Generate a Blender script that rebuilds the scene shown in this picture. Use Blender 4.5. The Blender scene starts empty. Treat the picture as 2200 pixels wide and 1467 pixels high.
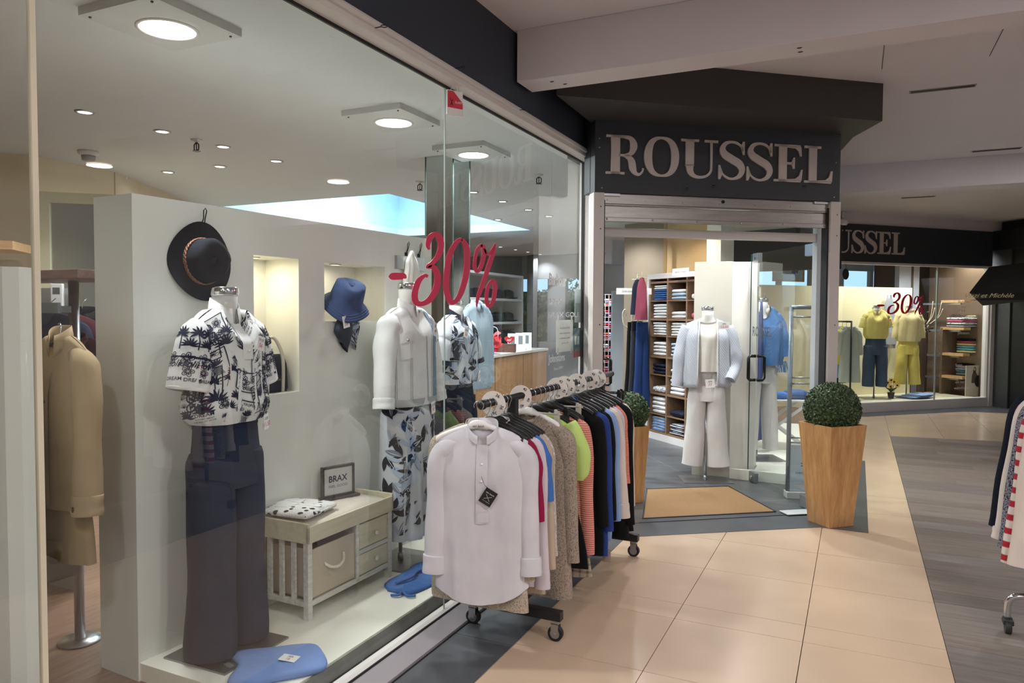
import bpy, bmesh, math, random
from mathutils import Vector, Matrix
from math import sin, cos, pi, sqrt, radians, atan2
random.seed(7)
SC = bpy.context.scene
C = SC.collection

# ------------------------------------------------------------------ camera
FPX, PIT, ROL, YAW, EYE = 1576.8, 0.03955, 0.00529, 0.4400, 1.53

def ray(px, py):
    x = (px - 1100) / FPX; y = (py - 733.5) / FPX; z = 1.0
    c, s = cos(ROL), sin(ROL)
    x, y = c * x + s * y, -s * x + c * y
    c, s = cos(PIT), sin(PIT)
    y, z = c * y + s * z, -s * y + c * z
    fw = Vector((-sin(YAW), cos(YAW), 0)); rt = Vector((cos(YAW), sin(YAW), 0))
    return x * rt + z * fw - y * Vector((0, 0, 1))

def at_z(px, py, z=0.0):
    d = ray(px, py); t = (z - EYE) / d.z
    return Vector((0, 0, EYE)) + d * t

def at_d(px, py, D):
    d = ray(px, py)
    return Vector((0, 0, EYE)) + d * (D / math.hypot(d.x, d.y))

def at_x(px, py, x):
    d = ray(px, py)
    return Vector((0, 0, EYE)) + d * (x / d.x)

cam = bpy.data.cameras.new('camera')
cam.sensor_width = 36; cam.lens = FPX / 2200 * 36; cam.clip_start = 0.05; cam.clip_end = 200
camo = bpy.data.objects.new('camera', cam); C.objects.link(camo)
f0 = ray(1100, 733.5).normalized(); r0 = (ray(1101, 733.5) - ray(1100, 733.5)).normalized(); u0 = r0.cross(f0)
mw = Matrix.Identity(4)
for i in range(3):
    mw[i][0] = r0[i]; mw[i][1] = u0[i]; mw[i][2] = -f0[i]; mw[i][3] = (0, 0, EYE)[i]
camo.matrix_world = mw
SC.camera = camo

# ------------------------------------------------------------------ world, exposure
SC.view_settings.view_transform = 'Standard'; SC.view_settings.look = 'None'
SC.view_settings.gamma = 1.0; SC.view_settings.exposure = 0.35
SC.view_settings.use_curve_mapping = False
w = bpy.data.worlds.new('daylight'); SC.world = w; w.use_nodes = True
w.node_tree.nodes['Background'].inputs[0].default_value = (0.42, 0.68, 0.95, 1)
w.node_tree.nodes['Background'].inputs[1].default_value = 1.1

LS = 1.4     # shop lamps
LM = 1.0     # added mall lamps
def lamp(kind, name, loc, power, col, size=0.1, rot=(0, 0, 0), spot=2.4, blend=0.8):
    l = bpy.data.lights.new(name, kind); l.energy = power; l.color = col
    if kind == 'AREA': l.shape = 'DISK'; l.size = size
    if kind == 'SPOT': l.spot_size = spot; l.spot_blend = blend; l.shadow_soft_size = size
    if kind == 'POINT': l.shadow_soft_size = size
    o = bpy.data.objects.new(name, l); C.objects.link(o); o.location = loc; o.rotation_euler = rot
    return o

SHOPC = (0.97, 0.99, 1.0)
COOLC = (0.86, 0.94, 1.0)
MALLC = (1.0, 0.965, 0.975)
CEIL = 2.75      # shop ceiling
MC = 3.08        # mall ceiling
panel_lights = [(-2.655, 2.22), (-2.655, 3.885), (-2.645, 4.92)]
for x, y in panel_lights:
    lamp('AREA', 'panel_lamp_light', (x, y, CEIL - 0.055), 20 * LS, SHOPC, 0.22)
small_lights = [(-4.33, 3.01), (-4.31, 3.55), (-4.29, 4.06), (-4.30, 4.62), (-4.90, 4.60), (-6.72, 4.60), (-6.11, 4.60), (-5.52, 4.60),
                (-4.31, 7.35), (-4.31, 8.7), (-3.56, 6.62), (-3.56, 7.30), (-3.56, 8.0), (-3.56, 8.64),
                (-6.04, 12.31), (-6.04, 12.97), (-6.04, 13.56), (-6.04, 14.2), (-6.04, 14.75), (-6.04, 15.45),
                (-2.84, 9.29), (-1.5, 6.2), (-2.15, 10.18), (-2.2, 7.7), (-0.75, 6.75)]  # final two are added lamps, out of view, brightening the entrance
for i, (x, y) in enumerate(small_lights):
    lamp('SPOT', 'downlight_light', (x, y, CEIL - 0.03), (34 if i < 20 else 60) * LS, SHOPC, 0.05)
for x, y, p in ((-1.0, 8.2, 90), (-1.3, 10.0, 60), (-0.05, 13.2, 38), (0.55, 13.75, 42), (1.15, 14.3, 60), (1.7, 14.75, 50), (-5.3, 16.2, 130)):  # last spot is added, without a fixture, to brighten the far pigeonholes
    lamp('SPOT', 'window_and_fill_spot', (x, y, CEIL - 0.05), p * LS, SHOPC, 0.06)
# unseen mall downlights, added to light the passage (fixtures are built further down)
added_mall_lights = [(-0.6, -2.5), (1.8, -2.5), (4.0, -2.5), (1.8, 1.6), (3.6, 1.6), (3.6, 5.2), (3.6, 8.5), (0.9, 1.2), (-0.6, -0.4), (1.9, 7.0)]
for x, y in added_mall_lights:
    lamp('AREA', 'mall_fill_light', (x, y, MC - 0.03), 25 * LM, MALLC, 0.24)

# ------------------------------------------------------------------ materials
def lin(c):
    return tuple(((v / 255) / 12.92 if v / 255 <= 0.04045 else (((v / 255) + 0.055) / 1.055) ** 2.4) for v in c) + (1,)

class NT:
    def __init__(s, name):
        s.m = bpy.data.materials.new(name); s.m.use_nodes = True; s.t = s.m.node_tree
        s.b = s.t.nodes['Principled BSDF']; s.out = s.t.nodes['Material Output']
    def n(s, typ, **kw):
        k = s.t.nodes.new(typ)
        for a, b in kw.items(): setattr(k, a, b)
        return k
    def l(s, a, b): s.t.links.new(a, b)
    def coord(s, scale=(1, 1, 1), rot=(0, 0, 0), loc=(0, 0, 0)):
        tc = s.n('ShaderNodeTexCoord'); mp = s.n('ShaderNodeMapping')
        mp.inputs['Scale'].default_value = scale; mp.inputs['Rotation'].default_value = rot; mp.inputs['Location'].default_value = loc
        s.l(tc.outputs['Object'], mp.inputs[0]); return mp.outputs[0]
    def noise(s, co, scale, detail=3, rough=0.5):
        k = s.n('ShaderNodeTexNoise'); k.inputs['Scale'].default_value = scale; k.inputs['Detail'].default_value = detail
        k.inputs['Roughness'].default_value = rough
        s.l(co, k.inputs['Vector']); return k.outputs[0]
    def ramp(s, fac, stops):
        k = s.n('ShaderNodeValToRGB'); e = k.color_ramp.elements
        while len(e) < len(stops): e.new(0.5)
        for i, (p, c) in enumerate(stops): e[i].position = p; e[i].color = c
        s.l(fac, k.inputs[0]); return k.outputs[0]
    def mix(s, fac, a, b):
        k = s.n('ShaderNodeMix', data_type='RGBA')
        for v, i in ((fac, 0), (a, 6), (b, 7)):
            if hasattr(v, 'links') or hasattr(v, 'is_linked'): s.l(v, k.inputs[i])
            else: k.inputs[i].default_value = v
        return k.outputs[2]
    def math(s, op, a, b=0.0, c=0.0):
        k = s.n('ShaderNodeMath', operation=op)
        for v, i in ((a, 0), (b, 1), (c, 2)):
            if hasattr(v, 'is_linked'): s.l(v, k.inputs[i])
            else: k.inputs[i].default_value = v
        return k.outputs[0]
    def bump(s, h, strength=0.3, dist=0.01):
        k = s.n('ShaderNodeBump'); k.inputs['Strength'].default_value = strength; k.inputs['Distance'].default_value = dist
        s.l(h, k.inputs['Height']); s.l(k.outputs[0], s.b.inputs['Normal'])
    def col(s, c):
        if hasattr(c, 'is_linked'): s.l(c, s.b.inputs['Base Color'])
        else: s.b.inputs['Base Color'].default_value = c

MATS = {}
def plain(name, c, rough=0.5, metal=0.0, var=0.06, vs=3.0, bump=0.0, bs=200, spec=0.5, sheen=0.0):
    if name in MATS: return MATS[name]
    t = NT(name); L = lin(c)
    co = t.coord()
    lo = tuple(v * (1 - var) for v in L[:3]) + (1,); hi = tuple(min(1, v * (1 + var)) for v in L[:3]) + (1,)
    t.col(t.ramp(t.noise(co, vs), [(0.3, lo), (0.7, hi)]))
    t.b.inputs['Roughness'].default_value = rough; t.b.inputs['Metallic'].default_value = metal
    t.b.inputs['Specular IOR Level'].default_value = spec
    if sheen: t.b.inputs['Sheen Weight'].default_value = sheen
    if bump: t.bump(t.noise(co, bs, 2), bump, 0.002)
    MATS[name] = t.m
    return t.m

def cloth(name, c, bump=0.25, rough=0.85, var=0.05):
    """smooth woven cloth with soft creases"""
    if name in MATS: return MATS[name]
    t = NT(name); L = lin(c); co = t.coord()
    lo = tuple(v * (1 - var) for v in L[:3]) + (1,); hi = tuple(min(1, v * (1 + var)) for v in L[:3]) + (1,)
    t.col(t.ramp(t.noise(co, 9), [(0.3, lo), (0.7, hi)]))
    t.b.inputs['Roughness'].default_value = rough; t.b.inputs['Specular IOR Level'].default_value = 0.25
    cw = t.coord(scale=(1, 1, 0.35))
    h = t.math('ADD', t.noise(cw, 7, 2), t.math('MULTIPLY', t.noise(cw, 22, 1), 0.12))
    t.bump(h, bump, 0.03)
    MATS[name] = t.m
    return t.m

def tweed(name, cols, scale=260, sx=(1, 1, 0.5), bump=0.6, rough=0.95):
    if name in MATS: return MATS[name]
    t = NT(name); co = t.coord(scale=sx); n = len(cols)
    st = [(0.32 + 0.36 * i / (n - 1), lin(c)) for i, c in enumerate(cols)]
    f = t.noise(co, scale, 2, 0.8)
    t.col(t.ramp(f, st)); t.b.inputs['Roughness'].default_value = rough; t.b.inputs['Specular IOR Level'].default_value = 0.15
    t.bump(f, bump, 0.004); MATS[name] = t.m
    return t.m

def stripes(name, a, b, period, axis=2, duty=0.5, bump=0.0, rough=0.8, distort=0.0, ang=0.0):
    if name in MATS: return MATS[name]
    t = NT(name)
    tc = t.coord(rot=(0, ang, 0)); s = t.n('ShaderNodeSeparateXYZ'); t.l(tc, s.inputs[0])
    v = s.outputs[axis]
    if distort: v = t.math('ADD', v, t.math('MULTIPLY', t.noise(tc, 20), distort))
    f = t.math('PINGPONG', t.math('ADD', v, 10.0), period / 2)
    f = t.math('DIVIDE', f, period / 2)
    t.col(t.ramp(f, [(max(0, duty - 0.06), lin(a)), (min(1, duty + 0.06), lin(b))]))
    t.b.inputs['Roughness'].default_value = rough
    if bump: t.bump(f, bump, 0.004)
    MATS[name] = t.m
    return t.m

def wood(name, c1, c2, scale=(1, 1, 12), rough=0.45, axis='z', ns=6):
    if name in MATS: return MATS[name]
    t = NT(name)
    sc = {'z': (9, 9, 0.9), 'x': (0.9, 9, 9), 'y': (9, 0.9, 9)}[axis]
    co = t.coord(scale=sc)
    f = t.noise(co, ns, 6, 0.6)
    g = t.noise(t.coord(scale=tuple(v * 5 for v in sc)), ns, 3)
    f = t.math('ADD', t.math('MULTIPLY', f, 0.75), t.math('MULTIPLY', g, 0.25))
    t.col(t.ramp(f, [(0.35, lin(c1)), (0.65, lin(c2))])); t.b.inputs['Roughness'].default_value = rough
    t.bump(f, 0.08, 0.003); MATS[name] = t.m
    return t.m

def emit(name, c, s):
    if name in MATS: return MATS[name]
    t = NT(name); e = t.n('ShaderNodeEmission'); e.inputs[0].default_value = lin(c); e.inputs[1].default_value = s
    t.l(e.outputs[0], t.out.inputs[0]); MATS[name] = t.m
    return t.m

def glass(name, tint=(0.92, 0.955, 0.945), f0=0.045):
    if name in MATS: return MATS[name]
    t = NT(name); tr = t.n('ShaderNodeBsdfTransparent'); tr.inputs[0].default_value = tint + (1,)
    gl = t.n('ShaderNodeBsdfGlossy'); gl.inputs['Roughness'].default_value = 0.0
    ge = t.n('ShaderNodeNewGeometry'); dp = t.n('ShaderNodeVectorMath', operation='DOT_PRODUCT')
    t.l(ge.outputs['Incoming'], dp.inputs[0]); t.l(ge.outputs['Normal'], dp.inputs[1])
    a = t.math('SUBTRACT', 1.0, t.math('ABSOLUTE', dp.outputs['Value']))
    f = t.math('ADD', t.math('MULTIPLY', t.math('POWER', a, 5), 1 - f0), f0)
    f = t.math('DIVIDE', t.math('MULTIPLY', f, 2.0), t.math('ADD', f, 1.0))
    mx = t.n('ShaderNodeMixShader'); t.l(f, mx.inputs[0]); t.l(tr.outputs[0], mx.inputs[1]); t.l(gl.outputs[0], mx.inputs[2])
    t.l(mx.outputs[0], t.out.inputs[0]); MATS[name] = t.m
    return t.m

# ------------------------------------------------------------------ mesh builder
class MB:
    def __init__(s): s.v = []; s.f = []; s.mi = []; s.sm = []
    def add(s, vs, fs, mi=0, sm=False):
        b = len(s.v); s.v += [tuple(p) for p in vs]
        for f in fs: s.f.append([i + b for i in f]); s.mi.append(mi); s.sm.append(sm)
        return s
    def box(s, x0, x1, y0, y1, z0, z1, mi=0):
        v = [(x, y, z) for z in (z0, z1) for y in (y0, y1) for x in (x0, x1)]
        return s.add(v, [(0, 2, 3, 1), (4, 5, 7, 6), (0, 1, 5, 4), (2, 6, 7, 3), (0, 4, 6, 2), (1, 3, 7, 5)], mi)
    def bar(s, p, q, w, h, up=(0, 0, 1), mi=0):
        """rectangular bar from p to q"""
        p = Vector(p); q = Vector(q); t = (q - p).normalized(); a = t.cross(Vector(up))
        if a.length < 1e-4: a = t.cross(Vector((1, 0, 0)))
        a.normalize(); b = a.cross(t)
        v = []
        for c in (p, q):
            for sa, sb in ((-1, -1), (1, -1), (1, 1), (-1, 1)): v.append(c + a * (sa * w / 2) + b * (sb * h / 2))
        return s.add(v, [(0, 1, 2, 3), (7, 6, 5, 4), (0, 4, 5, 1), (1, 5, 6, 2), (2, 6, 7, 3), (3, 7, 4, 0)], mi)
    def prism(s, pts, z0, z1, mi=0, M=None):
        """extrude a CCW polygon pts (x,y) between z0 and z1, optional matrix"""
        n = len(pts); v = [Vector((x, y, z0)) for x, y in pts] + [Vector((x, y, z1)) for x, y in pts]
        if M: v = [M @ p for p in v]
        fs = [tuple(range(n - 1, -1, -1)), tuple(range(n, 2 * n))] + [(i, (i + 1) % n, n + (i + 1) % n, n + i) for i in range(n)]
        return s.add(v, fs, mi)
    def rings(s, R, close=True, cap0=False, cap1=False, mi=0, sm=True):
        n = len(R[0]); v = [p for r in R for p in r]; fs = []
        for j in range(len(R) - 1):
            for i in range(n if close else n - 1):
                k = (i + 1) % n
                fs.append((j * n + i, j * n + k, (j + 1) * n + k, (j + 1) * n + i))
        s.add(v, fs, mi, sm)
        b = len(s.v) - len(v)
        if cap0: s.f.append([b + i for i in range(n - 1, -1, -1)]); s.mi.append(mi); s.sm.append(False)
        if cap1: s.f.append([b + (len(R) - 1) * n + i for i in range(n)]); s.mi.append(mi); s.sm.append(False)
        return s
    def lathe(s, prof, c=(0, 0, 0), n=24, mi=0, cap0=True, cap1=True, M=None, sm=True):
        R = []
        for r, z in prof:
            ring = [Vector((c[0] + r * cos(2 * pi * i / n), c[1] + r * sin(2 * pi * i / n), c[2] + z)) for i in range(n)]
            if M: ring = [M @ p for p in ring]
            R.append(ring)
        return s.rings(R, True, cap0, cap1, mi, sm)
    def tube(s, pts, r, n=8, mi=0, caps=True, rs=None):
        P = [Vector(p) for p in pts]; R = []
        prev = None
        for i, p in enumerate(P):
            t = (P[min(i + 1, len(P) - 1)] - P[max(i - 1, 0)]).normalized()
            if prev is None:
                a = t.cross(Vector((0, 0, 1)))
                if a.length < 1e-3: a = t.cross(Vector((1, 0, 0)))
            else: a = prev - t * prev.dot(t)
            a.normalize(); prev = a; b = t.cross(a); rr = rs[i] if rs else r
            R.append([p + a * (rr * cos(2 * pi * k / n)) + b * (rr * sin(2 * pi * k / n)) for k in range(n)])
        return s.rings(R, True, caps, caps, mi, True)
    def cyl(s, p, q, r, n=16, mi=0): return s.tube([p, q], r, n, mi)
    def ball(s, c, r, n=12, mi=0, sq=(1, 1, 1)):
        R = []
        for j in range(1, n):
            a = pi * j / n
            R.append([Vector((c[0] + sq[0] * r * sin(a) * cos(2 * pi * k / (2 * n)), c[1] + sq[1] * r * sin(a) * sin(2 * pi * k / (2 * n)), c[2] - sq[2] * r * cos(a))) for k in range(2 * n)])
        return s.rings(R, True, True, True, mi, True)
    def disc(s, c, r, nrm=(0, 0, -1), n=24, mi=0):
        nz = Vector(nrm).normalized(); a = nz.orthogonal().normalized(); b = nz.cross(a)
        return s.add([Vector(c) + a * (r * cos(2 * pi * k / n)) + b * (r * sin(2 * pi * k / n)) for k in range(n)], [tuple(range(n))], mi)
    def go(s, name, mats, parent=None, bev=0.0, solid=0.0):
        me = bpy.data.meshes.new(name); me.from_pydata(s.v, [], s.f)
        if not isinstance(mats, (list, tuple)): mats = [mats]
        for m in mats: me.materials.append(m)
        me.polygons.foreach_set('material_index', s.mi); me.polygons.foreach_set('use_smooth', s.sm)
        me.update()
        o = bpy.data.objects.new(name, me); C.objects.link(o)
        if parent: o.parent = parent
        if bev:
            m = o.modifiers.new('bevel', 'BEVEL'); m.width = bev; m.segments = 2; m.limit_method = 'ANGLE'; m.angle_limit = radians(40)
        if solid:
            m = o.modifiers.new('solid', 'SOLIDIFY'); m.thickness = solid; m.offset = 0
        return o

def tag(o, label=None, cat=None, group=None, kind=None):
    if label: o['label'] = label
    if cat: o['category'] = cat
    if group: o['group'] = group
    if kind: o['kind'] = kind
    return o
def thing(name, label, cat, loc=(0, 0, 0), rz=0, group=None):
    o = bpy.data.objects.new(name, None); C.objects.link(o); o.location = loc; o.rotation_euler = (0, 0, rz)
    o.empty_display_size = 0.1
    return tag(o, label, cat, group)
def struct(name, mb, mats, bev=0.0):
    return tag(mb.go(name, mats, None, bev), kind='structure')
def sub(o, label):
    o['label'] = label; return o

_txt = {}
def text2d(s, shear=0.0, bold=0.0):
    key = (s, shear, bold)
    if key in _txt: return _txt[key]
    cu = bpy.data.curves.new('t', 'FONT'); cu.body = s; cu.size = 1; cu.shear = shear; cu.offset = bold; cu.align_x = 'CENTER'; cu.resolution_u = 3
    o = bpy.data.objects.new('t', cu); C.objects.link(o)
    dg = bpy.context.evaluated_depsgraph_get(); me = bpy.data.meshes.new_from_object(o.evaluated_get(dg))
    v = [(p.co.x, p.co.y) for p in me.vertices]; f = [tuple(p.vertices) for p in me.polygons]
    bpy.data.objects.remove(o); bpy.data.meshes.remove(me); bpy.data.curves.remove(cu)
    _txt[key] = (v, f); return v, f

def frame(o, xa, ya):
    """matrix: local x -> xa, local y -> ya, z -> normal"""
    xa = Vector(xa).normalized(); ya = Vector(ya).normalized(); za = xa.cross(ya)
    m = Matrix.Identity(4)
    for i in range(3): m[i][0] = xa[i]; m[i][1] = ya[i]; m[i][2] = za[i]; m[i][3] = o[i]
    return m
def write(mb, s, M, h, w=None, shear=0.0, bold=0.0, mi=0, eps=0.0):
    """flat lettering: height h (cap height), optional total width w"""
    v, f = text2d(s, shear, bold)
    if not v: return
    x0 = min(p[0] for p in v); x1 = max(p[0] for p in v)
    sy = h / 0.7; sx = sy if w is None else w / (x1 - x0)
    cx = (x0 + x1) / 2
    mb.add([M @ Vector(((x - cx) * sx, y * sy, eps)) for x, y in v], f, mi)

def stroke(path, widths, n=None):
    """outline polygon of a pen stroke with changing width; returns quads strip (verts, faces)"""
    P = [Vector(p) for p in path]; v = []; f = []
    for i, p in enumerate(P):
        t = (P[min(i + 1, len(P) - 1)] - P[max(i - 1, 0)]).normalized(); nn = Vector((-t.y, t.x)); wd = widths[i] / 2
        v += [p + nn * wd, p - nn * wd]
    for i in range(len(P) - 1): f.append((2 * i, 2 * i + 1, 2 * i + 3, 2 * i + 2))
    return v, f
def spline(cp, n=8):
    """Catmull-Rom through control tuples (any dimension)"""
    out = []; k = len(cp)
    for i in range(k - 1):
        p0 = cp[max(i - 1, 0)]; p1 = cp[i]; p2 = cp[i + 1]; p3 = cp[min(i + 2, k - 1)]
        for j in range(n):
            t = j / n
            out.append(tuple(0.5 * (2 * b + (-a + c) * t + (2 * a - 5 * b + 4 * c - d) * t * t + (-a + 3 * b - 3 * c + d) * t ** 3) for a, b, c, d in zip(p0, p1, p2, p3)))
    out.append(tuple(cp[-1])); return out
def pen(mb, cp, M, thick, mi=0, n=8, sc=1.0, sx=1.0):
    """cp: (x, y, width) control points -> raised stroke with thickness"""
    sp = spline(cp, n)
    v, f = stroke([(p[0] * sc * sx, p[1] * sc) for p in sp], [max(p[2], 0.001) * sc for p in sp])
    top = [M @ Vector((p.x, p.y, thick)) for p in v]; bot = [M @ Vector((p.x, p.y, 0)) for p in v]
    m = len(v); fs = list(f) + [tuple(reversed([i + m for i in q])) for q in f]
    for i in range(0, m - 2, 2): fs += [(i, i + 2, i + 2 + m, i + m), (i + 1, i + 1 + m, i + 3 + m, i + 3)]
    fs += [(0, m, m + 1, 1), (m - 2, m - 1, 2 * m - 1, 2 * m - 2)]
    mb.add(top + bot, fs, mi)

# ------------------------------------------------------------------ garments
def interp(tab, v):
    if v <= tab[0][0]: return tab[0][1]
    for (a, x), (b, y) in zip(tab, tab[1:]):
        if v <= b:
            t = (v - a) / (b - a); t = t * t * (3 - 2 * t); return x + (y - x) * t
    return tab[-1][1]

class Shell:
    """closed cloth tube: angle th (front is -90 deg, local -Y), v 0 top .. 1 hem"""
    def __init__(s, hw, hd, zt, zh, k=7, amp=0.12, seed=0, e=0.8, sway=0.0):
        s.hw, s.hd, s.zt, s.zh, s.k, s.amp, s.e, s.sway = hw, hd, zt, zh, k, amp, e, sway
        r = random.Random(seed); s.ph = r.random() * 6; s.p2 = r.random() * 6
    def S(s, th, v):
        c, q = cos(th), sin(th); w = interp(s.hw, v); d = interp(s.hd, v)
        x = math.copysign(abs(c) ** s.e, c) * w; y = math.copysign(abs(q) ** s.e, q) * d
        a = s.amp * (min(v, 1) ** 0.7)
        f = 1 + a * sin(s.k * th + s.ph + 1.2 * sin(2.5 * v + s.p2)) + 0.5 * a * sin(2.3 * s.k * th + s.p2 + 3 * v)
        y *= f; x *= 1 + 0.12 * a * sin(9 * v + s.p2 + th)
        u = x / max(w, 1e-4); u = max(-1, min(1, u))
        z = s.zt(u, q) * (1 - v) + s.zh(u, q) * v
        return Vector((x + s.sway * v * v, y, z))
    def walk(s, th0, v0, a):
        """angle reached after moving a metres round the tube from th0 at height v0"""
        key = round(v0, 2)
        if not hasattr(s, 'arc'): s.arc = {}
        if key not in s.arc:
            n = 240; T = [0.0]; p = s.S(-2 * pi, key)
            for i in range(1, 2 * n + 1):
                q = s.S(-2 * pi + 2 * pi * i / n, key); T.append(T[-1] + math.hypot(q.x - p.x, (q.y - p.y) * 0.8)); p = q
            s.arc[key] = T
        T = s.arc[key]; n = 240; f = (th0 + 2 * pi) / (2 * pi) * n; i = int(max(0, min(2 * n - 1, f))); c = T[i] + (T[i + 1] - T[i]) * (f - i) + a
        lo, hi = 0, 2 * n
        while hi - lo > 1:
            m = (lo + hi) // 2
            if T[m] <= c: lo = m
            else: hi = m
        return -2 * pi + 2 * pi / n * (lo + (c - T[lo]) / max(1e-6, T[lo + 1] - T[lo]))
    def N(s, th, v):
        e = 0.01
        a = s.S(th + e, v) - s.S(th - e, v); b = s.S(th, min(1, v + e)) - s.S(th, max(0, v - e))
        n = b.cross(a)
        if n.length < 1e-9: return Vector((0, -1, 0))
        n.normalize(); c = s.S(th, v)
        if n.x * c.x + n.y * c.y < 0: n = -n
        return n
    def mesh(s, mb, nt=56, nv=18, mi=0, v0=0.0, v1=1.0, close_top=True, neck=0.35):
        R = []
        if close_top:
            R.append([Vector((p.x, p.y * (0.12 if abs(p.x) > neck * interp(s.hw, 0) else 1), p.z + (0.006 if abs(p.x) > neck * interp(s.hw, 0) else 0))) for p in (s.S(2 * pi * i / nt, v0) for i in range(nt))])
        for j in range(nv + 1):
            v = v0 + (v1 - v0) * j / nv
            R.append([s.S(2 * pi * i / nt, v) for i in range(nt)])
        mb.rings([[p for p in r] for r in R], True, False, False, mi, True)
        # inner hem turned up so the cloth reads with thickness
        rr = R[-1]; c = sum(rr, Vector()) / len(rr)
        mb.rings([rr, [Vector((c.x + (p.x - c.x) * 0.97, c.y + (p.y - c.y) * 0.9, p.z + 0.03)) for p in rr]], True, False, False, mi, True)
        return mb
    def decal(s, mb, V, F, th0, v0, mi=1, eps=0.0018, rot=0.0, sc=1.0):
        ca, sa = cos(rot) * sc, sin(rot) * sc
        H = max(0.1, abs(s.S(th0, 0).z - s.S(th0, 1).z)); out = []
        for x, y in V:
            a = x * ca - y * sa; b = x * sa + y * ca
            v = min(0.998, max(0.002, v0 - b / H)); th = s.walk(th0, v0, a)
            out.append(s.S(th, v) + s.N(th, v) * eps)
        mb.add(out, F, mi, True)
    def strip(s, mb, th0, wid, va, vb, mi=1, eps=0.003, n=10):
        V = []; F = []
        for j in range(n + 1):
            v = va + (vb - va) * j / n
            for sg in (-0.5, 0, 0.5): V.append(s.S(th0 + sg * wid, v) + s.N(th0, v) * (eps if sg == 0 else eps * 0.7))
        for j in range(n):
            for i in range(2): F.append((3 * j + i, 3 * j + 3 + i, 3 * j + 4 + i, 3 * j + 1 + i))
        mb.add(V, F, mi, True)

def tube_y(mb, path, ra, rb, mi=0, n=18, wr=0.05, seed=0, cap=True):
    """sleeve or leg: cross-section radii ra (sideways) and rb (front-back)"""
    sp = spline([tuple(p) + (a, b) for p, a, b in zip(path, ra, rb)], 5); r = random.Random(seed); ph = r.random() * 6
    R = []; P = [Vector(q[:3]) for q in sp]
    for i, q in enumerate(sp):
        t = (P[min(i + 1, len(P) - 1)] - P[max(i - 1, 0)]).normalized()
        a = t.cross(Vector((0, 1, 0))); a.normalize(); b = a.cross(t)
        w = 1 + wr * sin(i * 1.1 + ph)
        R.append([P[i] + a * (cos(2 * pi * k / n) * q[3] * (w + wr * 0.7 * sin(3 * 2 * pi * k / n + i * 0.5 + ph))) + b * (sin(2 * pi * k / n) * q[4] * (w + wr * sin(2 * 2 * pi * k / n + i * 0.7))) for k in range(n)])
    mb.rings(R, True, cap, False, mi, True)
    rr = R[-1]; c = sum(rr, Vector()) / n; t = (P[-1] - P[-2]).normalized()
    mb.rings([rr, [c + (p - c) * 0.86 - t * 0.02 for p in rr], [c - t * 0.021] * n], True, False, False, mi, True)
    return R

def collar(mb, nw, nd, zb, drop, h, kind='fold', gap=0.25, mi=0, cy=0.0, n=30, flare=1.14):
    rows = {'stand': [(1.0, 0.0), (0.97, 0.5), (0.95, 1.0), (0.91, 1.0), (0.93, 0.1)],
            'fold': [(0.98, 0.0), (0.94, 0.55), (0.95, 1.0), (1.0, 1.02), (flare, 0.15), (flare + 0.04, -0.35), (flare, -0.35)],
            'crew': [(1.02, -0.1), (1.04, 0.4), (1.0, 1.0), (0.95, 0.6)]}[kind]
    R = []
    for sc, hz in rows:
        ring = []
        for i in range(n + 1):
            th = -pi / 2 + gap + (2 * pi - 2 * gap) * i / n; fr = 0.5 * (1 - sin(th))
            point = 0.0
            if kind == 'fold' and hz < 0 and (i < 4 or i > n - 4): point = -0.5 * h * (1 - min(i, n - i) / 4)
            ring.append(Vector((nw * sc * cos(th), cy + nd * sc * sin(th), zb - drop * fr ** 2 + h * hz + point)))
        R.append(ring)
    mb.rings(R, gap == 0, False, False, mi, True)

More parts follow.
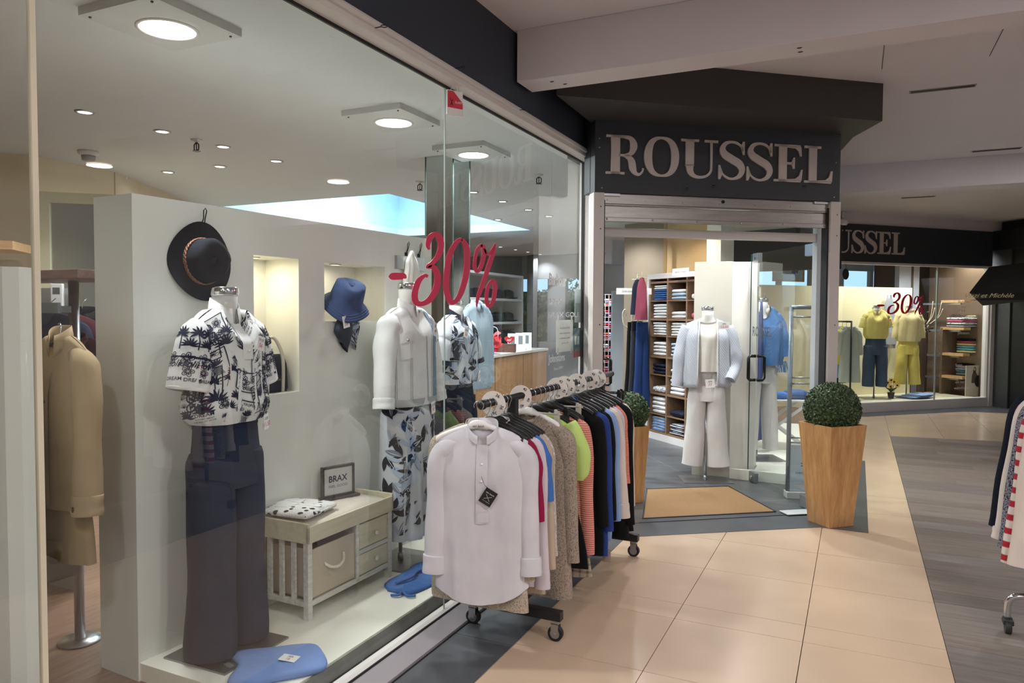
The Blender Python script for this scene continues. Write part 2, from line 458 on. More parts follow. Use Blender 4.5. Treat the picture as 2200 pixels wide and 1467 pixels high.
def top(parent, name, mat, label=None, z=0.0, hem=-0.6, hw=None, hd=None, drop=0.055, nk=(0.066, 0.05, 0.01), seed=0, k=7, amp=0.12,
        sleeves=None, smat=None, cuff=0.0, cmat=None, col=None, colh=0.035, hemfn=None, buttons=0, bmat=None, placket=None, deco=None, extra=None, e=0.8, nt=56):
    hw = hw or [(0, 0.2), (0.25, 0.21), (1, 0.23)]; hd = hd or [(0, 0.02), (0.3, 0.045), (1, 0.05)]
    W = hw[0][1]
    def zt(u, q):
        x = abs(u) * W
        if x < nk[0]:
            dp = nk[1] if q < 0 else nk[2]
            return z - dp * sqrt(max(0, 1 - (x / nk[0]) ** 2))
        return z - drop * ((x - nk[0]) / max(1e-3, W - nk[0])) ** 1.25
    zh = hemfn or (lambda u, q: hem)
    sh = Shell(hw, hd, zt, zh, k, amp, seed, e)
    mb = MB(); sh.mesh(mb, nt=nt, neck=nk[0] / W)
    mats = [mat]
    if deco: mats += deco(sh, mb)
    body = mb.go(name, mats, parent)
    if label: body['label'] = label
    out = [body]
    if sleeves:
        for i, (path, ra, rb) in enumerate(sleeves):
            m2 = MB(); tube_y(m2, path, ra, rb, seed=seed * 3 + i)
            sl = m2.go('sleeve', smat or mat, body); out.append(sl)
            if cuff:
                m3 = MB(); p = Vector(path[-1]); t = (p - Vector(path[-2])).normalized()
                tube_y(m3, [p - t * cuff, p - t * cuff * 0.5, p + t * 0.004], [ra[-1] * 1.12] * 3, [rb[-1] * 1.12] * 3, wr=0.015)
                out.append(m3.go('cuff', cmat or smat or mat, sl))
    if col:
        m4 = MB(); collar(m4, nk[0], max(hd[0][1] * 1.3, 0.03) if hd[0][1] < 0.05 else hd[0][1] * 0.95, z - 0.005, nk[1] * 0.8 if col != 'stand' else nk[1] * 0.75, colh, col, gap=0.02 if col == 'crew' else 0.22)
        out.append(m4.go('collar', cmat or mat, body))
    if placket:
        m5 = MB(); sh.strip(m5, -pi / 2, 0.03 / W, placket[0], placket[1], 0, 0.004); out.append(m5.go('button_placket', mat, body))
    for b in range(buttons):
        v = placket[0] + (placket[1] - placket[0]) * (b + 0.5) / buttons
        p = sh.S(-pi / 2, v); m6 = MB(); m6.lathe([(0.0, 0), (0.0055, 0), (0.0055, 0.003), (0.0, 0.003)], n=10, M=Matrix.Translation(p + Vector((0, -0.004, 0))) @ Matrix.Rotation(pi / 2, 4, 'X'))
        out.append(m6.go('button', bmat or mat, body))
    return sh, body

def arms(hw, z, drop, L, out=0.04, r0=0.05, r1=0.036, q0=0.033, q1=0.026, fw=0.0):
    """pair of sleeves that start inside the shoulder slope and hang down"""
    r = []
    for sg in (-1, 1):
        P = [(sg * (hw - 0.085), 0, z - drop * 0.55 - r0 * 0.62), (sg * (hw - 0.025), 0, z - drop - r0 * 0.55), (sg * (hw + 0.008), 0, z - drop - r0 * 1.9), (sg * (hw + out * 0.55), fw * 0.4, z - drop - L * 0.55), (sg * (hw + out), fw, z - drop - L)]
        r.append((P, [r0 * 0.4, r0 * 0.85, r0, (r0 + r1) / 2, r1], [q0 * 0.45, q0 * 0.9, q0 * 1.05, (q0 + q1) / 2, q1]))
    return r
def trousers(parent, name, mat, label=None, z=0.0, crotch=-0.28, hem=-1.0, wst=0.15, hip=0.18, hemr=0.11, dep=0.05, gap=0.03, seed=0, spread=0.02, dtop=None, wr=0.03):
    mb = MB(); dtop = dtop or dep * 0.8
    sh = Shell([(0, wst), (0.25, wst * 1.03), (1, hip)], [(0, dtop), (1, dep)], lambda u, q: z, lambda u, q: z + crotch - 0.03 * (1 - u * u), 6, 0.04, seed)
    sh.mesh(mb, nt=40, nv=10, close_top=False)
    body = mb.go(name, mat, parent)
    if label: body['label'] = label
    for sg in (-1, 1):
        cx = hip * 0.5; m2 = MB()
        path = [(sg * cx, 0, z + crotch * 0.55), (sg * cx, 0, z + crotch), (sg * (cx + gap * 0.3 + spread * 0.4), 0, z + crotch + (hem - crotch) * 0.5), (sg * (hemr + gap / 2 + spread), 0, z + hem)]
        tube_y(m2, path, [hip * 0.47, hip * 0.5, (hip * 0.5 + hemr) / 2, hemr], [dep * 0.9, dep, dep * 0.95, dep], n=24, wr=wr, seed=seed + sg)
        m2.go('trouser_leg', mat, body)
    m3 = MB(); wb = Shell([(0, wst * 1.01), (1, wst * 1.02)], [(0, dtop * 1.05), (1, dtop * 1.08)], lambda u, q: z + 0.002, lambda u, q: z - 0.035, 6, 0, seed)
    wb.mesh(m3, nt=40, nv=2, close_top=False); m3.go('waistband', mat, body)
    return sh, body

# motif outlines (metres), used for printed cloth
def leaf(L, Wd, n=6, bend=0.0):
    V = []; F = []
    for i in range(n + 1):
        t = i / n; w = Wd / 2 * sin(pi * t) ** 0.8; y = L * (t - 0.5); x = bend * sin(pi * t)
        V += [(x - w, y), (x + w, y)]
    for i in range(n): F.append((2 * i, 2 * i + 1, 2 * i + 3, 2 * i + 2))
    return V, F
def xf(VF, dx, dy, rot=0, sc=1):
    V, F = VF; c, s = cos(rot) * sc, sin(rot) * sc
    return [(x * c - y * s + dx, x * s + y * c + dy) for x, y in V], F
def join(L):
    V = []; F = []
    for v, f in L:
        b = len(V); V += v; F += [tuple(i + b for i in q) for q in f]
    return V, F
def line(pts, w):
    v, f = stroke(pts, [w] * len(pts)); return [tuple(p) for p in v], f
def m_frame(w, h, t=0.0042):
    k = 5
    L = []
    for (a, b) in (((-w, -h), (w, -h)), ((w, -h), (w, h)), ((w, h), (-w, h)), ((-w, h), (-w, -h))):
        L.append(line([(a[0] + (b[0] - a[0]) * i / k, a[1] + (b[1] - a[1]) * i / k) for i in range(k + 1)], t))
    return join(L)
def m_flower(r):
    L = []
    for k in range(5):
        a = 2 * pi * k / 5
        pts = []
        for i in range(13):
            t = 2 * pi * i / 12; px = r * 0.62 + r * 0.36 * cos(t); py = r * 0.3 * sin(t)
            pts.append((px * cos(a) - py * sin(a), px * sin(a) + py * cos(a)))
        L.append(line(pts, r * 0.12))
        L.append(xf(leaf(r * 0.7, r * 0.22), 0.42 * r * cos(a), 0.42 * r * sin(a), a - pi / 2))
    return join(L)
def m_palm(h):
    L = [line([(0, -h / 2), (0.04 * h, -h * 0.1), (0, h * 0.25)], h * 0.05)]
    for k in range(8):
        a = pi * (-0.15 + 1.3 * k / 7)
        L.append(xf(leaf(h * 0.42, h * 0.11, bend=h * 0.03), 0.2 * h * cos(a), h * 0.25 + 0.2 * h * sin(a), a - pi / 2))
    return join(L)
def m_pine(h):
    L = []
    for i in range(-3, 4):
        L.append(line([(i * 0.06 * h - 0.1 * h, -h * 0.42), (i * 0.06 * h + 0.1 * h, h * 0.08)], h * 0.022))
        L.append(line([(i * 0.06 * h + 0.1 * h, -h * 0.42), (i * 0.06 * h - 0.1 * h, h * 0.08)], h * 0.022))
    for k in range(7):
        a = pi * (0.12 + 0.76 * k / 6); L.append(xf(leaf(h * 0.4, h * 0.1), 0.2 * h * cos(a), h * 0.12 + 0.2 * h * sin(a), a - pi / 2))
    return join(L)
def m_bush(r):
    L = []
    for k in range(9):
        a = pi * k / 8; L.append(xf(leaf(r, r * 0.2, bend=r * 0.06), 0.5 * r * cos(a), 0.5 * r * sin(a), a - pi / 2))
    return join(L)
def m_shell(r):
    L = []
    for k in range(7):
        a = pi * (0.1 + 0.8 * k / 6); L.append(line([(0, -r * 0.4), (r * cos(a), -0.4 * r + r * sin(a))], r * 0.1))
    return join(L)
def m_text(s, h, shear=0.0):
    v, f = text2d(s, shear, 0.01); k = h / 0.7
    x0 = min(p[0] for p in v); x1 = max(p[0] for p in v)
    return [((x - (x0 + x1) / 2) * k, y * k) for x, y in v], f

def deco_tropic(sh, mb, rng=1, mats=None):
    r = random.Random(rng); i = 0
    kinds = [lambda: join([m_frame(0.05, 0.062), xf(m_palm(0.09), -0.018, -0.005), xf(m_palm(0.07), 0.022, -0.012), xf(m_text('SUNRISE', 0.009), 0, 0.047)]),
             lambda: join([m_frame(0.055, 0.04), xf(m_flower(0.026), -0.02, 0), xf(m_flower(0.018), 0.024, 0.012), xf(m_text('Holiday', 0.02, 0.4), 0.002, -0.032)]),
             lambda: join([xf(m_text('DREAM', 0.014), 0, 0.012), xf(m_text('A STORY ABOUT', 0.006), 0, 0.0), xf(m_text('THE BEAUTY OF LIFE', 0.006), 0, -0.011), xf(m_bush(0.04), 0, 0.03)]),
             lambda: join([m_frame(0.046, 0.056), xf(m_pine(0.075), 0, -0.012), xf(m_text('TROPICAL', 0.011), 0, 0.036)]),
             lambda: join([m_frame(0.044, 0.05), xf(m_shell(0.028), 0, 0.012), xf(m_shell(0.02), 0.016, -0.024), xf(m_text('23', 0.013), -0.024, -0.03)]),
             lambda: join([m_bush(0.05), xf(m_flower(0.024), 0.03, -0.02)])]
    ncol = 8
    for row in range(6):
        v = 0.10 + 0.165 * row
        for c in range(ncol):
            th = -pi * 1.12 + pi * 1.4 * (c + (0.5 if row % 2 else 0)) / ncol
            if (row + c) % 2 == 0:
                V, F = kinds[i % 6](); i += 1; s_ = 1.0
            else:
                V, F = r.choice([m_flower, m_bush, m_palm, m_pine])(r.choice([0.036, 0.042])); s_ = 1.0 if len(V) < 200 else 1.2
                if r.random() < 0.6: V, F = join([(V, F), xf(m_flower(0.022), 0.03, -0.035), xf(m_bush(0.03), -0.02, -0.04)])
            sh.decal(mb, V, F, th, v, 1, rot=r.uniform(-0.3, 0.3), sc=s_, eps=0.0016 + 0.0002 * (i % 4))
    return [cloth('navy_print', (38, 42, 62), 0.05)]
def deco_leaves(n, seed, s0=0.055, s1=0.11, v0=0.02, v1=0.97, ths=(-pi, 0.25)):
    def f(sh, mb):
        r = random.Random(seed); k = 0
        cells = [(i, j) for i in range(int(n ** 0.5) + 2) for j in range(int(n ** 0.5) + 2)]; N = int(n ** 0.5) + 2
        for (i, j) in cells:
            th = ths[0] + (ths[1] - ths[0]) * (i + r.uniform(0.1, 0.9)) / N; v = v0 + (v1 - v0) * (j + r.uniform(0.1, 0.9)) / N
            base = r.uniform(0, 2 * pi)
            for q in range(3):
                L = r.uniform(s0, s1); a = base + (q - 1) * 0.75
                V, F = leaf(L, L * r.uniform(0.24, 0.36), bend=L * 0.06)
                sh.decal(mb, *xf((V, F), 0.45 * L * cos(a), 0.45 * L * sin(a), a - pi / 2), th, v, 1 + (k % 3 if k % 5 else 0), eps=0.0015 + 0.0004 * (k % 7)); k += 1
                if q == 1:
                    V, F = leaf(L * 0.9, L * 0.03); sh.decal(mb, *xf((V, F), 0.45 * L * cos(a), 0.45 * L * sin(a), a - pi / 2), th, v, 4, eps=0.0048)
        return [cloth('leaf_black', (30, 33, 42), 0.05), cloth('leaf_grey', (112, 120, 136), 0.05), cloth('leaf_pale', (168, 180, 200), 0.05), cloth('leaf_white', (226, 228, 228), 0.05)]
    return f

STEEL = plain('steel', (178, 180, 182), 0.28, 1.0, 0.03)
CHROME = plain('chrome', (215, 217, 220), 0.12, 1.0, 0.02)
BLACKP = plain('black_plastic', (22, 22, 24), 0.4)
WHITEP = plain('white_plastic', (226, 224, 222), 0.35)
TORSO = cloth('torso_cloth', (222, 220, 216), 0.1)
PAPER = plain('paper', (236, 234, 232), 0.7)
INKR = plain('red_ink', (196, 40, 60), 0.6)
INKB = plain('dark_ink', (40, 40, 60), 0.6)

def price_tag(parent, p, nrm, w=0.05, h=0.04, lines=('-30%', '98'), roll=0.0, name='price_tag'):
    n = Vector(nrm).normalized(); up = Vector((0, 0, 1)) if abs(n.z) < 0.9 else Vector((0, 1, 0))
    xa = up.cross(n).normalized(); ya = n.cross(xa)
    M = frame(p, xa * cos(roll) + ya * sin(roll), -xa * sin(roll) + ya * cos(roll))
    mb = MB(); mb.prism([(-w / 2, -h / 2), (w / 2, -h / 2), (w / 2, h / 2), (-w / 2, h / 2)], 0, 0.0012, 0, M)
    for i, s in enumerate(lines):
        write(mb, s, M @ Matrix.Translation((0, h * 0.12 - i * h * 0.42, 0.0016)), h * (0.2 if i == 0 else 0.3), None, 0.2, 0.005, 1 + i % 2)
    return mb.go(name, [PAPER, INKB, INKR], parent)

def mannequin(label, loc, rz, neck=1.6, base=(0.36, 0.32), pole=(0, 0.03), group=None, baserot=0.0, sh=0.17, cap=CHROME, basemat=None, poletop=0.75):
    t = thing('mannequin', label, 'mannequin', loc, rz, group)
    mb = MB(); c, s = cos(baserot), sin(baserot); a, b = base[0] / 2, base[1] / 2
    mb.prism([(x * c - y * s, x * s + y * c) for x, y in ((-a, -b), (a, -b), (a, b), (-a, b))], 0.0, 0.008)
    mb.go('base_plate', basemat or plain('brushed_steel', (150, 150, 150), 0.38, 0.9), t)
    mb = MB(); mb.cyl((pole[0], pole[1], 0.008), (pole[0], pole[1], poletop), 0.011); mb.cyl((pole[0], pole[1], 0.008), (pole[0], pole[1], 0.05), 0.017)
    mb.go('pole', STEEL, t)
    mb = MB()
    zz = [(neck, 0.052, 0.052), (neck - 0.05, 0.05, 0.05), (neck - 0.08, 0.056, 0.046), (neck - 0.115, 0.09, 0.04), (neck - 0.155, sh * 0.82, 0.05), (neck - 0.22, sh * 0.9, 0.08), (neck - 0.35, sh * 0.86, 0.10), (neck - 0.52, sh * 0.7, 0.08), (neck - 0.68, sh * 0.7, 0.08)]
    R = [[Vector((w * cos(2 * pi * i / 28), d * sin(2 * pi * i / 28), z)) for i in range(28)] for z, w, d in reversed(zz)]
    mb.rings(R, True, True, True); mb.go('torso', TORSO, t)
    mb = MB(); mb.lathe([(0.054, 0), (0.056, 0.006), (0.056, 0.03), (0.052, 0.036), (0.0, 0.037)], (0, 0, neck), 28); mb.go('neck_cap', cap, t)
    return t

def hanger(name_of, loc, rz=0.0, w=0.19, mat=None, kind='black', clips=False, group='clothes hangers on the rail', zr=None, logo=None):
    """hook at rail height loc.z; shoulders start 0.075 below"""
    m = mat or (WHITEP if kind == 'white' else BLACKP)
    t = thing('clothes_hanger', ('white' if kind == 'white' else 'grey' if kind == 'grey' else 'black') + ' plastic ' + ('clip ' if clips else '') + 'hanger that holds the ' + name_of, 'clothes hanger', loc, rz, group)
    hk = MB(); r = 0.021
    pts = [(0, -0.0, 0) for _ in range(0)]
    for k in range(13):
        a = radians(200 - 20 * k); pts.append((r * cos(a), 0, r * sin(a) - 0.002))
    pts += [(0.012, 0, -0.035), (0.0, 0, -0.05), (0, 0, -0.085)]
    hk.tube(pts, 0.0018, 6); hk.go('hook', CHROME, t)
    mb = MB()
    if clips:
        mb.tube([(-w, 0, -0.1), (w, 0, -0.1)], 0.005, 8); mb.tube([(-0.03, 0, -0.1), (0, 0, -0.08), (0.03, 0, -0.1)], 0.007, 8)
        mb.go('hanger_bar', m, t)
        for sx in (-1, 1):
            cl = MB(); cl.box(sx * w * 0.85 - 0.013, sx * w * 0.85 + 0.013, -0.012, 0.012, -0.145, -0.085); cl.box(sx * w * 0.85 - 0.009, sx * w * 0.85 + 0.009, -0.018, -0.012, -0.1, -0.075)
            cl.go('clip', m, t, bev=0.003)
    else:
        pts = spline([(-w, 0, -0.15), (-w * 0.8, 0, -0.128), (-w * 0.35, 0, -0.098), (0, 0, -0.082), (w * 0.35, 0, -0.098), (w * 0.8, 0, -0.128), (w, 0, -0.15)], 4)
        R = []
        for (x, y, z) in pts:
            th = 0.009 + 0.011 * min(1, abs(x) / w) if kind != 'white' else 0.014
            hh = 0.013 if abs(x) > w * 0.25 else 0.02
            R.append([Vector((x, th * cos(2 * pi * q / 10), z + hh * sin(2 * pi * q / 10))) for q in range(10)])
        mb.rings(R, True, True, True)
        if logo:
            write(mb, logo, Matrix.Translation((0, -0.0145, -0.093)) @ Matrix.Rotation(pi / 2, 4, 'X'), 0.011, 0.05, 0.2, 0.0, 1)
        mb.go('shoulder_bar', [m, INKB], t)
    return t

# ================================================================== SETTING
CREAM = plain('cream_tile', (208, 182, 156), 0.2, 0, 0.05, 2.5)
GROUT = plain('grout', (104, 88, 72), 0.8)
STONE = plain('dark_stone', (80, 82, 86), 0.35, 0, 0.12, 5, 0.05, 60)
PLANKS = [wood('plank_%s' % k, a, b, axis='x', ns=3, rough=0.5) for k, a, b in (('a', (112, 100, 92), (136, 124, 114)), ('b', (98, 88, 82), (126, 114, 106)), ('c', (118, 108, 100), (140, 129, 120)), ('d', (106, 98, 94), (130, 120, 114)))]
WHITEM = plain('white_paint', (214, 209, 206), 0.45, 0, 0.02)
MALLCEIL = plain('mall_ceiling_paint', (212, 206, 210), 0.85, 0, 0.015)
NAVY = plain('navy_fascia', (44, 52, 66), 0.6, 0, 0.04)
CHAR = plain('charcoal_fascia', (50, 54, 60), 0.55, 0, 0.04)
SOFF = plain('dark_soffit_paint', (56, 54, 54), 0.6, 0, 0.04)
SHOPW = plain('shop_white', (226, 226, 218), 0.5, 0, 0.015)
SHOPC_M = plain('shop_ceiling_paint', (210, 214, 214), 0.8, 0, 0.015)
WARMW = plain('cream_wall', (226, 210, 180), 0.7, 0, 0.02)
GL = glass('shop_glass')
GL2 = glass('door_glass', (0.9, 0.96, 0.95))

mb = MB(); mb.box(-9.5, 6, -6, 18.5, -0.2, -0.012, 0)
xs = [-1.7 + 0.0] + [-1.4 + 0.6 * i for i in range(13)]
ys = [3.63 - 0.6 * i for i in range(16, 0, -1)] + [3.63, 3.83] + [3.83 + 0.603 * i for i in range(1, 19)]
for a, b in zip(xs, xs[1:]):
    for c, d in zip(ys, ys[1:]):
        g = 0.0018; mb.box(a + g, b - g, c + g, d - g, -0.012, 0.0, 1)
struct('floor', mb, [GROUT, CREAM])
# dark stone border along the window and across the threshold
mb = MB()
yy = -6
while yy < 4.9:
    mb.box(-1.74, -1.402, yy + 0.002, min(yy + 0.598, 4.9), -0.01, 0.0022); yy += 0.6
mb.prism([(-1.74, 4.9), (-1.402, 4.9), (-1.402, 4.815), (-0.215, 5.66), (0.1, 5.66), (0.1, 8.45), (-0.14, 8.45), (-0.14, 6.12), (-0.46, 5.88), (-1.378, 5.205), (-1.74, 4.94)], -0.01, 0.0022)
mb.prism([(-0.3, 12.2), (-0.14, 12.0), (0.15, 12.15), (0.5, 12.5), (1.5, 13.45), (1.62, 13.53), (2.34, 13.62), (2.8, 13.4), (3.6, 13.0), (3.2, 13.8), (2.0, 14.52)], -0.01, 0.0022)
struct('floor_2', mb, STONE)
# grey wood-look plank inlay
mb = MB(); rp = random.Random(3); y = 10.33; row = 0
while y > -6:
    x = 0.4; first = rp.uniform(0.3, 1.2)
    while x < 5.9:
        nx = min(x + first, 5.9); first = 1.22
        mi = rp.randrange(4); g = 0.0008
        d = lambda xx: 0.145 * (xx - 0.4) if row == 0 else 0
        mb.prism([(x + g, y - 0.19 + g), (nx - g, y - 0.19 + g), (nx - g, y - g + d(nx)), (x + g, y - g + d(x))], -0.01, 0.003, mi); x = nx
    y -= 0.19; row += 1
struct('floor_3', mb, PLANKS)
# shop floors
def grid_mat(name, c1, c2, cg, sx, sy, ang, rough=0.35, offx=0.0, lw=0.006):
    t = NT(name); co = t.coord(rot=(0, 0, ang)); s = t.n('ShaderNodeSeparateXYZ'); t.l(co, s.inputs[0])
    r = None
    for o, p in ((0, sx), (1, sy)):
        f = t.math('PINGPONG', t.math('ADD', s.outputs[o], 100 + offx), p / 2); g = t.math('LESS_THAN', f, lw / 2)
        r = g if r is None else t.math('MAXIMUM', r, g)
    base = t.ramp(t.noise(t.coord(scale=(1, 3, 1), rot=(0, 0, ang)), 3, 6, 0.65), [(0.3, lin(c1)), (0.7, lin(c2))])
    t.col(t.mix(r, base, lin(cg))); t.b.inputs['Roughness'].default_value = rough
    t.bump(t.noise(co, 8, 4), 0.15, 0.01); return t.m
SLATE = grid_mat('slate', (58, 60, 62), (96, 98, 100), (140, 140, 138), 0.6, 1.2, -0.642, 0.3, 0.2)
PARQ = wood('shop_parquet', (112, 84, 66), (146, 112, 90), axis='y', ns=4, rough=0.4)
mb = MB(); mb.prism([(-9.4, -3), (-1.83, -3), (-1.83, 5.1), (-1.8, 4.95), (-1.378, 5.205), (-0.46, 5.88), (-0.14, 6.12), (-0.3, 12.3), (2.0, 14.5), (2.0, 18.4), (-9.4, 18.4)], -0.01, 0.0026)
struct('floor_4', mb, PARQ)
mb = MB(); mb.prism([(-3.9, 4.9), (-1.83, 4.9), (-1.378, 5.205), (-0.46, 5.88), (-0.14, 6.12), (-0.14, 10.0), (-2.6, 10.0), (-3.9, 8.6)], -0.01, 0.0042)
mb.box(-1.96, -1.84, -2, 5.1, -0.01, 0.0042)
struct('floor_5', mb, SLATE)

# shop ceiling with the skylight opening x -6.7..-4.45, y 6.4..10
mb = MB()
SX0, SX1, SY0, SY1 = -6.75, -4.42, 6.38, 10.0
z0, z1 = CEIL, CEIL + 0.12
mb.box(-9.4, SX0, -3, 18.4, z0, z1); mb.box(SX1, -1.80, -3, 18.4, z0, z1)
mb.box(SX0, SX1, -3, SY0, z0, z1); mb.box(SX0, SX1, SY1, 18.4, z0, z1)
mb.prism([(-1.80, 4.95), (-1.62, 5.02), (-0.46, 5.9), (-0.2, 6.2), (-0.3, 12.36), (1.93, 14.6), (2.0, 18.4), (-1.80, 18.4)], z0, z1)
struct('ceiling_shop', mb, SHOPC_M)
# skylight shaft: luminous blue-white glazing over it
mb = MB(); H = 0.75
for a in ((SX0 - 0.06, SX0, SY0, SY1), (SX1, SX1 + 0.06, SY0, SY1), (SX0, SX1, SY0 - 0.06, SY0), (SX0, SX1, SY1, SY1 + 0.06)):
    mb.box(*a, CEIL + 0.121, CEIL + H)
struct('wall_skylight', mb, plain('shaft_paint', (186, 214, 236), 0.6))
SKYE = emit('daylight_panel', (176, 222, 252), 2.6)
sky = thing('skylight', 'large rectangular skylight in the shop ceiling, glowing pale blue behind thin glazing bars', 'skylight', ((SX0 + SX1) / 2, (SY0 + SY1) / 2, CEIL + H))
mb = MB(); mb.box(-(SX1 - SX0) / 2, (SX1 - SX0) / 2, -(SY1 - SY0) / 2, (SY1 - SY0) / 2, 0, 0.03); mb.go('daylight_pane', SKYE, sky)
for i in range(9):
    mb = MB(); y = -1.6 + 0.4 * i; mb.box(-(SX1 - SX0) / 2, (SX1 - SX0) / 2, y - 0.012, y + 0.012, -0.03, -0.001); mb.go('glazing_bar', WHITEM, sky)
mb = MB(); mb.box(-0.015, 0.015, -1.8, 1.8, -0.05, -0.031); mb.go('glazing_bar', WHITEM, sky)
lamp('AREA', 'skylight_light', ((SX0 + SX1) / 2, (SY0 + SY1) / 2, CEIL + H - 0.08), 130, (0.66, 0.86, 1.0), 2.0)

# mall ceiling, beams
mb = MB(); mb.box(-1.76, 6, -6, 18.4, MC, MC + 0.15)
struct('ceiling', mb, MALLCEIL)
mb = MB(); mb.box(-1.73, 6, 3.72, 3.93, 2.80, MC); struct('trim_1', mb, MALLCEIL, 0.003)
mb = MB(); mb.prism([(-1.2, 8.5), (-0.2, 8.5), (6, 8.5), (6, 8.85), (-0.2, 8.85), (-1.2, 8.85)], 2.80, MC - 0.001); struct('trim_2', mb, MALLCEIL)
# slot vents
for i, (x, y, z) in enumerate(((0.49, 5.87, MC), (1.14, 8.215, MC), (0.685, 11.1, MC))):
    t = thing('slot_vent', ('narrow black slot vent in the mall ceiling just beside the dark box above the entrance', 'second narrow slot vent, cut off by the right photo edge before the far beam', 'small farthest slot vent beyond the second ceiling beam')[i], 'vent', (x, y, z))
    mb = MB(); mb.box(-0.2, 0.2, -0.03, 0.03, -0.004, -0.0005); mb.go('frame', plain('vent_frame', (150, 140, 135), 0.4), t)
    mb = MB(); mb.box(-0.19, 0.19, -0.018, 0.018, -0.008, -0.004); mb.go('slot', plain('vent_black', (25, 22, 22), 0.5), t)
mb = MB()
for x, ya, yb in ((0.104, 4.5, 5.25), (0.68, 4.5, 5.25)): mb.box(x - 0.002, x + 0.002, ya, yb, MC - 0.002, MC - 0.0005)
struct('trim_3', mb, plain('joint_dark', (70, 64, 62), 0.8))
for lb_, x, y in (('nearer of the two at the middle', -0.28, 3.80), ('farther of the two at the middle', -0.28, 3.86), ('leftmost by the fascia', -1.55, 3.79), ('second from the fascia', -1.5, 3.86)):
    mb = MB(); mb.ball((0, 0, 0), 0.009, 6, 0, (1.4, 0.7, 0.4)); o = mb.go('screw', plain('screw_dark', (60, 56, 54), 0.5), None); o.location = (x, y, 2.799)
    tag(o, 'dark screw head under the near ceiling beam, ' + lb_, 'screw', 'screws under the near ceiling beam')

# navy fascia above the window, window frame
mb = MB(); mb.box(-1.90, -1.75, -6, 5.0, 2.685, MC); struct('wall_window', mb, NAVY)
mb = MB(); mb.prism([(-1.75, 4.95), (-1.62, 4.77), (-1.60, 4.80), (-1.70, 5.25), (-1.9, 5.25), (-1.9, 4.95)], 2.63, MC); struct('wall_window_corner', mb, NAVY)
for lb_, px, py in (('nearest of three', 806, 60), ('middle of three', 978, 147), ('farthest of three', 1112, 237)):
    p = at_x(px, py, -1.748); t = MB(); t.tube([(0, 0, 0), (0.03, 0, 0)], 0.002, 6)
    t.tube([(0.03 + 0.012 + 0.012 * cos(a), 0.012 * sin(a), 0) for a in [radians(180 - 30 * k) for k in range(12)]], 0.002, 6)
    o = t.go('eye_screw', plain('dark_metal', (40, 42, 46), 0.35, 0.8), None); o.location = p
    tag(o, 'small dark eye hook in the navy fascia over the window, ' + lb_, 'hook', 'eye hooks in the navy fascia')
mb = MB()
mb.box(-1.86, -1.75, -6, 5.14, 2.625, 2.685); mb.box(-1.83, -1.735, -6, 5.14, 2.65, 2.67)
mb.box(-1.86, -1.745, 5.10, 5.20, 0.0, 2.685)
struct('trim_4', mb, WHITEM, 0.003)
mb = MB(); mb.box(-1.835, -1.825, -6, 5.10, 2.612, 2.625); mb.box(-1.84, -1.82, 5.088, 5.10, 0.09, 2.62); struct('trim_5', mb, plain('gasket', (30, 30, 32), 0.6))
mb = MB(); mb.prism([(-1.79, 5.2), (-1.745, 5.2), (-1.60, 4.86), (-1.60, 4.79), (-1.66, 4.80), (-1.79, 5.1)], 0, 2.66); struct('wall_post', mb, WHITEM)
SILL = plain('sill_paint', (150, 144, 148), 0.4, 0, 0.05)
mb = MB(); mb.box(-1.86, -1.80, -6, 5.1, 0, 0.055); struct('trim_6', mb, WHITEM, 0.002)
mb = MB(); M = Matrix.Rotation(pi / 2, 4, 'X')
mb.add([(-1.80, -6, 0), (-1.705, -6, 0), (-1.705, -6, 0.018), (-1.79, -6, 0.05), (-1.80, -6, 0.05), (-1.80, 5.1, 0), (-1.705, 5.1, 0), (-1.705, 5.1, 0.018), (-1.79, 5.1, 0.05), (-1.80, 5.1, 0.05)], [(0, 1, 2, 3, 4), (9, 8, 7, 6, 5), (0, 5, 6, 1), (1, 6, 7, 2), (2, 7, 8, 3), (3, 8, 9, 4), (4, 9, 5, 0)])
struct('trim_7', mb, SILL)
mb = MB(); mb.box(-1.803, -1.797, -6, 5.1, 0.05, 0.058); mb.box(-1.708, -1.70, -6, 5.1, 0.0, 0.006); struct('trim_8', mb, MATS['gasket'])
for i, (a, b) in enumerate(((-6, 1.135), (1.145, 3.11), (3.116, 5.095))):
    mb = MB(); mb.box(-1.834, -1.830, a, b, 0.05, 2.625)
    # single thin pane: keep one face pair only for crisp reflections
    mb = MB(); mb.add([(-1.832, a, 0.05), (-1.832, b, 0.05), (-1.832, b, 2.62), (-1.832, a, 2.62)], [(0, 1, 2, 3)])
    struct('window_%d' % (i + 1), mb, GL)
mb = MB(); mb.box(-1.840, -1.826, 1.133, 1.147, 0.05, 2.62); struct('trim_9', mb, plain('joint_cream', (206, 198, 176), 0.4))
mb = MB(); mb.box(-1.835, -1.829, 3.110, 3.116, 0.05, 2.62); struct('trim_10', mb, plain('glass_edge', (170, 184, 178), 0.3))

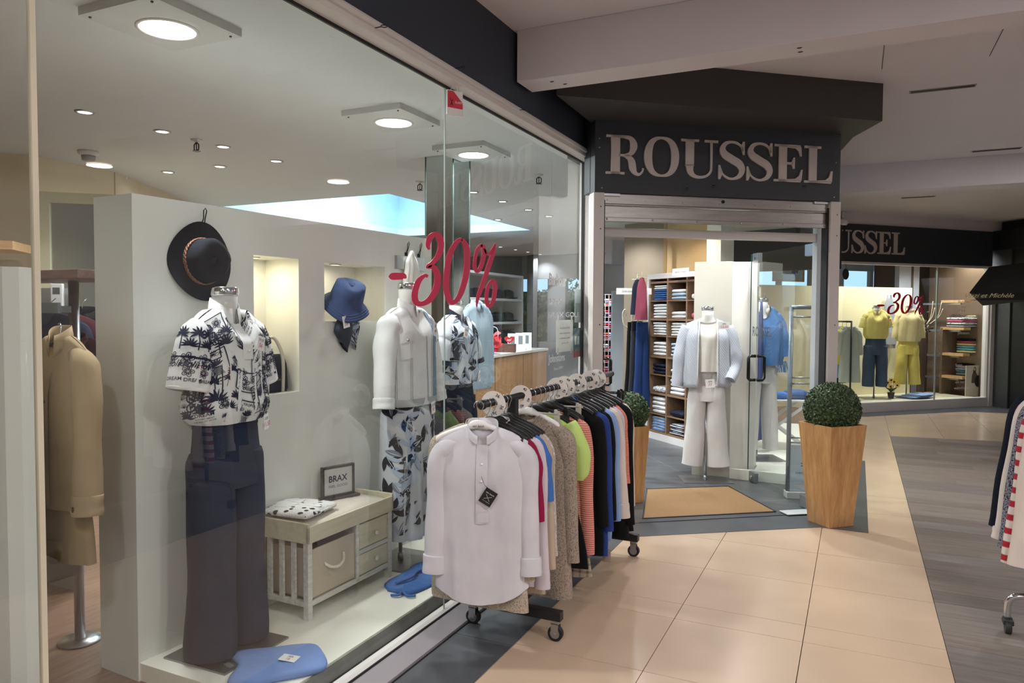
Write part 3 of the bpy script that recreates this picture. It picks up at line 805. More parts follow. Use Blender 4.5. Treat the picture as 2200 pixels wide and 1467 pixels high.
# ------------------------------------------------------------------ entrance portal
A0 = Vector((-1.322, 4.855, 0)); dE = Vector((0.801, 0.599, 0)).normalized(); nE = Vector((-dE.y, dE.x, 0))
def E(s, off, z=0.0): return A0 + dE * s + nE * off + Vector((0, 0, z))
def MBe():          # builder in portal coordinates: x along the doorway, y inward
    return MB()
ME = frame(A0, dE, nE)
def ebox(mb, s0, s1, o0, o1, z0, z1, mi=0):
    b = len(mb.v); mb.box(s0, s1, o0, o1, z0, z1, mi)
    for i in range(b, len(mb.v)): mb.v[i] = tuple(ME @ Vector(mb.v[i]))
S0, S1, OF = -0.305, 1.555, 0.10
sgn = thing('shop_sign', 'dark slate sign board with large pale serif capitals over the shop entrance', 'sign', E(S0, OF, 2.345), atan2(dE.y, dE.x))
W, Hs = S1 - S0, 0.487
mb = MB(); mb.box(0, W, 0, 0.1, 0, Hs); mb.go('board', CHAR, sgn, 0.003)
for x, z in ((0.03, 0.30), (0.03, 0.36), (0.05, 0.03), (W - 0.05, 0.03), (W - 0.04, 0.28)):
    mb = MB(); mb.ball((x, -0.002, z), 0.006, 6); mb.go('screw', STEEL, sgn)
for x, z in ((0.86, 0.075), (0.66, 0.05), (1.56, 0.10)):
    mb = MB(); mb.tube([(x, 0, z), (x, -0.03, z), (x, -0.04, z - 0.01), (x - 0.01, -0.035, z - 0.022), (x - 0.018, -0.03, z - 0.012)], 0.0022, 6); mb.go('hook', MATS['dark_metal'], sgn)

# serif capitals, unit height 1, drawn with overlapping solid pieces
def slab(letter):
    P = []      # polygons (convex-ish) and pens
    def rect(a, b, c, d): P.append(('p', [(a, b), (c, b), (c, d), (a, d)]))
    def wedge(pts): P.append(('p', pts))
    if letter == 'L':
        rect(0.0, 0, 0.42, 0.06); rect(0.0, 0.94, 0.44, 1.0); rect(0.12, 0.0, 0.33, 1.0); rect(0.3, 0, 0.72, 0.06)
        wedge([(0.33, 0.04), (0.74, 0.04), (0.76, 0.34), (0.715, 0.34), (0.66, 0.17), (0.56, 0.09), (0.33, 0.07)]); wdt = 0.78
    elif letter == 'E':
        rect(0.0, 0, 0.7, 0.06); rect(0.0, 0.94, 0.68, 1.0); rect(0.12, 0.0, 0.33, 1.0); rect(0.3, 0.47, 0.5, 0.53)
        wedge([(0.33, 0.04), (0.72, 0.04), (0.75, 0.34), (0.71, 0.34), (0.66, 0.18), (0.56, 0.09), (0.33, 0.07)])
        wedge([(0.33, 0.96), (0.33, 0.93), (0.56, 0.91), (0.64, 0.84), (0.68, 0.70), (0.72, 0.70), (0.70, 0.96)])
        wedge([(0.44, 0.5), (0.5, 0.36), (0.54, 0.36), (0.54, 0.66), (0.5, 0.66)]); wdt = 0.76
    elif letter == 'U':
        rect(0.0, 0.94, 0.44, 1.0); rect(0.58, 0.94, 0.92, 1.0); rect(0.11, 0.3, 0.32, 1.0)
        P.append(('n', [(0.215, 0.34, 0.21), (0.235, 0.16, 0.17), (0.33, 0.045, 0.10), (0.48, 0.015, 0.07), (0.64, 0.06, 0.065), (0.74, 0.18, 0.06), (0.755, 0.36, 0.06), (0.755, 0.99, 0.06)])); wdt = 0.9
    elif letter == 'O':
        pts = []
        for k in range(41):
            a = pi / 2 + 2 * pi * k / 40; wd = 0.055 + 0.165 * abs(cos(a)) ** 1.3
            pts.append((0.44 + (0.44 - wd / 2) * cos(a), 0.5 + (0.52 - 0.03) * sin(a), wd))
        P.append(('n', pts)); wdt = 0.88
    elif letter == 'R':
        rect(0.0, 0, 0.44, 0.06); rect(0.0, 0.94, 0.46, 1.0); rect(0.12, 0.0, 0.33, 1.0)
        P.append(('n', [(0.3, 0.967, 0.066), (0.44, 0.967, 0.07), (0.59, 0.92, 0.12), (0.655, 0.75, 0.2), (0.60, 0.56, 0.13), (0.46, 0.495, 0.07), (0.3, 0.49, 0.06)]))
        P.append(('n', [(0.42, 0.49, 0.07), (0.54, 0.44, 0.13), (0.61, 0.33, 0.19), (0.64, 0.16, 0.19), (0.71, 0.04, 0.10), (0.80, 0.02, 0.07), (0.87, 0.10, 0.05), (0.885, 0.18, 0.045)])); wdt = 0.86
    elif letter == 'S':
        P.append(('n', [(0.62, 0.75, 0.04), (0.58, 0.88, 0.045), (0.46, 0.965, 0.06), (0.32, 0.985, 0.06), (0.17, 0.93, 0.11), (0.10, 0.79, 0.16), (0.16, 0.65, 0.2), (0.34, 0.53, 0.21), (0.53, 0.41, 0.21), (0.60, 0.25, 0.17), (0.53, 0.09, 0.12), (0.38, 0.015, 0.065), (0.24, 0.03, 0.06), (0.11, 0.13, 0.045), (0.05, 0.28, 0.04)]))
        wedge([(0.66, 0.66), (0.66, 1.01), (0.61, 1.01), (0.57, 0.90), (0.62, 0.66)]); wedge([(0.0, 0.36), (0.0, -0.01), (0.05, -0.01), (0.10, 0.12), (0.045, 0.36)]); wdt = 0.68
    return P, wdt
def letter_mesh(ch, h, sx, th):
    P, wdt = slab(ch); mb = MB()
    M = Matrix.Rotation(pi / 2, 4, 'X')     # local y up -> z, thickness toward -y
    for k, q in P:
        if k == 'p': mb.prism([(x * h * sx, y * h) for x, y in q], 0.0, th, 0, M)
        else: pen(mb, [(x, y, w) for x, y, w in q], M, th, 0, 5, h, sx)
    return mb, wdt * h * sx
LETM = plain('sign_letter', (196, 186, 182), 0.5, 0, 0.02)
def sign_word(parent, word, x0, z, h, width, skip=0, mat=LETM, th=0.012):
    ws = [slab(c)[1] for c in word]; gap = 0.035; tot = sum(ws) + gap * (len(word) - 1); sx = width / (tot * h); x = x0
    for i, c in enumerate(word):
        mb, wd = letter_mesh(c, h, sx, th)
        o = mb.go('letter', mat, parent); o.location = (x, -0.001, z); x += wd + gap * h * sx
sign_word(sgn, 'ROUSSEL', 0.075, 0.125, 0.262, 1.72)

# steel roller shutter, folded up
t = thing('roller_shutter', 'rolled-up brushed steel shutter edge with rivets under the entrance sign', 'shutter', E(S0 + 0.07, OF + 0.03, 0), atan2(dE.y, dE.x))
STS = wood('rolled_steel', (158, 154, 150), (178, 173, 168), axis='x', rough=0.3); STS.node_tree.nodes['Principled BSDF'].inputs['Metallic'].default_value = 0.95
Wd = W - 0.14
mb = MB(); mb.box(0, Wd, 0.0, 0.012, 2.275, 2.345); mb.box(0, Wd, 0.0, 0.03, 2.265, 2.275); mb.go('upper_slat', STS, t, 0.003)
mb = MB(); mb.box(0, Wd, 0.01, 0.022, 2.16, 2.262); mb.box(0, Wd, 0.002, 0.024, 2.155, 2.185); mb.go('bottom_slat', STS, t, 0.003)
for i in range(6):
    mb = MB(); mb.ball((0.03 + i * (Wd - 0.06) / 5, 0.0, 2.172), 0.007, 6); mb.go('rivet', STEEL, t)
for i in range(7):
    mb = MB(); mb.ball((0.03 + i * (Wd - 0.06) / 6, -0.001, 2.30), 0.004, 6); mb.go('rivet', STEEL, t)
mb = MB(); mb.cyl((Wd * 0.515, -0.006, 2.317), (Wd * 0.515, 0.0, 2.317), 0.012); mb.go('lock', MATS['dark_metal'], t)
for x in (0.0, Wd - 0.1):
    mb = MB(); mb.box(x - 0.02, x + 0.12, -0.012, -0.001, 2.325, 2.347); mb.go('bracket', STEEL, t, 0.003)
# posts either side
POSTM = plain('post_paint', (200, 192, 188), 0.5, 0, 0.03)
for i, (a, b) in enumerate(((S0 - 0.005, S0 + 0.07), (S1 - 0.07, S1 + 0.01))):
    mb = MB(); ebox(mb, a, b, OF, OF + 0.10, 0, 2.345)
    for z in (2.1, 1.45, 0.8, 0.3, 2.25):
        c = ME @ Vector(((a + b) / 2 + 0.012, OF - 0.001, z)); mb.disc(c, 0.005, -nE, 10, 1)
    struct('trim_%d' % (11 + i), mb, [POSTM, MATS['screw_dark']], 0.002)
    mb = MB(); ebox(mb, b if i == 0 else a - 0.012, b + 0.012 if i == 0 else a, OF + 0.02, OF + 0.09, 0, 2.3); struct('trim_%d' % (13 + i), mb, MATS['gasket'])
# dark soffit box over the entrance
q = [(-1.66, 4.134), (0.121, 5.578), (-0.06, 6.0), (-0.3, 7.2), (-1.70, 5.4)]
mb = MB(); mb.prism(q, 2.83, MC - 0.001); struct('wall_soffit', mb, SOFF)
# mass between soffit and shop behind the sign; header over the doors
mb = MB(); ebox(mb, S0, S1, OF + 0.11, OF + 0.24, 2.36, 3.05); struct('wall_header', mb, CHAR)
mb = MB(); ebox(mb, -0.19, 1.515, 0.31, 0.36, 2.075, 2.135); struct('trim_15', mb, WHITEM, 0.003)
ALU = plain('aluminium', (176, 182, 188), 0.35, 0.35, 0.03)
mb = MB(); ebox(mb, 1.515, 1.635, 0.30, 0.36, 0.0, 2.36); struct('trim_16', mb, plain('jamb_paint', (190, 196, 202), 0.4), 0.003)
mb = MB(); ebox(mb, -0.255, -0.19, 0.30, 0.36, 0.0, 2.36); struct('trim_17', mb, WHITEM, 0.003)
mb = MB(); ebox(mb, -0.19, 1.515, 0.335, 0.336, 2.135, 2.36); struct('window_4', mb, GL2)
# right-hand facade running back along the passage (seen edge-on) and its glass
mb = MB(); mb.bar((-0.20, 6.16, 0.065), (-0.42, 12.05, 0.065), 0.04, 0.13); mb.bar((-0.20, 6.16, 2.54), (-0.42, 12.05, 2.54), 0.04, 0.42)
struct('wall_passage', mb, CHAR)
mb = MB(); mb.add([(-0.20, 6.17, 0.13), (-0.42, 12.05, 0.13), (-0.42, 12.05, 2.33), (-0.20, 6.17, 2.33)], [(0, 1, 2, 3)]); struct('window_5', mb, GL)

# glass doors, open inwards
def glass_door(label, hinge, free, other=False):
    hinge = Vector(hinge); free = Vector(free); L = (free - hinge).length; d = (free - hinge) / L
    t = thing('glass_door', label, 'door', hinge, atan2(d.y, d.x))
    mb = MB(); mb.add([(0.02, 0, 0.015), (L, 0, 0.015), (L, 0, 2.07), (0.02, 0, 2.07)], [(0, 1, 2, 3)]); mb.go('pane', GL2, t)
    mb = MB(); mb.box(0.012, 0.02, -0.005, 0.005, 0.015, 2.07); mb.box(L - 0.001, L + 0.003, -0.004, 0.004, 0.015, 2.07); mb.go('pane_edge', plain('green_glass_edge', (30, 60, 58), 0.2), t)
    for z in (0.015, 1.98):
        mb = MB(); mb.box(0.0, 0.16, -0.018, 0.018, z, z + 0.09); mb.go('hinge_clamp', STEEL, t, 0.003)
    for z in (0.0, 1.97):
        mb = MB(); mb.box(L - 0.17, L - 0.06, -0.02, 0.02, z + 0.012, z + 0.10); lk = mb.go('lock_clamp', STEEL, t, 0.003)
        mb = MB(); mb.cyl((L - 0.115, -0.021, z + 0.055), (L - 0.115, -0.026, z + 0.055), 0.014); mb.cyl((L - 0.115, 0.021, z + 0.055), (L - 0.115, 0.026, z + 0.055), 0.014); mb.go('lock_cylinder', CHROME, lk)
    for sy in (-1, 1):
        mb = MB(); p = [(L - 0.13, 0.008 * sy, 0.935), (L - 0.13, 0.06 * sy, 0.935), (L - 0.13, 0.075 * sy, 0.95), (L - 0.13, 0.075 * sy, 1.135), (L - 0.13, 0.06 * sy, 1.15), (L - 0.13, 0.008 * sy, 1.15)]
        mb.tube(p, 0.014, 12); mb.go('pull_handle', plain('gloss_black', (14, 14, 15), 0.12), t)
    if not other:
        mb = MB()
        write(mb, 'ROUSSEL', frame((L - 0.22, -0.003, 1.33), (-1, 0, 0), (0, 0, 1)), 0.085, 0.36, 0, 0.015); mb.go('door_lettering', plain('dark_vinyl', (28, 34, 60), 0.5), t)
    return t
glass_door('open frameless glass door on the right, with chrome clamps and a black square pull handle', (-0.285, 6.05, 0), (-0.885, 6.99, 0))
glass_door('open glass door seen edge-on against the left side of the entrance', tuple(E(-0.155, 0.37)), tuple(E(-0.155, 0.37) + (at_d(1297, 700, 6.4) - at_d(1297, 700, 5.4)).normalized() * Vector((1, 1, 0)) * 0.95), True)

# coir mat in its well
COIR = tweed('coir', [(124, 96, 66), (150, 118, 84), (172, 138, 102)], 240, (1, 1, 1), 0.8)
mat = thing('doormat', 'trapezoid brown coir mat sunk in the floor of the entrance', 'doormat', (0, 0, 0))
mp = [(-1.41, 5.29), (-0.54, 5.93), (-1.0, 6.62), (-1.62, 6.2)]
mb = MB(); mb.prism(mp, 0.0042, 0.009); mb.go('pile', COIR, mat)
mb = MB()
for a, b in zip(mp, mp[1:] + mp[:1]): mb.bar((a[0], a[1], 0.006), (b[0], b[1], 0.006), 0.012, 0.012)
mb.go('edge_strip', MATS['gasket'], mat)
mb = MB(); mb.prism([(-1.41, 5.18), (-0.46, 5.88), (-0.54, 5.93), (-1.42, 5.28)], 0.0, 0.007); struct('trim_18', mb, plain('threshold_metal', (86, 86, 90), 0.35, 0.3))

# ------------------------------------------------------------------ mall enclosure behind the camera
FMW = plain('far_mall_wall', (176, 172, 168), 0.8, 0, 0.05)
mb = MB(); mb.box(2.3, 4.6, 16.9, 17.1, 0, MC); struct('wall_right_far', mb, FMW)
mb = MB(); mb.box(-1.7, 4.6, -6.2, -6, 0, MC); struct('wall_behind', mb, FMW)
mb = MB(); mb.box(4.6, 4.8, -6, 18.4, 0, MC)
struct('wall_right', mb, plain('far_mall_wall', (176, 172, 168), 0.8, 0, 0.05))
mb = MB(); mb.box(-9.6, -9.4, -3, 18.4, 0, CEIL); struct('wall_left', mb, WARMW)
mb = MB(); mb.box(-9.4, -1.9, -3.2, -3, 0, CEIL); struct('wall_left_near', mb, WARMW)
mb = MB(); mb.box(-1.0, 6, 18.4, 18.6, 0, 1.2); struct('wall_far', mb, WARMW)
for i, (x, y) in enumerate(added_mall_lights):
    t = thing('added_downlight', 'added round mall ceiling downlight out of view, %s' % ['by the window wall', 'over the middle of the passage', 'by the far side wall', 'just right of the viewpoint', 'further right beside it', 'level with the entrance at the side', 'deep in the side passage', 'right above the viewpoint', 'close behind near the glass', 'over the wooden planks'][i], 'ceiling light', (x, y, MC), 0, 'added mall downlights out of view')
    mb = MB(); mb.lathe([(0.15, 0), (0.15, -0.012), (0.125, -0.015), (0.122, -0.004)], n=28, cap0=False, cap1=False); mb.go('trim_ring', WHITEM, t)
    mb = MB(); mb.disc((0, 0, -0.01), 0.124); mb.go('diffuser', emit('added_lamp_glow', (255, 236, 214), 6), t)

# ================================================================== WINDOW DISPLAY
# display partition with two lit niches and its low plinth
P0 = Vector((-2.645, 2.03, 0)); P1 = Vector((-2.51, 4.10, 0)); dN = (P1 - P0).normalized(); nN = Vector((-dN.y, dN.x, 0))   # nN points to -x
MN = frame(P0, dN, nN)
def nbox(mb, s0, s1, o0, o1, z0, z1, mi=0):
    b = len(mb.v); mb.box(s0, s1, o0, o1, z0, z1, mi)
    for i in range(b, len(mb.v)): mb.v[i] = tuple(MN @ Vector(mb.v[i]))
LN = (P1 - P0).length; TH = 0.255
n1 = (0.615, 0.905, 1.12, 1.797); n2 = (1.09, 1.60, 1.475, 1.797)
mb = MB()
cuts = [0, n1[0], n1[1], n2[0], n2[1], LN]
nbox(mb, 0, n1[0], 0, TH, 0, 2.0); nbox(mb, n1[1], n2[0], 0, TH, 0, 2.0); nbox(mb, n2[1], LN, 0, TH, 0, 2.0)
for n in (n1, n2):
    nbox(mb, n[0], n[1], 0, TH, 0, n[2]); nbox(mb, n[0], n[1], 0, TH, n[3], 2.0); nbox(mb, n[0], n[1], TH - 0.02, TH, n[2], n[3])
struct('wall_display', mb, SHOPW)
for i, n in enumerate((n1, n2)):
    c = MN @ Vector(((n[0] + n[1]) / 2 - 0.05, 0.11, n[3]))
    t = thing('niche_light', ('small recessed lamp in the top of the tall narrow wall niche', 'small recessed lamp in the top of the wide niche with the bucket hat')[i], 'lamp', c, 0)
    mb = MB(); mb.lathe([(0.035, 0), (0.035, -0.006), (0.028, -0.007)], n=20, cap0=False, cap1=False); mb.go('ring', WHITEM, t)
    mb = MB(); mb.disc((0, 0, -0.005), 0.028); mb.go('bulb', emit('niche_glow', (255, 232, 190), 5), t)
    lamp('AREA', 'niche_lamp_light', c - Vector((0, 0, 0.012)), 1.3 if i == 0 else 0.5, (1.0, 0.86, 0.62), 0.05)
pl = thing('display_plinth', 'low cream platform filling the shop window under the mannequins', 'platform', (0, 0, 0))
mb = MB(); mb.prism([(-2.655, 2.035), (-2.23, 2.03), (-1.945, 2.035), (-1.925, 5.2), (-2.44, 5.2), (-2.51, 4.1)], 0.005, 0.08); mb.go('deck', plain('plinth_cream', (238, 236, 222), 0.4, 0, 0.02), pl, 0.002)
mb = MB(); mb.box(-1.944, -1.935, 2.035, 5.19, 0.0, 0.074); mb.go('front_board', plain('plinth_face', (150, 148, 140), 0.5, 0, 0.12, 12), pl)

# ---- mannequin in tropical print shirt and navy trousers
def slv(sx, x0, z0, dx, dz, ra0=0.075, ra1=0.078, rb0=0.07, rb1=0.075, dy=0.0):
    return ([(sx * x0, 0, z0), (sx * (x0 + dx * 0.45), dy * 0.4, z0 + dz * 0.4), (sx * (x0 + dx), dy, z0 + dz)], [ra0, (ra0 + ra1) / 2 * 1.03, ra1], [rb0, (rb0 + rb1) / 2, rb1])
m1 = mannequin('headless mannequin in tropical print shirt and navy trousers at the near end of the window', (-2.42, 2.29, 0.08), radians(93), 1.515, (0.37, 0.34), (0.03, 0.06), baserot=radians(-2), sh=0.16)
NAVYT = cloth('navy_denim', (37, 45, 66), 0.12)
trousers(m1, 'trousers', NAVYT, 'wide navy denim trousers', 1.0, -0.26, 0.02 - 1.0, 0.15, 0.175, 0.1, 0.105, 0.0, 1, 0.0)
PRW = cloth('print_ground', (224, 224, 224), 0.25)
shp, bd = top(m1, 'printed_shirt', PRW, 'white short-sleeved shirt printed with navy palms, frames and words', 1.455, 0.985,
    [(0, 0.165), (0.2, 0.182), (0.6, 0.176), (0.85, 0.195), (0.96, 0.19), (1, 0.16)], [(0, 0.058), (0.22, 0.12), (0.85, 0.13), (1, 0.105)], 0.06, (0.062, 0.06, 0.012), 4, 9, 0.05,
    None, col='fold', colh=0.055, placket=(0.0, 0.36), buttons=2, bmat=plain('pearl', (236, 236, 236), 0.2), deco=deco_tropic, cmat=plain('white_rib', (232, 232, 230), 0.8))
for sg, rr in ((-1, 1), (1, 2)):
    # printed sleeves: a shell of their own so the print wraps round them
    sv = Shell([(0, 0.035), (0.12, 0.06), (0.35, 0.07), (1, 0.076)], [(0, 0.03), (0.15, 0.06), (0.35, 0.074), (1, 0.078)], lambda u, q: 0.045, lambda u, q: -0.235, 5, 0.05, rr)
    mb = MB(); sv.mesh(mb, nt=30, nv=10)
    r = random.Random(rr)
    for th in (-pi, -2.2, -1.5, -0.7, 0.0):
        for v, m in ((0.3, join([m_palm(0.085), xf(m_bush(0.035), 0.035, -0.03)])), (0.56, m_frame(0.05, 0.001)), (0.70, join([xf(m_text('Holiday', 0.026, 0.4), 0, 0), xf(m_flower(0.025), -0.03, 0.035), xf(m_flower(0.022), 0.035, -0.02)])), (0.9, m_text('DREAM', 0.014))):
            sv.decal(mb, *m, th + r.uniform(-0.1, 0.1), v, 1, rot=0.06)
    o = mb.go('sleeve', [PRW, cloth('navy_print', (38, 42, 62))], bd); o.location = (sg * 0.15, 0, 1.365); o.rotation_euler = (0, -sg * 0.22, 0)
    mb = MB(); mb.lathe([(0.078, 0), (0.081, -0.012), (0.075, -0.014)], n=30, cap0=False, cap1=False); c = mb.go('cuff', plain('white_rib', (232, 232, 230)), o); c.location = (0, 0, -0.228)
price_tag(m1, shp.S(-1.25, 0.30) + Vector((0.0, -0.012, 0)), (0.1, -1, 0), 0.05, 0.06, ('79,95', '56'), -0.25)
price_tag(m1, Vector((0.10, -0.128, 0.975)), (0.3, -1, 0), 0.045, 0.065, ('-30%', '111,50'), 0.05)

# ---- mannequin in white denim jacket and leaf print skirt
m2 = mannequin('headless mannequin in white denim jacket and leaf print skirt behind the bench', (-2.34, 3.56, 0.08), radians(88), 1.58, (0.36, 0.36), (0.0, 0.05), baserot=radians(2), sh=0.165)
LEAFG = cloth('print_pale', (196, 200, 206), 0.3)
mb = MB(); sk = Shell([(0, 0.15), (0.2, 0.175), (1, 0.19)], [(0, 0.1), (0.2, 0.125), (1, 0.135)], lambda u, q: 1.0, lambda u, q: 0.17, 8, 0.10, 5)
sk.mesh(mb, nt=60, nv=24, close_top=False); mt = [LEAFG] + deco_leaves(42, 11, 0.06, 0.12, ths=(-pi * 1.1, 0.7))(sk, mb)
sub(mb.go('skirt', mt, m2), 'long pale skirt printed with black and grey leaves')
WDEN = cloth('white_denim', (222, 223, 222), 0.3); WSEAM = cloth('white_denim_seam', (172, 175, 177), 0.2)
sh2, jk = top(m2, 'denim_jacket', WDEN, 'open white denim jacket with chest pockets and folded cuffs', 1.475, 0.925,
    [(0, 0.19), (0.25, 0.205), (0.9, 0.2), (1, 0.195)], [(0, 0.05), (0.25, 0.12), (1, 0.125)], 0.05, (0.062, 0.055, 0.01), 6, 7, 0.035,
    arms(0.19, 1.475, 0.05, 0.50, 0.075, 0.062, 0.05, 0.07, 0.055, -0.03), cuff=0.055, col='fold', colh=0.06)
mb = MB(); sh2.strip(mb, -0.98, 0.5, 0.02, 0.985, 0, 0.004); sub(mb.go('inner_top', cloth('dusty_blue', (120, 140, 162)), m2), 'dusty blue top under the jacket')
for th in (-2.25, -1.0 + 0.35):
    mb = MB(); a = Shell.S
    def patch(sh, mb, th, wid, va, vb, eps, mi=0): sh.strip(mb, th, wid, va, vb, mi, eps, 4)
    patch(sh2, mb, th, 0.62, 0.24, 0.50, 0.005); patch(sh2, mb, th, 0.70, 0.225, 0.235, 0.006); patch(sh2, mb, th, 0.66, 0.22, 0.32, 0.010)
    pk = mb.go('chest_pocket', WDEN, jk)
    p = sh2.S(th, 0.30) + sh2.N(th, 0.30) * 0.009; mb = MB(); mb.ball(tuple(p), 0.008, 6); mb.go('button', STEEL, pk)
for th, w_ in ((-1.52, 0.03), (-1.30, 0.03), (-2.05, 0.025), (-2.12, 0.025), (-2.7, 0.025), (-2.76, 0.025)):
    mb = MB(); sh2.strip(mb, th, w_, 0.22, 0.97, 0, 0.0035); mb.go('seam', WSEAM, jk)
mb = MB(); wbs = Shell([(0, 0.203), (1, 0.2)], [(0, 0.129), (1, 0.129)], lambda u, q: 0.965, lambda u, q: 0.922, 6, 0.01, 1); wbs.mesh(mb, nt=48, nv=3, close_top=False); mb.go('waistband', WSEAM, jk)
price_tag(m2, sh2.S(-1.22, 0.22) + Vector((0, -0.02, 0)), (0.3, -1, 0), 0.05, 0.08, ('-30%', '49'), -0.2)
price_tag(m2, Vector((0.07, -0.13, 0.90)), (0.2, -1, 0), 0.055, 0.07, ('139,95', '98'), 0.1)

# ---- third mannequin, leaf print shirt and black trousers
m3 = mannequin('headless mannequin in dark collared leaf print shirt and black trousers beyond the glass joint', (-2.62, 4.62, 0.081), radians(88), 1.50, (0.3, 0.3), (0.0, 0.05), sh=0.165)
BLKC = cloth('black_cloth', (20, 21, 26), 0.3)
NVYC = cloth('dark_navy_cloth', (30, 36, 54), 0.3)
trousers(m3, 'trousers', cloth('ink_trousers', (28, 34, 48)), 'dark ink trousers', 1.00, -0.28, 0.03 - 1.00, 0.15, 0.18, 0.1, 0.11, 0.02, 3)
sh3, b3 = top(m3, 'printed_shirt', LEAFG, 'pale shirt printed with black and grey leaves', 1.43, 0.94, [(0, 0.18), (0.25, 0.2), (0.85, 0.205), (1, 0.18)], [(0, 0.05), (0.25, 0.12), (1, 0.12)], 0.055, (0.062, 0.06, 0.012), 8, 7, 0.05,
    arms(0.18, 1.43, 0.055, 0.30, 0.055, 0.062, 0.064, 0.07, 0.066, -0.02), cuff=0.03, col='fold', colh=0.05, cmat=NVYC, deco=deco_leaves(26, 5, 0.06, 0.13, ths=(-pi * 1.1, 0.6)))
price_tag(m3, sh3.S(-1.9, 0.25) + Vector((0, -0.015, 0)), (0, -1, 0), 0.06, 0.075, ('-30%', '56'), -0.3)
price_tag(m3, Vector((0.13, -0.12, 0.98)), (0.3, -1, 0), 0.05, 0.08, ('-30%', '69'), 0.1)

# ---- bench with cushion, basket and two drawers
WASH = wood('whitewash', (186, 184, 174), (222, 220, 212), axis='x', ns=5, rough=0.6)
WASHC = wood('cream_wood', (196, 188, 160), (216, 208, 182), axis='x', ns=4, rough=0.6)
LIN = cloth('linen_cushion', (206, 198, 184), 0.1)
bn = thing('storage_bench', 'whitewashed wooden storage bench with linen cushion, basket and two drawers', 'bench', (-2.295, 2.655, 0.08), radians(89))
L_, D_, Hb = 0.665, 0.345, 0.43
for x in (0.0, L_ - 0.03):
    for y in (0.0, D_ - 0.03):
        mb = MB(); mb.box(x, x + 0.03, y, y + 0.03, 0, Hb - 0.06); mb.go('leg', WASH, bn, 0.002)
mb = MB()
mb.box(0.03, L_ - 0.03, 0.004, 0.026, 0.06, 0.085); mb.box(0.03, L_ - 0.03, D_ - 0.026, D_ - 0.004, 0.06, 0.085)
for x in (0.004, L_ - 0.026): mb.box(x, x + 0.022, 0.03, D_ - 0.03, 0.06, 0.085)
mb.box(0.365, 0.385, 0.004, D_ - 0.004, 0.06, Hb - 0.06); mb.box(0.385, L_ - 0.03, 0.004, 0.02, 0.2, 0.222); mb.box(0.03, L_ - 0.03, 0.02, D_ - 0.02, 0.062, 0.072)
mb.go('frame', WASH, bn, 0.002)
for k in range(3):
    mb = MB(); y = 0.085 + k * 0.075; mb.box(0.008, 0.020, y, y + 0.028, 0.085, Hb - 0.06); mb.go('slat', WASH, bn, 0.002)
mb = MB(); t_ = 0.014
mb.box(-0.006, L_ + 0.006, -0.006, -0.006 + t_, Hb - 0.065, Hb + 0.015); mb.box(-0.006, L_ + 0.006, D_ + 0.006 - t_, D_ + 0.006, Hb - 0.065, Hb + 0.035)
for x in (-0.006, L_ + 0.006 - t_): mb.box(x, x + t_, -0.006, D_ + 0.006, Hb - 0.065, Hb + 0.03)
mb.box(0, L_, 0, D_, Hb - 0.065, Hb - 0.05); mb.go('tray', WASHC, bn, 0.002)
mb = MB(); R = []
for k in range(9):
    f = k / 8; x = 0.015 + (L_ - 0.03) * (0.5 - 0.5 * cos(pi * f)); hh = 0.028 * (sin(pi * f) ** 0.35 if 0 < f < 1 else 0.0) + 0.003
    R.append([Vector((x, D_ / 2 + (D_ / 2 - 0.012) * math.copysign(abs(cos(a)) ** 0.35, cos(a)), Hb - 0.018 + hh * math.copysign(abs(sin(a)) ** 0.6, sin(a)) * (1.35 if sin(a) > 0 else 1))) for a in [2 * pi * q / 24 for q in range(24)]])
mb.rings(R, True, True, True); mb.go('cushion', LIN, bn)
mb = MB(); b0, b1, b2, b3_, bz0, bz1 = 0.036, 0.36, 0.012, D_ - 0.05, 0.088, 0.325
for a in ((b0, b1, b2, b2 + 0.008), (b0, b1, b3_ - 0.008, b3_), (b0, b0 + 0.008, b2, b3_), (b1 - 0.008, b1, b2, b3_)): mb.box(*a, bz0, bz1)
mb.box(b0, b1, b2, b3_, bz0, bz0 + 0.008); bk = mb.go('basket', plain('basket_board', (186, 172, 152), 0.8, 0, 0.05), bn, 0.002)
mb = MB(); pts = spline([(0.125, 0.006, 0.235), (0.15, -0.012, 0.215), (0.195, -0.02, 0.207), (0.24, -0.012, 0.222), (0.262, 0.006, 0.25)], 8); mb.tube(pts, 0.007, 8)
for k in range(30):
    i = k * (len(pts) - 1) // 30; p = Vector(pts[i]); mb.ball(tuple(p + Vector((0.0, -0.002 * sin(k * 2.1), 0.003 * cos(k * 2.1)))), 0.0062, 4)
mb.go('rope_handle', plain('rope', (220, 210, 190), 0.9), bk)
for z in (0.09, 0.226):
    mb = MB(); mb.box(0.39, L_ - 0.035, 0.006, D_ - 0.05, z, z + 0.128 if z > 0.2 else z + 0.106); dr = mb.go('drawer', WASHC, bn, 0.003)
    mb = MB(); mb.lathe([(0.004, 0), (0.004, 0.012), (0.012, 0.016), (0.013, 0.022), (0.009, 0.028), (0, 0.03)], n=16, M=Matrix.Translation((0.51, 0.006, z + 0.058)) @ Matrix.Rotation(pi / 2, 4, 'X')); mb.go('knob', WASH, dr)

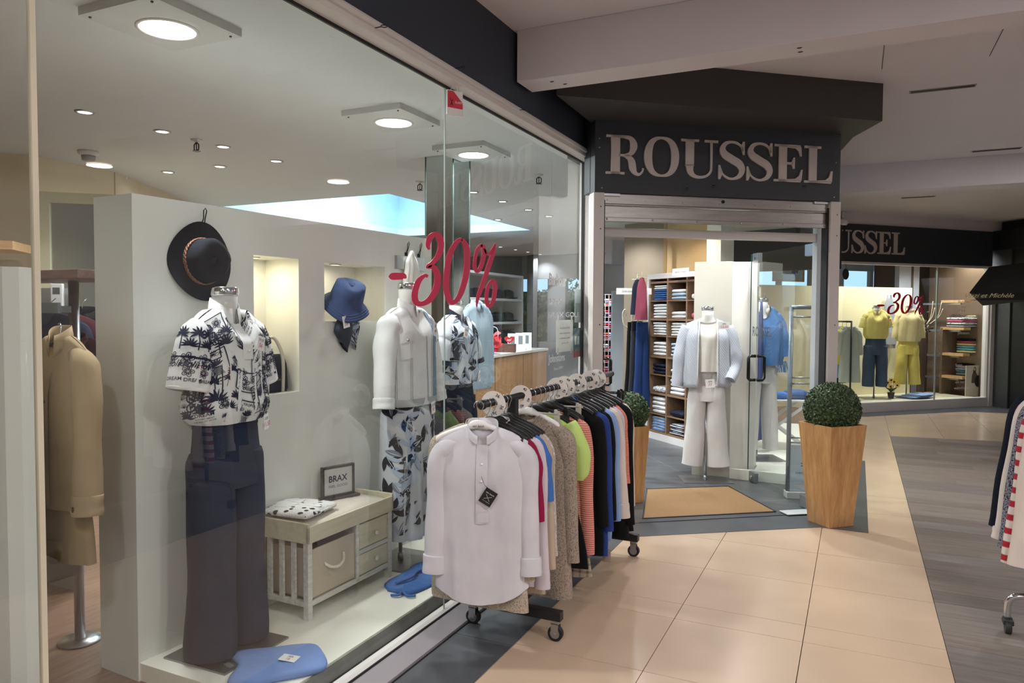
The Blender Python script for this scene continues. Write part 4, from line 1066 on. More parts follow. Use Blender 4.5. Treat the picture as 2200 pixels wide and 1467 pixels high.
def slab_cloth(mb, w, d, h, seed=0, mi=0, wob=0.0, n=26):
    """a folded garment lying flat: rounded edges, slightly uneven"""
    r = random.Random(seed); ph = r.random() * 6; R = []
    for k in range(11):
        f = k / 10; y = -d / 2 + d * (0.5 - 0.5 * cos(pi * f)); sc = (sin(pi * f) ** 0.28) if 0 < f < 1 else 0.1
        R.append([Vector((w / 2 * (0.93 + 0.07 * sc) * math.copysign(abs(cos(a)) ** 0.4, cos(a)) * (1 + wob * sin(3 * f + ph)), y + wob * 0.1 * sin(5 * cos(a) + ph), h / 2 + h / 2 * sc * math.copysign(abs(sin(a)) ** 0.6, sin(a)) * (1 + 0.12 * sin(6 * cos(a) + ph + 3 * f)))) for a in [2 * pi * q / n for q in range(n)]])
    mb.rings(R, True, True, True, mi)

# folded crochet top on the bench
t = thing('crochet_pullover', 'folded black and white crochet patterned pullover on the bench cushion', 'pullover', (-2.47, 2.80, 0.08 + Hb + 0.03), radians(96))
def dots_mat():
    n = NT('crochet'); co = n.coord(scale=(1, 1, 1)); v = n.n('ShaderNodeTexVoronoi'); v.inputs['Scale'].default_value = 26; n.l(co, v.inputs['Vector'])
    a = n.math('LESS_THAN', v.outputs['Distance'], 0.34); v2 = n.n('ShaderNodeTexVoronoi'); v2.inputs['Scale'].default_value = 190; n.l(co, v2.inputs['Vector'])
    b = n.math('LESS_THAN', v2.outputs['Distance'], 0.22)
    n.col(n.mix(a, n.mix(b, lin((232, 232, 230)), lin((120, 120, 126))), lin((28, 28, 34)))); n.b.inputs['Roughness'].default_value = 0.9; n.bump(v2.outputs['Distance'], 0.5, 0.004); return n.m
mb = MB(); slab_cloth(mb, 0.26, 0.26, 0.04, 3, wob=0.04); mb.go('body', dots_mat(), t)
mb = MB()
for sx in (-1, 1):
    mb.add([(sx * 0.005, 0.0, 0.044), (sx * 0.075, 0.02, 0.041), (sx * 0.085, 0.085, 0.041), (sx * 0.03, 0.11, 0.046), (0.0, 0.09, 0.05)], [(0, 1, 2, 3, 4)])
mb.go('collar', plain('white_rib', (232, 232, 230)), t, solid=0.004)
mb = MB(); mb.box(-0.012, 0.012, -0.12, 0.02, 0.040, 0.043); mb.go('placket', MATS['white_rib'], t)
# small framed brand sign
t = thing('table_sign', 'small dark-framed sign standing upright on the far part of the bench cushion', 'sign', (-2.50, 3.13, 0.08 + Hb + 0.022), radians(72))
DKW = wood('dark_oak', (60, 56, 52), (84, 78, 72), axis='x')
mb = MB(); wS, hS = 0.2, 0.165
for a in ((-wS / 2, -wS / 2 + 0.012, 0, hS), (wS / 2 - 0.012, wS / 2, 0, hS), (-wS / 2, wS / 2, 0, 0.012), (-wS / 2, wS / 2, hS - 0.012, hS)): mb.box(a[0], a[1], -0.012, 0.012, a[2] + 0.012, a[3] + 0.012)
mb.go('frame', DKW, t, 0.002)
mb = MB(); mb.box(-wS / 2, wS / 2 + 0.02, -0.035, 0.035, 0, 0.012); mb.go('foot', DKW, t, 0.002)
mb = MB(); mb.box(-wS / 2 + 0.01, wS / 2 - 0.01, -0.004, 0.004, 0.022, hS + 0.002, 0); M = Matrix.Translation((0, -0.0045, 0)) @ Matrix.Rotation(pi / 2, 4, 'X')
write(mb, 'BRAX', M @ Matrix.Translation((0, 0.092, 0)), 0.033, 0.115, 0, 0.02, 1); write(mb, 'FEEL GOOD', M @ Matrix.Translation((0, 0.062, 0)), 0.013, 0.115, 0, 0.0, 1)
mb.go('panel', [plain('sign_panel', (206, 206, 202), 0.4), INKB], t)

# blue garments lying on the plinth
SKYB = cloth('sky_blue_cloth', (124, 150, 204), 0.5); MIDB = cloth('mid_blue_cloth', (74, 112, 172), 0.5)
t = thing('folded_garment', 'pale blue folded garment with price card lying at the near corner of the window platform', 'garment', (-2.135, 2.255, 0.081), radians(50))
mb = MB(); R = []
pts = [(-0.17, -0.06), (-0.155, -0.13), (0.1, -0.15), (0.19, -0.12), (0.2, 0.02), (0.17, 0.1), (0.02, 0.12), (-0.1, 0.16), (-0.15, 0.13), (-0.13, 0.04)]
sp = spline([p for p in pts] + [pts[0]], 4)[:-1]
for z, s in ((0.0, 1.0), (0.012, 1.02), (0.022, 0.98), (0.027, 0.85), (0.028, 0.5), (0.026, 0.15)): R.append([Vector((x * s, y * s, z + 0.003 * sin(20 * x * s + 5 * y) * (z > 0.01))) for x, y in sp])
mb.rings(R, True, True, True); mb.go('body', SKYB, t)
price_tag(t, (0.06, -0.03, 0.032), (0, -0.05, 1), 0.075, 0.05, ('-30%', '16'), -0.7)
mb = MB(); mb.box(-0.012, 0.012, -0.03, 0.03, 0, 0.002); o = mb.go('hang_tag', plain('grey_card', (110, 112, 112)), t); o.location = (-0.16, 0.05, 0.006); o.rotation_euler = (0.1, 0, 0.5)
t = thing('folded_garment', 'mid blue knotted garment lying folded beside the bench legs', 'garment', (-2.14, 3.26, 0.081), radians(85))
mb = MB(); R = []
pts = [(-0.14, 0.02), (-0.12, -0.1), (0.0, -0.13), (0.16, -0.12), (0.3, -0.12), (0.34, 0.02), (0.24, 0.12), (0.12, 0.11), (0.02, 0.09), (-0.08, 0.09)]
sp = spline([p for p in pts] + [pts[0]], 4)[:-1]
for z, s in ((0.0, 1.0), (0.012, 1.02), (0.02, 0.96), (0.026, 0.8), (0.024, 0.4), (0.022, 0.1)): R.append([Vector((0.1 + (x - 0.1) * s, y * s, z + 0.004 * sin(26 * x * s + 14 * y) * (z > 0.01))) for x, y in sp])
mb.rings(R, True, True, True); mb.go('body', MIDB, t)
mb = MB(); mb.tube(spline([(-0.1, 0.0, 0.035), (0.0, -0.02, 0.04), (0.1, 0.01, 0.038), (0.2, -0.02, 0.036), (0.3, 0, 0.03)], 5), 0.008, 8); mb.go('folded_edge', MIDB, t)
mb = MB(); mb.tube(spline([(-0.12, -0.05, 0.02), (-0.17, -0.08, 0.015), (-0.19, -0.04, 0.01)], 4), 0.007, 6); mb.tube(spline([(-0.12, -0.05, 0.02), (-0.16, -0.12, 0.015), (-0.13, -0.15, 0.01)], 4), 0.007, 6); mb.go('tie', MIDB, t)

# ---- on the partition wall: wire hooks, felt hat, bucket hat, scarves, bag
WIRE = plain('black_wire', (32, 32, 34), 0.35, 0.6)
def wire_hook(s, z, label, h=0.075):
    p = MN @ Vector((s, -0.004, z)); o = thing('wire_hook', label, 'hook', p, atan2(dN.y, dN.x))
    mb = MB(); mb.tube([(-0.008, 0, 0), (-0.004, -0.012, h * 0.4), (-0.008, -0.018, h * 0.85), (0.0, -0.019, h), (0.008, -0.018, h * 0.85), (0.004, -0.012, h * 0.4), (0.008, 0, 0)], 0.0025, 6); mb.go('wire_loop', WIRE, o)
    mb = MB(); mb.box(-0.012, 0.012, -0.002, 0.003, -0.012, 0.01); mb.go('wall_plate', WIRE, o); return o
wire_hook(0.33, 1.905, 'black wire hook sticking up above the dark felt hat')
wire_hook(1.80, 1.885, 'black wire hook over the white scarf'); wire_hook(1.93, 1.885, 'black wire hook right of the white scarf', 0.08)
for s, lab in ((1.74, 'steel plate bracket left of the white scarf'), (1.92, 'steel plate bracket right of the white scarf')):
    o = MB(); nbox(o, s - 0.05, s + 0.05, -0.02, 0.0, 1.79, 1.87); tag(o.go('wall_bracket', STEEL), lab, 'bracket')
FELT = cloth('navy_felt', (16, 19, 29), 0.1, 0.95)
h = thing('felt_hat', 'dark navy wide-brimmed felt hat with brown braided band hung on the wall', 'hat', MN @ Vector((0.31, -0.02, 1.745)))
h.rotation_euler = (0, radians(86), radians(-6))     # crown axis points out into the window
def hat(parent, brim, crown_r, ch, mat, dent=0.2, tilt=0.03, wave=0.012):
    mb = MB(); R = []; N = 48
    prof = [(crown_r * 0.2, ch * 0.86), (crown_r * 0.6, ch * 0.98), (crown_r * 0.86, ch * 0.96), (crown_r * 0.96, ch * 0.8), (crown_r, ch * 0.4), (crown_r * 1.04, 0.01), (crown_r * 1.1, 0.0), ((crown_r + brim) / 2, -0.004), (brim * 0.96, 0.0), (brim, 0.003), (brim * 0.99, -0.004), ((crown_r + brim) / 2, -0.010), (crown_r * 1.03, -0.006)]
    for i, (r, z) in enumerate(prof):
        ring = []
        for k in range(N):
            a = 2 * pi * k / N; e = 1 + 0.10 * cos(2 * a); zz = z
            if r > crown_r * 1.06: zz += wave * (r / brim) ** 2 * cos(2 * a)
            if z > ch * 0.7: zz -= ch * dent * max(0, cos(a)) * (1 if r < crown_r * 0.9 else 0.3)
            ring.append(Vector((r * e, 0, 0)) if False else Vector((r * e * cos(a), r * (1.0) * sin(a), zz)))
        R.append(ring)
    mb.rings(R, True, True, False); return mb.go('crown_and_brim', mat, parent)
hat(h, 0.158, 0.088, 0.105, FELT, 0.25)
mb = MB()
for j in range(2):
    mb.tube([(0.092 * 1.08 * cos(a), 0.092 * sin(a), 0.014 + 0.008 * sin(a * 18 + j * pi)) for a in [2 * pi * k / 90 for k in range(91)]], 0.004, 6)
mb.go('braided_band', plain('brown_leather', (130, 82, 58), 0.6), h)
b = thing('bucket_hat', 'blue cotton bucket hat tilted in the wide wall niche', 'hat', MN @ Vector((1.24, -0.02, 1.60)))
b.rotation_euler = (radians(18), radians(30), radians(10))
BH = cloth('bucket_blue', (58, 74, 112), 0.4)
mb = MB(); N = 40; R = []
for r, z in ((0.02, 0.098), (0.065, 0.1), (0.082, 0.09), (0.088, 0.05), (0.093, 0.0), (0.11, -0.018), (0.135, -0.045), (0.143, -0.052), (0.141, -0.056), (0.105, -0.022), (0.088, -0.004)):
    R.append([Vector((r * cos(2 * pi * k / N), r * sin(2 * pi * k / N), z + (0.012 * sin(2 * pi * k / N * 3 + 1) if r > 0.1 else 0.006 * sin(2 * pi * k / N * 2) * (z > 0.08)))) for k in range(N)])
mb.rings(R, True, True, False); mb.go('crown_and_brim', BH, b)
mb = MB()
for r, z in ((0.118, -0.0235), (0.127, -0.034), (0.136, -0.0435)): mb.tube([(r * cos(a), r * sin(a), z + 0.012 * sin(3 * a + 1) + 0.001) for a in [2 * pi * k / 60 for k in range(61)]], 0.0012, 5)
mb.go('brim_stitching', cloth('stitch_blue', (92, 110, 150)), b)
# stand under the bucket hat and patterned scarf
s_ = thing('patterned_scarf', 'knotted navy and white leaf patterned scarf hanging from the edge of the wide niche', 'scarf', MN @ Vector((1.21, -0.025, 1.475)), atan2(dN.y, dN.x))
mb = MB(); ss = Shell([(0, 0.05), (0.4, 0.062), (1, 0.03)], [(0, 0.02), (0.5, 0.032), (1, 0.012)], lambda u, q: 0.03 + 0.03 * u, lambda u, q: -0.14 - 0.03 * u, 5, 0.2, 4); ss.mesh(mb, 28, 12)
mt = [plain('scarf_navy', (34, 40, 58), 0.7)]
s2 = Shell([(0, 0.09), (1, 0.055)], [(0, 0.02), (1, 0.018)], lambda u, q: 0.02 - 0.03 * u, lambda u, q: -0.11 - 0.05 * u, 6, 0.25, 8)
mb.go('dark_fold', mt, s_)
mb = MB(); s2.mesh(mb, 28, 12); mt2 = [LEAFG] + deco_leaves(10, 3, 0.04, 0.08)(s2, mb); o = mb.go('printed_fold', mt2, s_); o.location = (0.05, 0.012, 0.0)
price_tag(s_, (-0.03, -0.045, 0.0), (0, -1, 0), 0.05, 0.065, ('-30%', '56'), 0.2)
w_ = thing('white_scarf', 'white gauze scarf hanging from a wall hook beside the second mannequin', 'scarf', MN @ Vector((1.82, -0.03, 1.90)), atan2(dN.y, dN.x))
mb = MB(); ws = Shell([(0, 0.012), (0.15, 0.055), (0.5, 0.078), (1, 0.06)], [(0, 0.01), (0.3, 0.03), (1, 0.022)], lambda u, q: 0.0, lambda u, q: -0.42, 9, 0.3, 2); ws.mesh(mb, 40, 20); mb.go('body', cloth('gauze', (232, 230, 222), 0.5), w_)
bg = thing('canvas_bag', 'dark navy canvas bag with cream straps standing in the tall lit niche', 'bag', MN @ Vector((0.79, 0.1, 1.12)), atan2(dN.y, dN.x))
mb = MB(); R = []
for z, a, b_ in ((0, 0.1, 0.045), (0.02, 0.105, 0.05), (0.14, 0.1, 0.045), (0.19, 0.095, 0.02)): R.append([Vector((a * math.copysign(abs(cos(q)) ** 0.4, cos(q)), b_ * math.copysign(abs(sin(q)) ** 0.5, sin(q)), z)) for q in [2 * pi * k / 24 for k in range(24)]])
mb.rings(R, True, True, True); write(mb, 'Barbour', Matrix.Translation((0.03, -0.05, 0.06)) @ Matrix.Rotation(pi / 2, 4, 'X'), 0.01, 0.05, 0.2, 0, 1); mb.go('body', [NVYC, plain('gold_ink', (196, 160, 60))], bg)
mb = MB(); mb.tube(spline([(-0.05, -0.05, 0.0), (-0.05, -0.055, 0.12), (-0.045, -0.05, 0.2), (-0.02, -0.03, 0.27), (0.02, -0.03, 0.27), (0.045, -0.05, 0.2), (0.05, -0.055, 0.12), (0.05, -0.05, 0.0)], 4), 0.009, 6); mb.go('strap', plain('cream_web', (206, 200, 184), 0.8), bg)

# ---- mirror-clad column, hanging blazer
mc = tag(MB().box(-3.11, -2.86, 4.99, 5.26, 0.0, CEIL).go('mirror_column', plain('mirror', (206, 216, 214), 0.16, 1.0, 0.0)), 'square column clad in mirror behind the window mannequins', 'column')
mb = MB()
for x, y in ((-3.11, 4.99), (-2.86, 4.99), (-2.86, 5.26)): mb.bar((x, y, 0), (x, y, CEIL), 0.008, 0.008)
mb.go('edge_bead', plain('dark_bead', (60, 72, 70), 0.4), mc)
PBL = cloth('powder_blue', (158, 176, 190), 0.3)
SL = lambda hw, z, L, ra=0.05, r1=0.036, out=0.035: arms(hw, z, 0.055, L, out, ra, r1, 0.03, 0.026, -0.008)
t = thing('hanging_blazer', 'powder blue blazer with fringed hem hung by the mirror column', 'blazer', (-2.76, 5.20, 1.60), radians(88))
top(t, 'body', PBL, None, 0, -0.68, [(0, 0.19), (0.3, 0.2), (1, 0.22)], [(0, 0.03), (0.3, 0.06), (1, 0.05)], sleeves=SL(0.19, 0, 0.6), col='fold', seed=31)
mb = MB(); r = random.Random(4)
for k in range(70):
    a = 2 * pi * k / 70; x, y = 0.22 * cos(a), 0.05 * sin(a); mb.bar((x, y, -0.67), (x + r.uniform(-.006, .006), y, -0.70), 0.003, 0.003)
mb.go('fringe', PBL, t)
mb = MB(); mb.tube([(0, 0, -0.04), (0, 0, 0.02), (-0.1, -0.06, 0.03)], 0.003, 6); mb.go('hook', CHROME, t)

# ---- left edge of the window: white partition, coat on steel stand
mb = MB(); p = [(-3.3, 1.20), (-2.42, 1.40), (-2.385, 1.43), (-2.40, 1.48), (-3.3, 1.30)]; mb.prism(p, 0.0, 1.665); struct('wall_partition', mb, SHOPW)
t = thing('carrier_bag', 'grey blue glossy bag standing at the lower left photo corner', 'bag', (-2.28, 1.22, 0.0), radians(35))
mb = MB(); R = []
for z, a, b_ in ((0, 0.16, 0.05), (0.15, 0.155, 0.05), (0.33, 0.15, 0.02)): R.append([Vector((a * math.copysign(abs(cos(q)) ** 0.4, cos(q)), b_ * math.copysign(abs(sin(q)) ** 0.5, sin(q)), z)) for q in [2 * pi * k / 24 for k in range(24)]])
mb.rings(R, True, True, True); mb.go('body', plain('bag_slate', (78, 86, 98), 0.25), t)
mb = MB(); mb.tube(spline([(-0.06, 0, 0.33), (-0.05, 0, 0.42), (0.05, 0, 0.42), (0.06, 0, 0.33)], 5), 0.004, 6); mb.go('handle', BLACKP, t)
st = thing('clothes_stand', 'steel clothes stand with brown wooden top behind the beige coats', 'stand', (-3.22, 2.17, 0.003), 0)
mb = MB(); mb.cyl((0, 0, 0), (0, 0, 1.66), 0.022); mb.go('post', STEEL, st)
mb = MB(); mb.lathe([(0.09, 0), (0.09, 0.01), (0.03, 0.014)], n=24); mb.go('foot_plate', STEEL, st)
mb = MB(); mb.box(-0.65, 0.25, -0.15, 0.2, 1.662, 1.70); o = mb.go('wooden_top', wood('walnut_top', (126, 98, 84), (150, 120, 104), axis='x'), st, 0.002)
mb = MB(); mb.box(-0.62, 0.5, -0.40, -0.388, 1.515, 1.555); mb.bar((0, 0, 1.53), (0, -0.39, 1.535), 0.02, 0.03); mb.go('hanging_bar', plain('flat_steel', (140, 146, 148), 0.3, 0.9), st)
BEI = cloth('beige_gabardine', (162, 140, 110), 0.35); BEI2 = cloth('beige_gabardine_dark', (150, 128, 98), 0.35)
for i, (x, y, rz, lb, m_, z) in enumerate(((-2.80, 1.83, -8, 'beige cotton coat with buttoned cuff hanging beside the white partition end', BEI, 1.43), (-2.97, 1.66, -4, 'second beige coat hanging left of the buttoned one, partly behind the glass joint', BEI2, 1.38))):
    t = thing('hanging_coat', lb, 'coat', (x, y, z), radians(rz))
    top(t, 'body', m_, None, 0, -0.92 if i else -0.66, [(0, 0.19), (0.3, 0.2), (1, 0.235)], [(0, 0.02), (0.3, 0.055), (1, 0.06)], sleeves=arms(0.18, 0, 0.055, 0.60, 0.06, 0.062, 0.056, 0.048, 0.046, -0.03), cuff=0.07, col='fold', colh=0.045, seed=40 + i, k=5, placket=(0.2, 0.98), buttons=3, bmat=plain('horn', (70, 50, 40), 0.3))
    if i == 0:
        mb = MB(); s_ = Shell([(0, 0.15), (1, 0.21)], [(0, 0.04), (1, 0.05)], lambda u, q: -0.5, lambda u, q: -0.86, 5, 0.15, 3); s_.mesh(mb, 30, 8, close_top=False); mb.go('rear_skirt', BEI2, t)
    mb = MB(); mb.box(-0.04, 0.04, 0.015, 0.02, -0.05, -0.01); mb.go('lining', PBL, t)
    mb = MB(); mb.tube([(0, 0, -0.06), (0, 0, 0.0), (0.01, 0, 0.03), (0, 0, 0.05), (-0.015, 0, 0.045)], 0.003, 6); mb.go('hook', CHROME, t)
    for sg in (-1, 1):
        mb = MB(); mb.ball((sg * 0.235, -0.078, -0.63), 0.012, 8, 0, (1, 0.4, 1)); mb.go('cuff_button', MATS['horn'], t)

# far left of the shop: cream walls, shelf, remote, mirror frame
mb = MB(); mb.bar((-7.6, 2.2, 1.375), (-5.95, 3.7, 1.375), 0.08, 2.75); mb.bar((-5.95, 3.7, 1.375), (-6.0, 4.4, 1.375), 0.08, 2.75); mb.bar((-6.0, 4.4, 1.375), (-8.6, 9.0, 1.375), 0.08, 2.75)
struct('wall_left_inner', mb, WARMW)
OAKL = wood('light_oak', (198, 154, 104), (222, 180, 128), axis='x')
sh_ = thing('wall_shelf', 'long oak wall shelf in the far left corner of the shop', 'shelf', (-5.75, 3.2, 1.95), radians(42))
mb = MB(); mb.box(-1.2, 0.28, -0.3, 0.1, 0, 0.06); mb.go('board', OAKL, sh_)
mb = MB(); mb.box(-1.2, 0.1, -0.22, -0.2, -0.12, -0.1); mb.go('hanging_rail', CHROME, sh_)
for i, (a, b) in enumerate(((-0.42, -0.2), (-0.19, 0.02))):
    o = MB().box(a, b, -0.15, 0.0, 0.062, 0.25).go('storage_box', plain('grey_box', (176, 166, 146), 0.6)); o.matrix_world = sh_.matrix_world if False else Matrix.Translation((-5.75, 3.2, 1.95)) @ Matrix.Rotation(radians(42), 4, 'Z')
    tag(o, ('grey box on the oak wall shelf next to the dark poster', 'grey box at the right end of the oak wall shelf')[i], 'box')
o = MB().box(-0.85, -0.45, -0.13, -0.11, 0.062, 0.42).go('poster', tweed('dark_poster', [(30, 28, 34), (60, 50, 56), (150, 120, 120)], 6)); o.matrix_world = Matrix.Translation((-5.75, 3.2, 1.95)) @ Matrix.Rotation(radians(42), 4, 'Z')
tag(o, 'dark photographic poster leaning on the oak wall shelf', 'poster')
t = thing('wall_mirror', 'tall cream-framed mirror on the wall behind the white partition', 'mirror', (-5.35, 3.75, 0.0), radians(42))
mb = MB(); mb.box(-0.35, -0.27, -0.03, 0.03, 0, 2.42); mb.box(0.35, 0.43, -0.03, 0.03, 0, 2.42); mb.box(-0.27, 0.35, -0.03, 0.03, 2.34, 2.42); mb.go('frame', plain('mirror_frame', (196, 192, 160), 0.5), t)
mb = MB(); mb.box(-0.27, 0.35, -0.005, 0.005, 0, 2.34); mb.go('mirror_glass', MATS['mirror'], t)
t = thing('wall_controller', 'white remote controller fixed behind the steel clothes stand', 'remote control', at_d(124, 650, 4.6) , radians(30))
mb = MB(); mb.box(-0.03, 0.03, -0.012, 0.012, -0.1, 0.1); mb.go('housing', WHITEP, t, 0.004)
mb = MB(); mb.box(-0.018, 0.018, -0.0135, -0.012, 0.045, 0.08); mb.go('screen', plain('lcd', (90, 96, 90)), t)
for k in range(6):
    mb = MB(); mb.box(-0.018 + 0.014 * (k % 3), -0.01 + 0.014 * (k % 3), -0.014, -0.012, -0.03 - 0.03 * (k // 3), -0.018 - 0.03 * (k // 3)); mb.go('button', plain('grey_key', (120, 120, 120)), t)
mb = MB(); a = at_d(124, 650, 4.68); mb.box(a.x - 0.14, a.x + 0.12, a.y, a.y + 0.04, 0.0, 1.65); struct('wall_stub', mb, plain('grey_panel', (170, 168, 166), 0.7))
DARKM = [cloth('garnet', (70, 26, 36)), cloth('bottle_green', (24, 60, 48)), NVYC, BLKC]
for i, (px, D, m_, lb) in enumerate(((112, 4.35, DARKM[0], 'dark garnet coat hanging left of the steel post'), (150, 3.95, DARKM[0], 'dark red jacket hanging behind the first beige coat'), (178, 4.4, BLKC, 'black jacket hanging right of the steel post'), (80, 4.3, NVYC, 'navy jacket hanging behind the glass joint'))):
    p = at_d(px, 700, D); t = thing('hanging_jacket', lb, 'jacket', (p.x, p.y, 1.52 if i != 1 else 1.40), radians(55)); 
    top(t, 'body', m_, None, 0, -0.75, sleeves=SL(0.19, 0, 0.55), col='fold', seed=60 + i, nt=36)
    mb = MB(); mb.tube([(0, 0, -0.05), (0, 0, 0.05), (0.02, 0, 0.07)], 0.003, 6); mb.go('hook', CHROME, t)

# ---- ceiling fittings of the shop
for i, (x, y) in enumerate(panel_lights):
    t = thing('panel_light', ('large round LED light in a square white ceiling plate nearest the viewpoint', 'round LED light in a square ceiling plate above the second mannequin', 'farthest round LED light in a square plate, beside the mirror column')[i], 'ceiling light', (x, y, CEIL), 0, 'square plate lights along the window')
    mb = MB(); mb.box(-0.21, 0.215, -0.25, 0.2, -0.035, 0); mb.go('square_plate', plain('plate_white', (200, 202, 200), 0.6), t)
    mb = MB(); mb.lathe([(0.125, -0.036), (0.125, -0.041), (0.112, -0.043), (0.11, -0.038)], n=40, cap0=False, cap1=False); mb.go('trim_ring', WHITEM, t)
    mb = MB(); mb.disc((0, 0, -0.04), 0.111, n=40); mb.go('diffuser', emit('led_glow', (250, 250, 240), 9), t)
    for sx, sy in ((-0.18, -0.22), (0.18, -0.22), (0.18, 0.17)):
        mb = MB(); mb.ball((sx, sy, -0.036), 0.006, 5); mb.go('screw', MATS['screw_dark'], t)
rows = ['in the shop ceiling above the partition wall', 'near the mirror column', 'over the counter', 'deep in the shop', 'near the entrance, where two are added']
for i, (x, y) in enumerate(small_lights):
    px_ = rows[0] if i < 8 else rows[2] if i < 14 else rows[3] if i < 20 else rows[4]
    k = [0, 8, 14, 20][[i < 8, i < 14, i < 20, True].index(True)]
    t = thing('spot_downlight', 'small recessed spotlight %s, %s of that group' % (px_, ['nearest', 'second', 'third', 'fourth', 'fifth', 'sixth', 'seventh', 'eighth'][i - k]), 'downlight', (x, y, CEIL), 0, 'recessed spotlights in the shop ceiling')
    mb = MB(); mb.lathe([(0.058, 0), (0.056, -0.006), (0.042, -0.008), (0.04, -0.002)], n=24, cap0=False, cap1=False); mb.go('trim_ring', STEEL, t)
    mb = MB(); mb.disc((0, 0, -0.004), 0.041, n=20); mb.go('bulb', emit('spot_glow', (255, 250, 236), 7), t)
for i, p in enumerate(((-4.298, 3.824), (-3.739, 5.897), (-2.58, 6.023), (-6.1, 3.75))):
    t = thing('ceiling_sprinkler', ('sprinkler head hanging between the near spotlights', 'sprinkler head left of the mirror column', 'sprinkler head right of the mirror column', 'sprinkler head at the far left of the ceiling')[i], 'sprinkler', (p[0], p[1], CEIL))
    mb = MB(); mb.lathe([(0.04, 0), (0.038, -0.008), (0.012, -0.012), (0.012, -0.02)], n=20); mb.go('escutcheon', WHITEM, t)
    mb = MB(); mb.tube([(-0.0, 0, -0.02), (-0.022, 0, -0.035), (-0.022, 0, -0.07), (0, 0, -0.08)], 0.005, 6); mb.tube([(0, 0, -0.02), (0.022, 0, -0.035), (0.022, 0, -0.07), (0, 0, -0.08)], 0.005, 6); mb.cyl((0, 0, -0.02), (0, 0, -0.078), 0.004, 8); mb.go('arms', MATS['dark_metal'], t)
    mb = MB(); mb.lathe([(0.028, -0.08), (0.028, -0.083)], n=16); mb.go('deflector', MATS['dark_metal'], t)
t = thing('smoke_detector', 'white round smoke detector on the shop ceiling at upper left', 'smoke detector', (-5.378, 3.761, CEIL))
mb = MB(); mb.lathe([(0.075, 0), (0.075, -0.02), (0.055, -0.035)], n=28); mb.go('base', WHITEM, t)
mb = MB(); mb.lathe([(0.05, -0.035), (0.045, -0.07), (0.03, -0.075)], n=28); mb.go('sensor_head', plain('sensor_grey', (160, 162, 164), 0.5), t)

# ---- sale lettering on the big pane
VINYL = plain('red_vinyl', (206, 38, 84), 0.45, 0, 0.0)
SALE = {'minus': [(262, 398, 8), (285, 397, 50), (340, 396, 52), (375, 397, 44), (392, 412, 10)],
 'three': [(566, 196, 16), (556, 160, 34), (572, 108, 44), (608, 80, 34), (640, 98, 44), (655, 160, 44), (638, 235, 40), (592, 295, 34), (556, 322, 30), (560, 330, 20), (598, 330, 40), (628, 390, 46), (620, 480, 48), (575, 565, 46), (512, 603, 36), (466, 588, 44), (458, 520, 46), (485, 435, 42), (530, 392, 26), (556, 398, 22)],
 'zero': [(812, 118, 24), (770, 142, 34), (722, 235, 42), (700, 350, 44), (694, 480, 44), (714, 570, 40), (748, 592, 34), (795, 540, 40), (835, 420, 44), (850, 290, 44), (845, 175, 40), (812, 118, 24)],
 'ring_one': [(962, 160, 22), (930, 195, 26), (910, 270, 26), (908, 330, 28), (928, 360, 26), (955, 322, 32), (975, 250, 32), (978, 190, 30), (958, 158, 22)],
 'slash': [(978, 190, 10), (1000, 225, 20), (1032, 215, 28), (1062, 150, 6), (1045, 225, 30), (1010, 330, 34), (970, 450, 34), (930, 560, 26), (922, 628, 6)],
 'ring_two': [(1040, 425, 20), (1012, 465, 26), (996, 540, 28), (1002, 605, 28), (1026, 618, 26), (1050, 565, 32), (1060, 490, 32), (1054, 440, 28), (1040, 425, 20)]}
def sale(parent, mapf, mat, depth):
    for nme, cps in SALE.items():
        sp = spline([c for c in cps], 6); v, f = stroke([(p[0], p[1]) for p in sp], [p[2] for p in sp])
        A = [mapf(p.x, p.y) for p in v]; B_ = [a + depth for a in A]; m = len(A)
        fs = [tuple(reversed(q)) for q in f] + [tuple(i + m for i in q) for q in f]
        for i in range(0, m - 2, 2): fs += [(i, i + 2, i + 2 + m, i + m), (i + 1, i + 1 + m, i + 3 + m, i + 3)]
        mb = MB(); mb.add(A + B_, fs); mb.go(nme if nme in ('minus', 'slash') else 'numeral' if nme in ('three', 'zero') else 'percent_ring', mat, parent)
t = thing('sale_lettering', 'large red brush-script minus 30 percent lettering on the big shop window', 'window lettering')
sale(t, lambda x, y: at_x(760 + x * 0.2863, 480 + y * 0.2863, -1.829), VINYL, Vector((0.0012, 0, 0)))
WV = plain('white_vinyl', (226, 226, 226), 0.5, 0, 0)
def glass_text(name, s, label, y0, y1, z, h, bold=0.02, shear=0, mat=WV):
    mb = MB(); write(mb, s, frame((-1.8295, (y0 + y1) / 2, z), (0, 1, 0), (0, 0, 1)), h, abs(y1 - y0), shear, bold)
    return tag(mb.go(name, mat), label, 'window lettering', None)
glass_text('window_lettering', 'Barbour', 'bold white lettering, topmost of the names on the right of the big window', 4.45, 4.77, 1.715, 0.072, 0.04)
glass_text('window_lettering', 'BRAX', 'white capitals below the topmost name on the big window', 4.45, 4.69, 1.583, 0.04)
glass_text('window_lettering', 'BRAX GOLF', 'widely spaced white capitals just above the taped notice', 4.45, 5.03, 1.50, 0.034, 0.0)
mb = MB(); M = frame((-1.8295, 4.60, 1.20), (0, 1, 0), (0, 0, 1)); write(mb, 'Johnstons', M, 0.055, 0.30, 0, 0.0); write(mb, 'Since 1797', M @ Matrix.Translation((0.03, -0.055, 0)), 0.018, 0.17, 0, 0)
tag(mb.go('window_lettering', WV), 'white serif name with small date line below the taped notice', 'window lettering')
t = thing('paper_notice', 'white typed paper notice taped inside the big window', 'notice', (-1.836, 4.76, 1.37))
mb = MB(); mb.box(-0.001, 0.0, -0.16, 0.16, -0.11, 0.11); mb.go('sheet', PAPER, t)
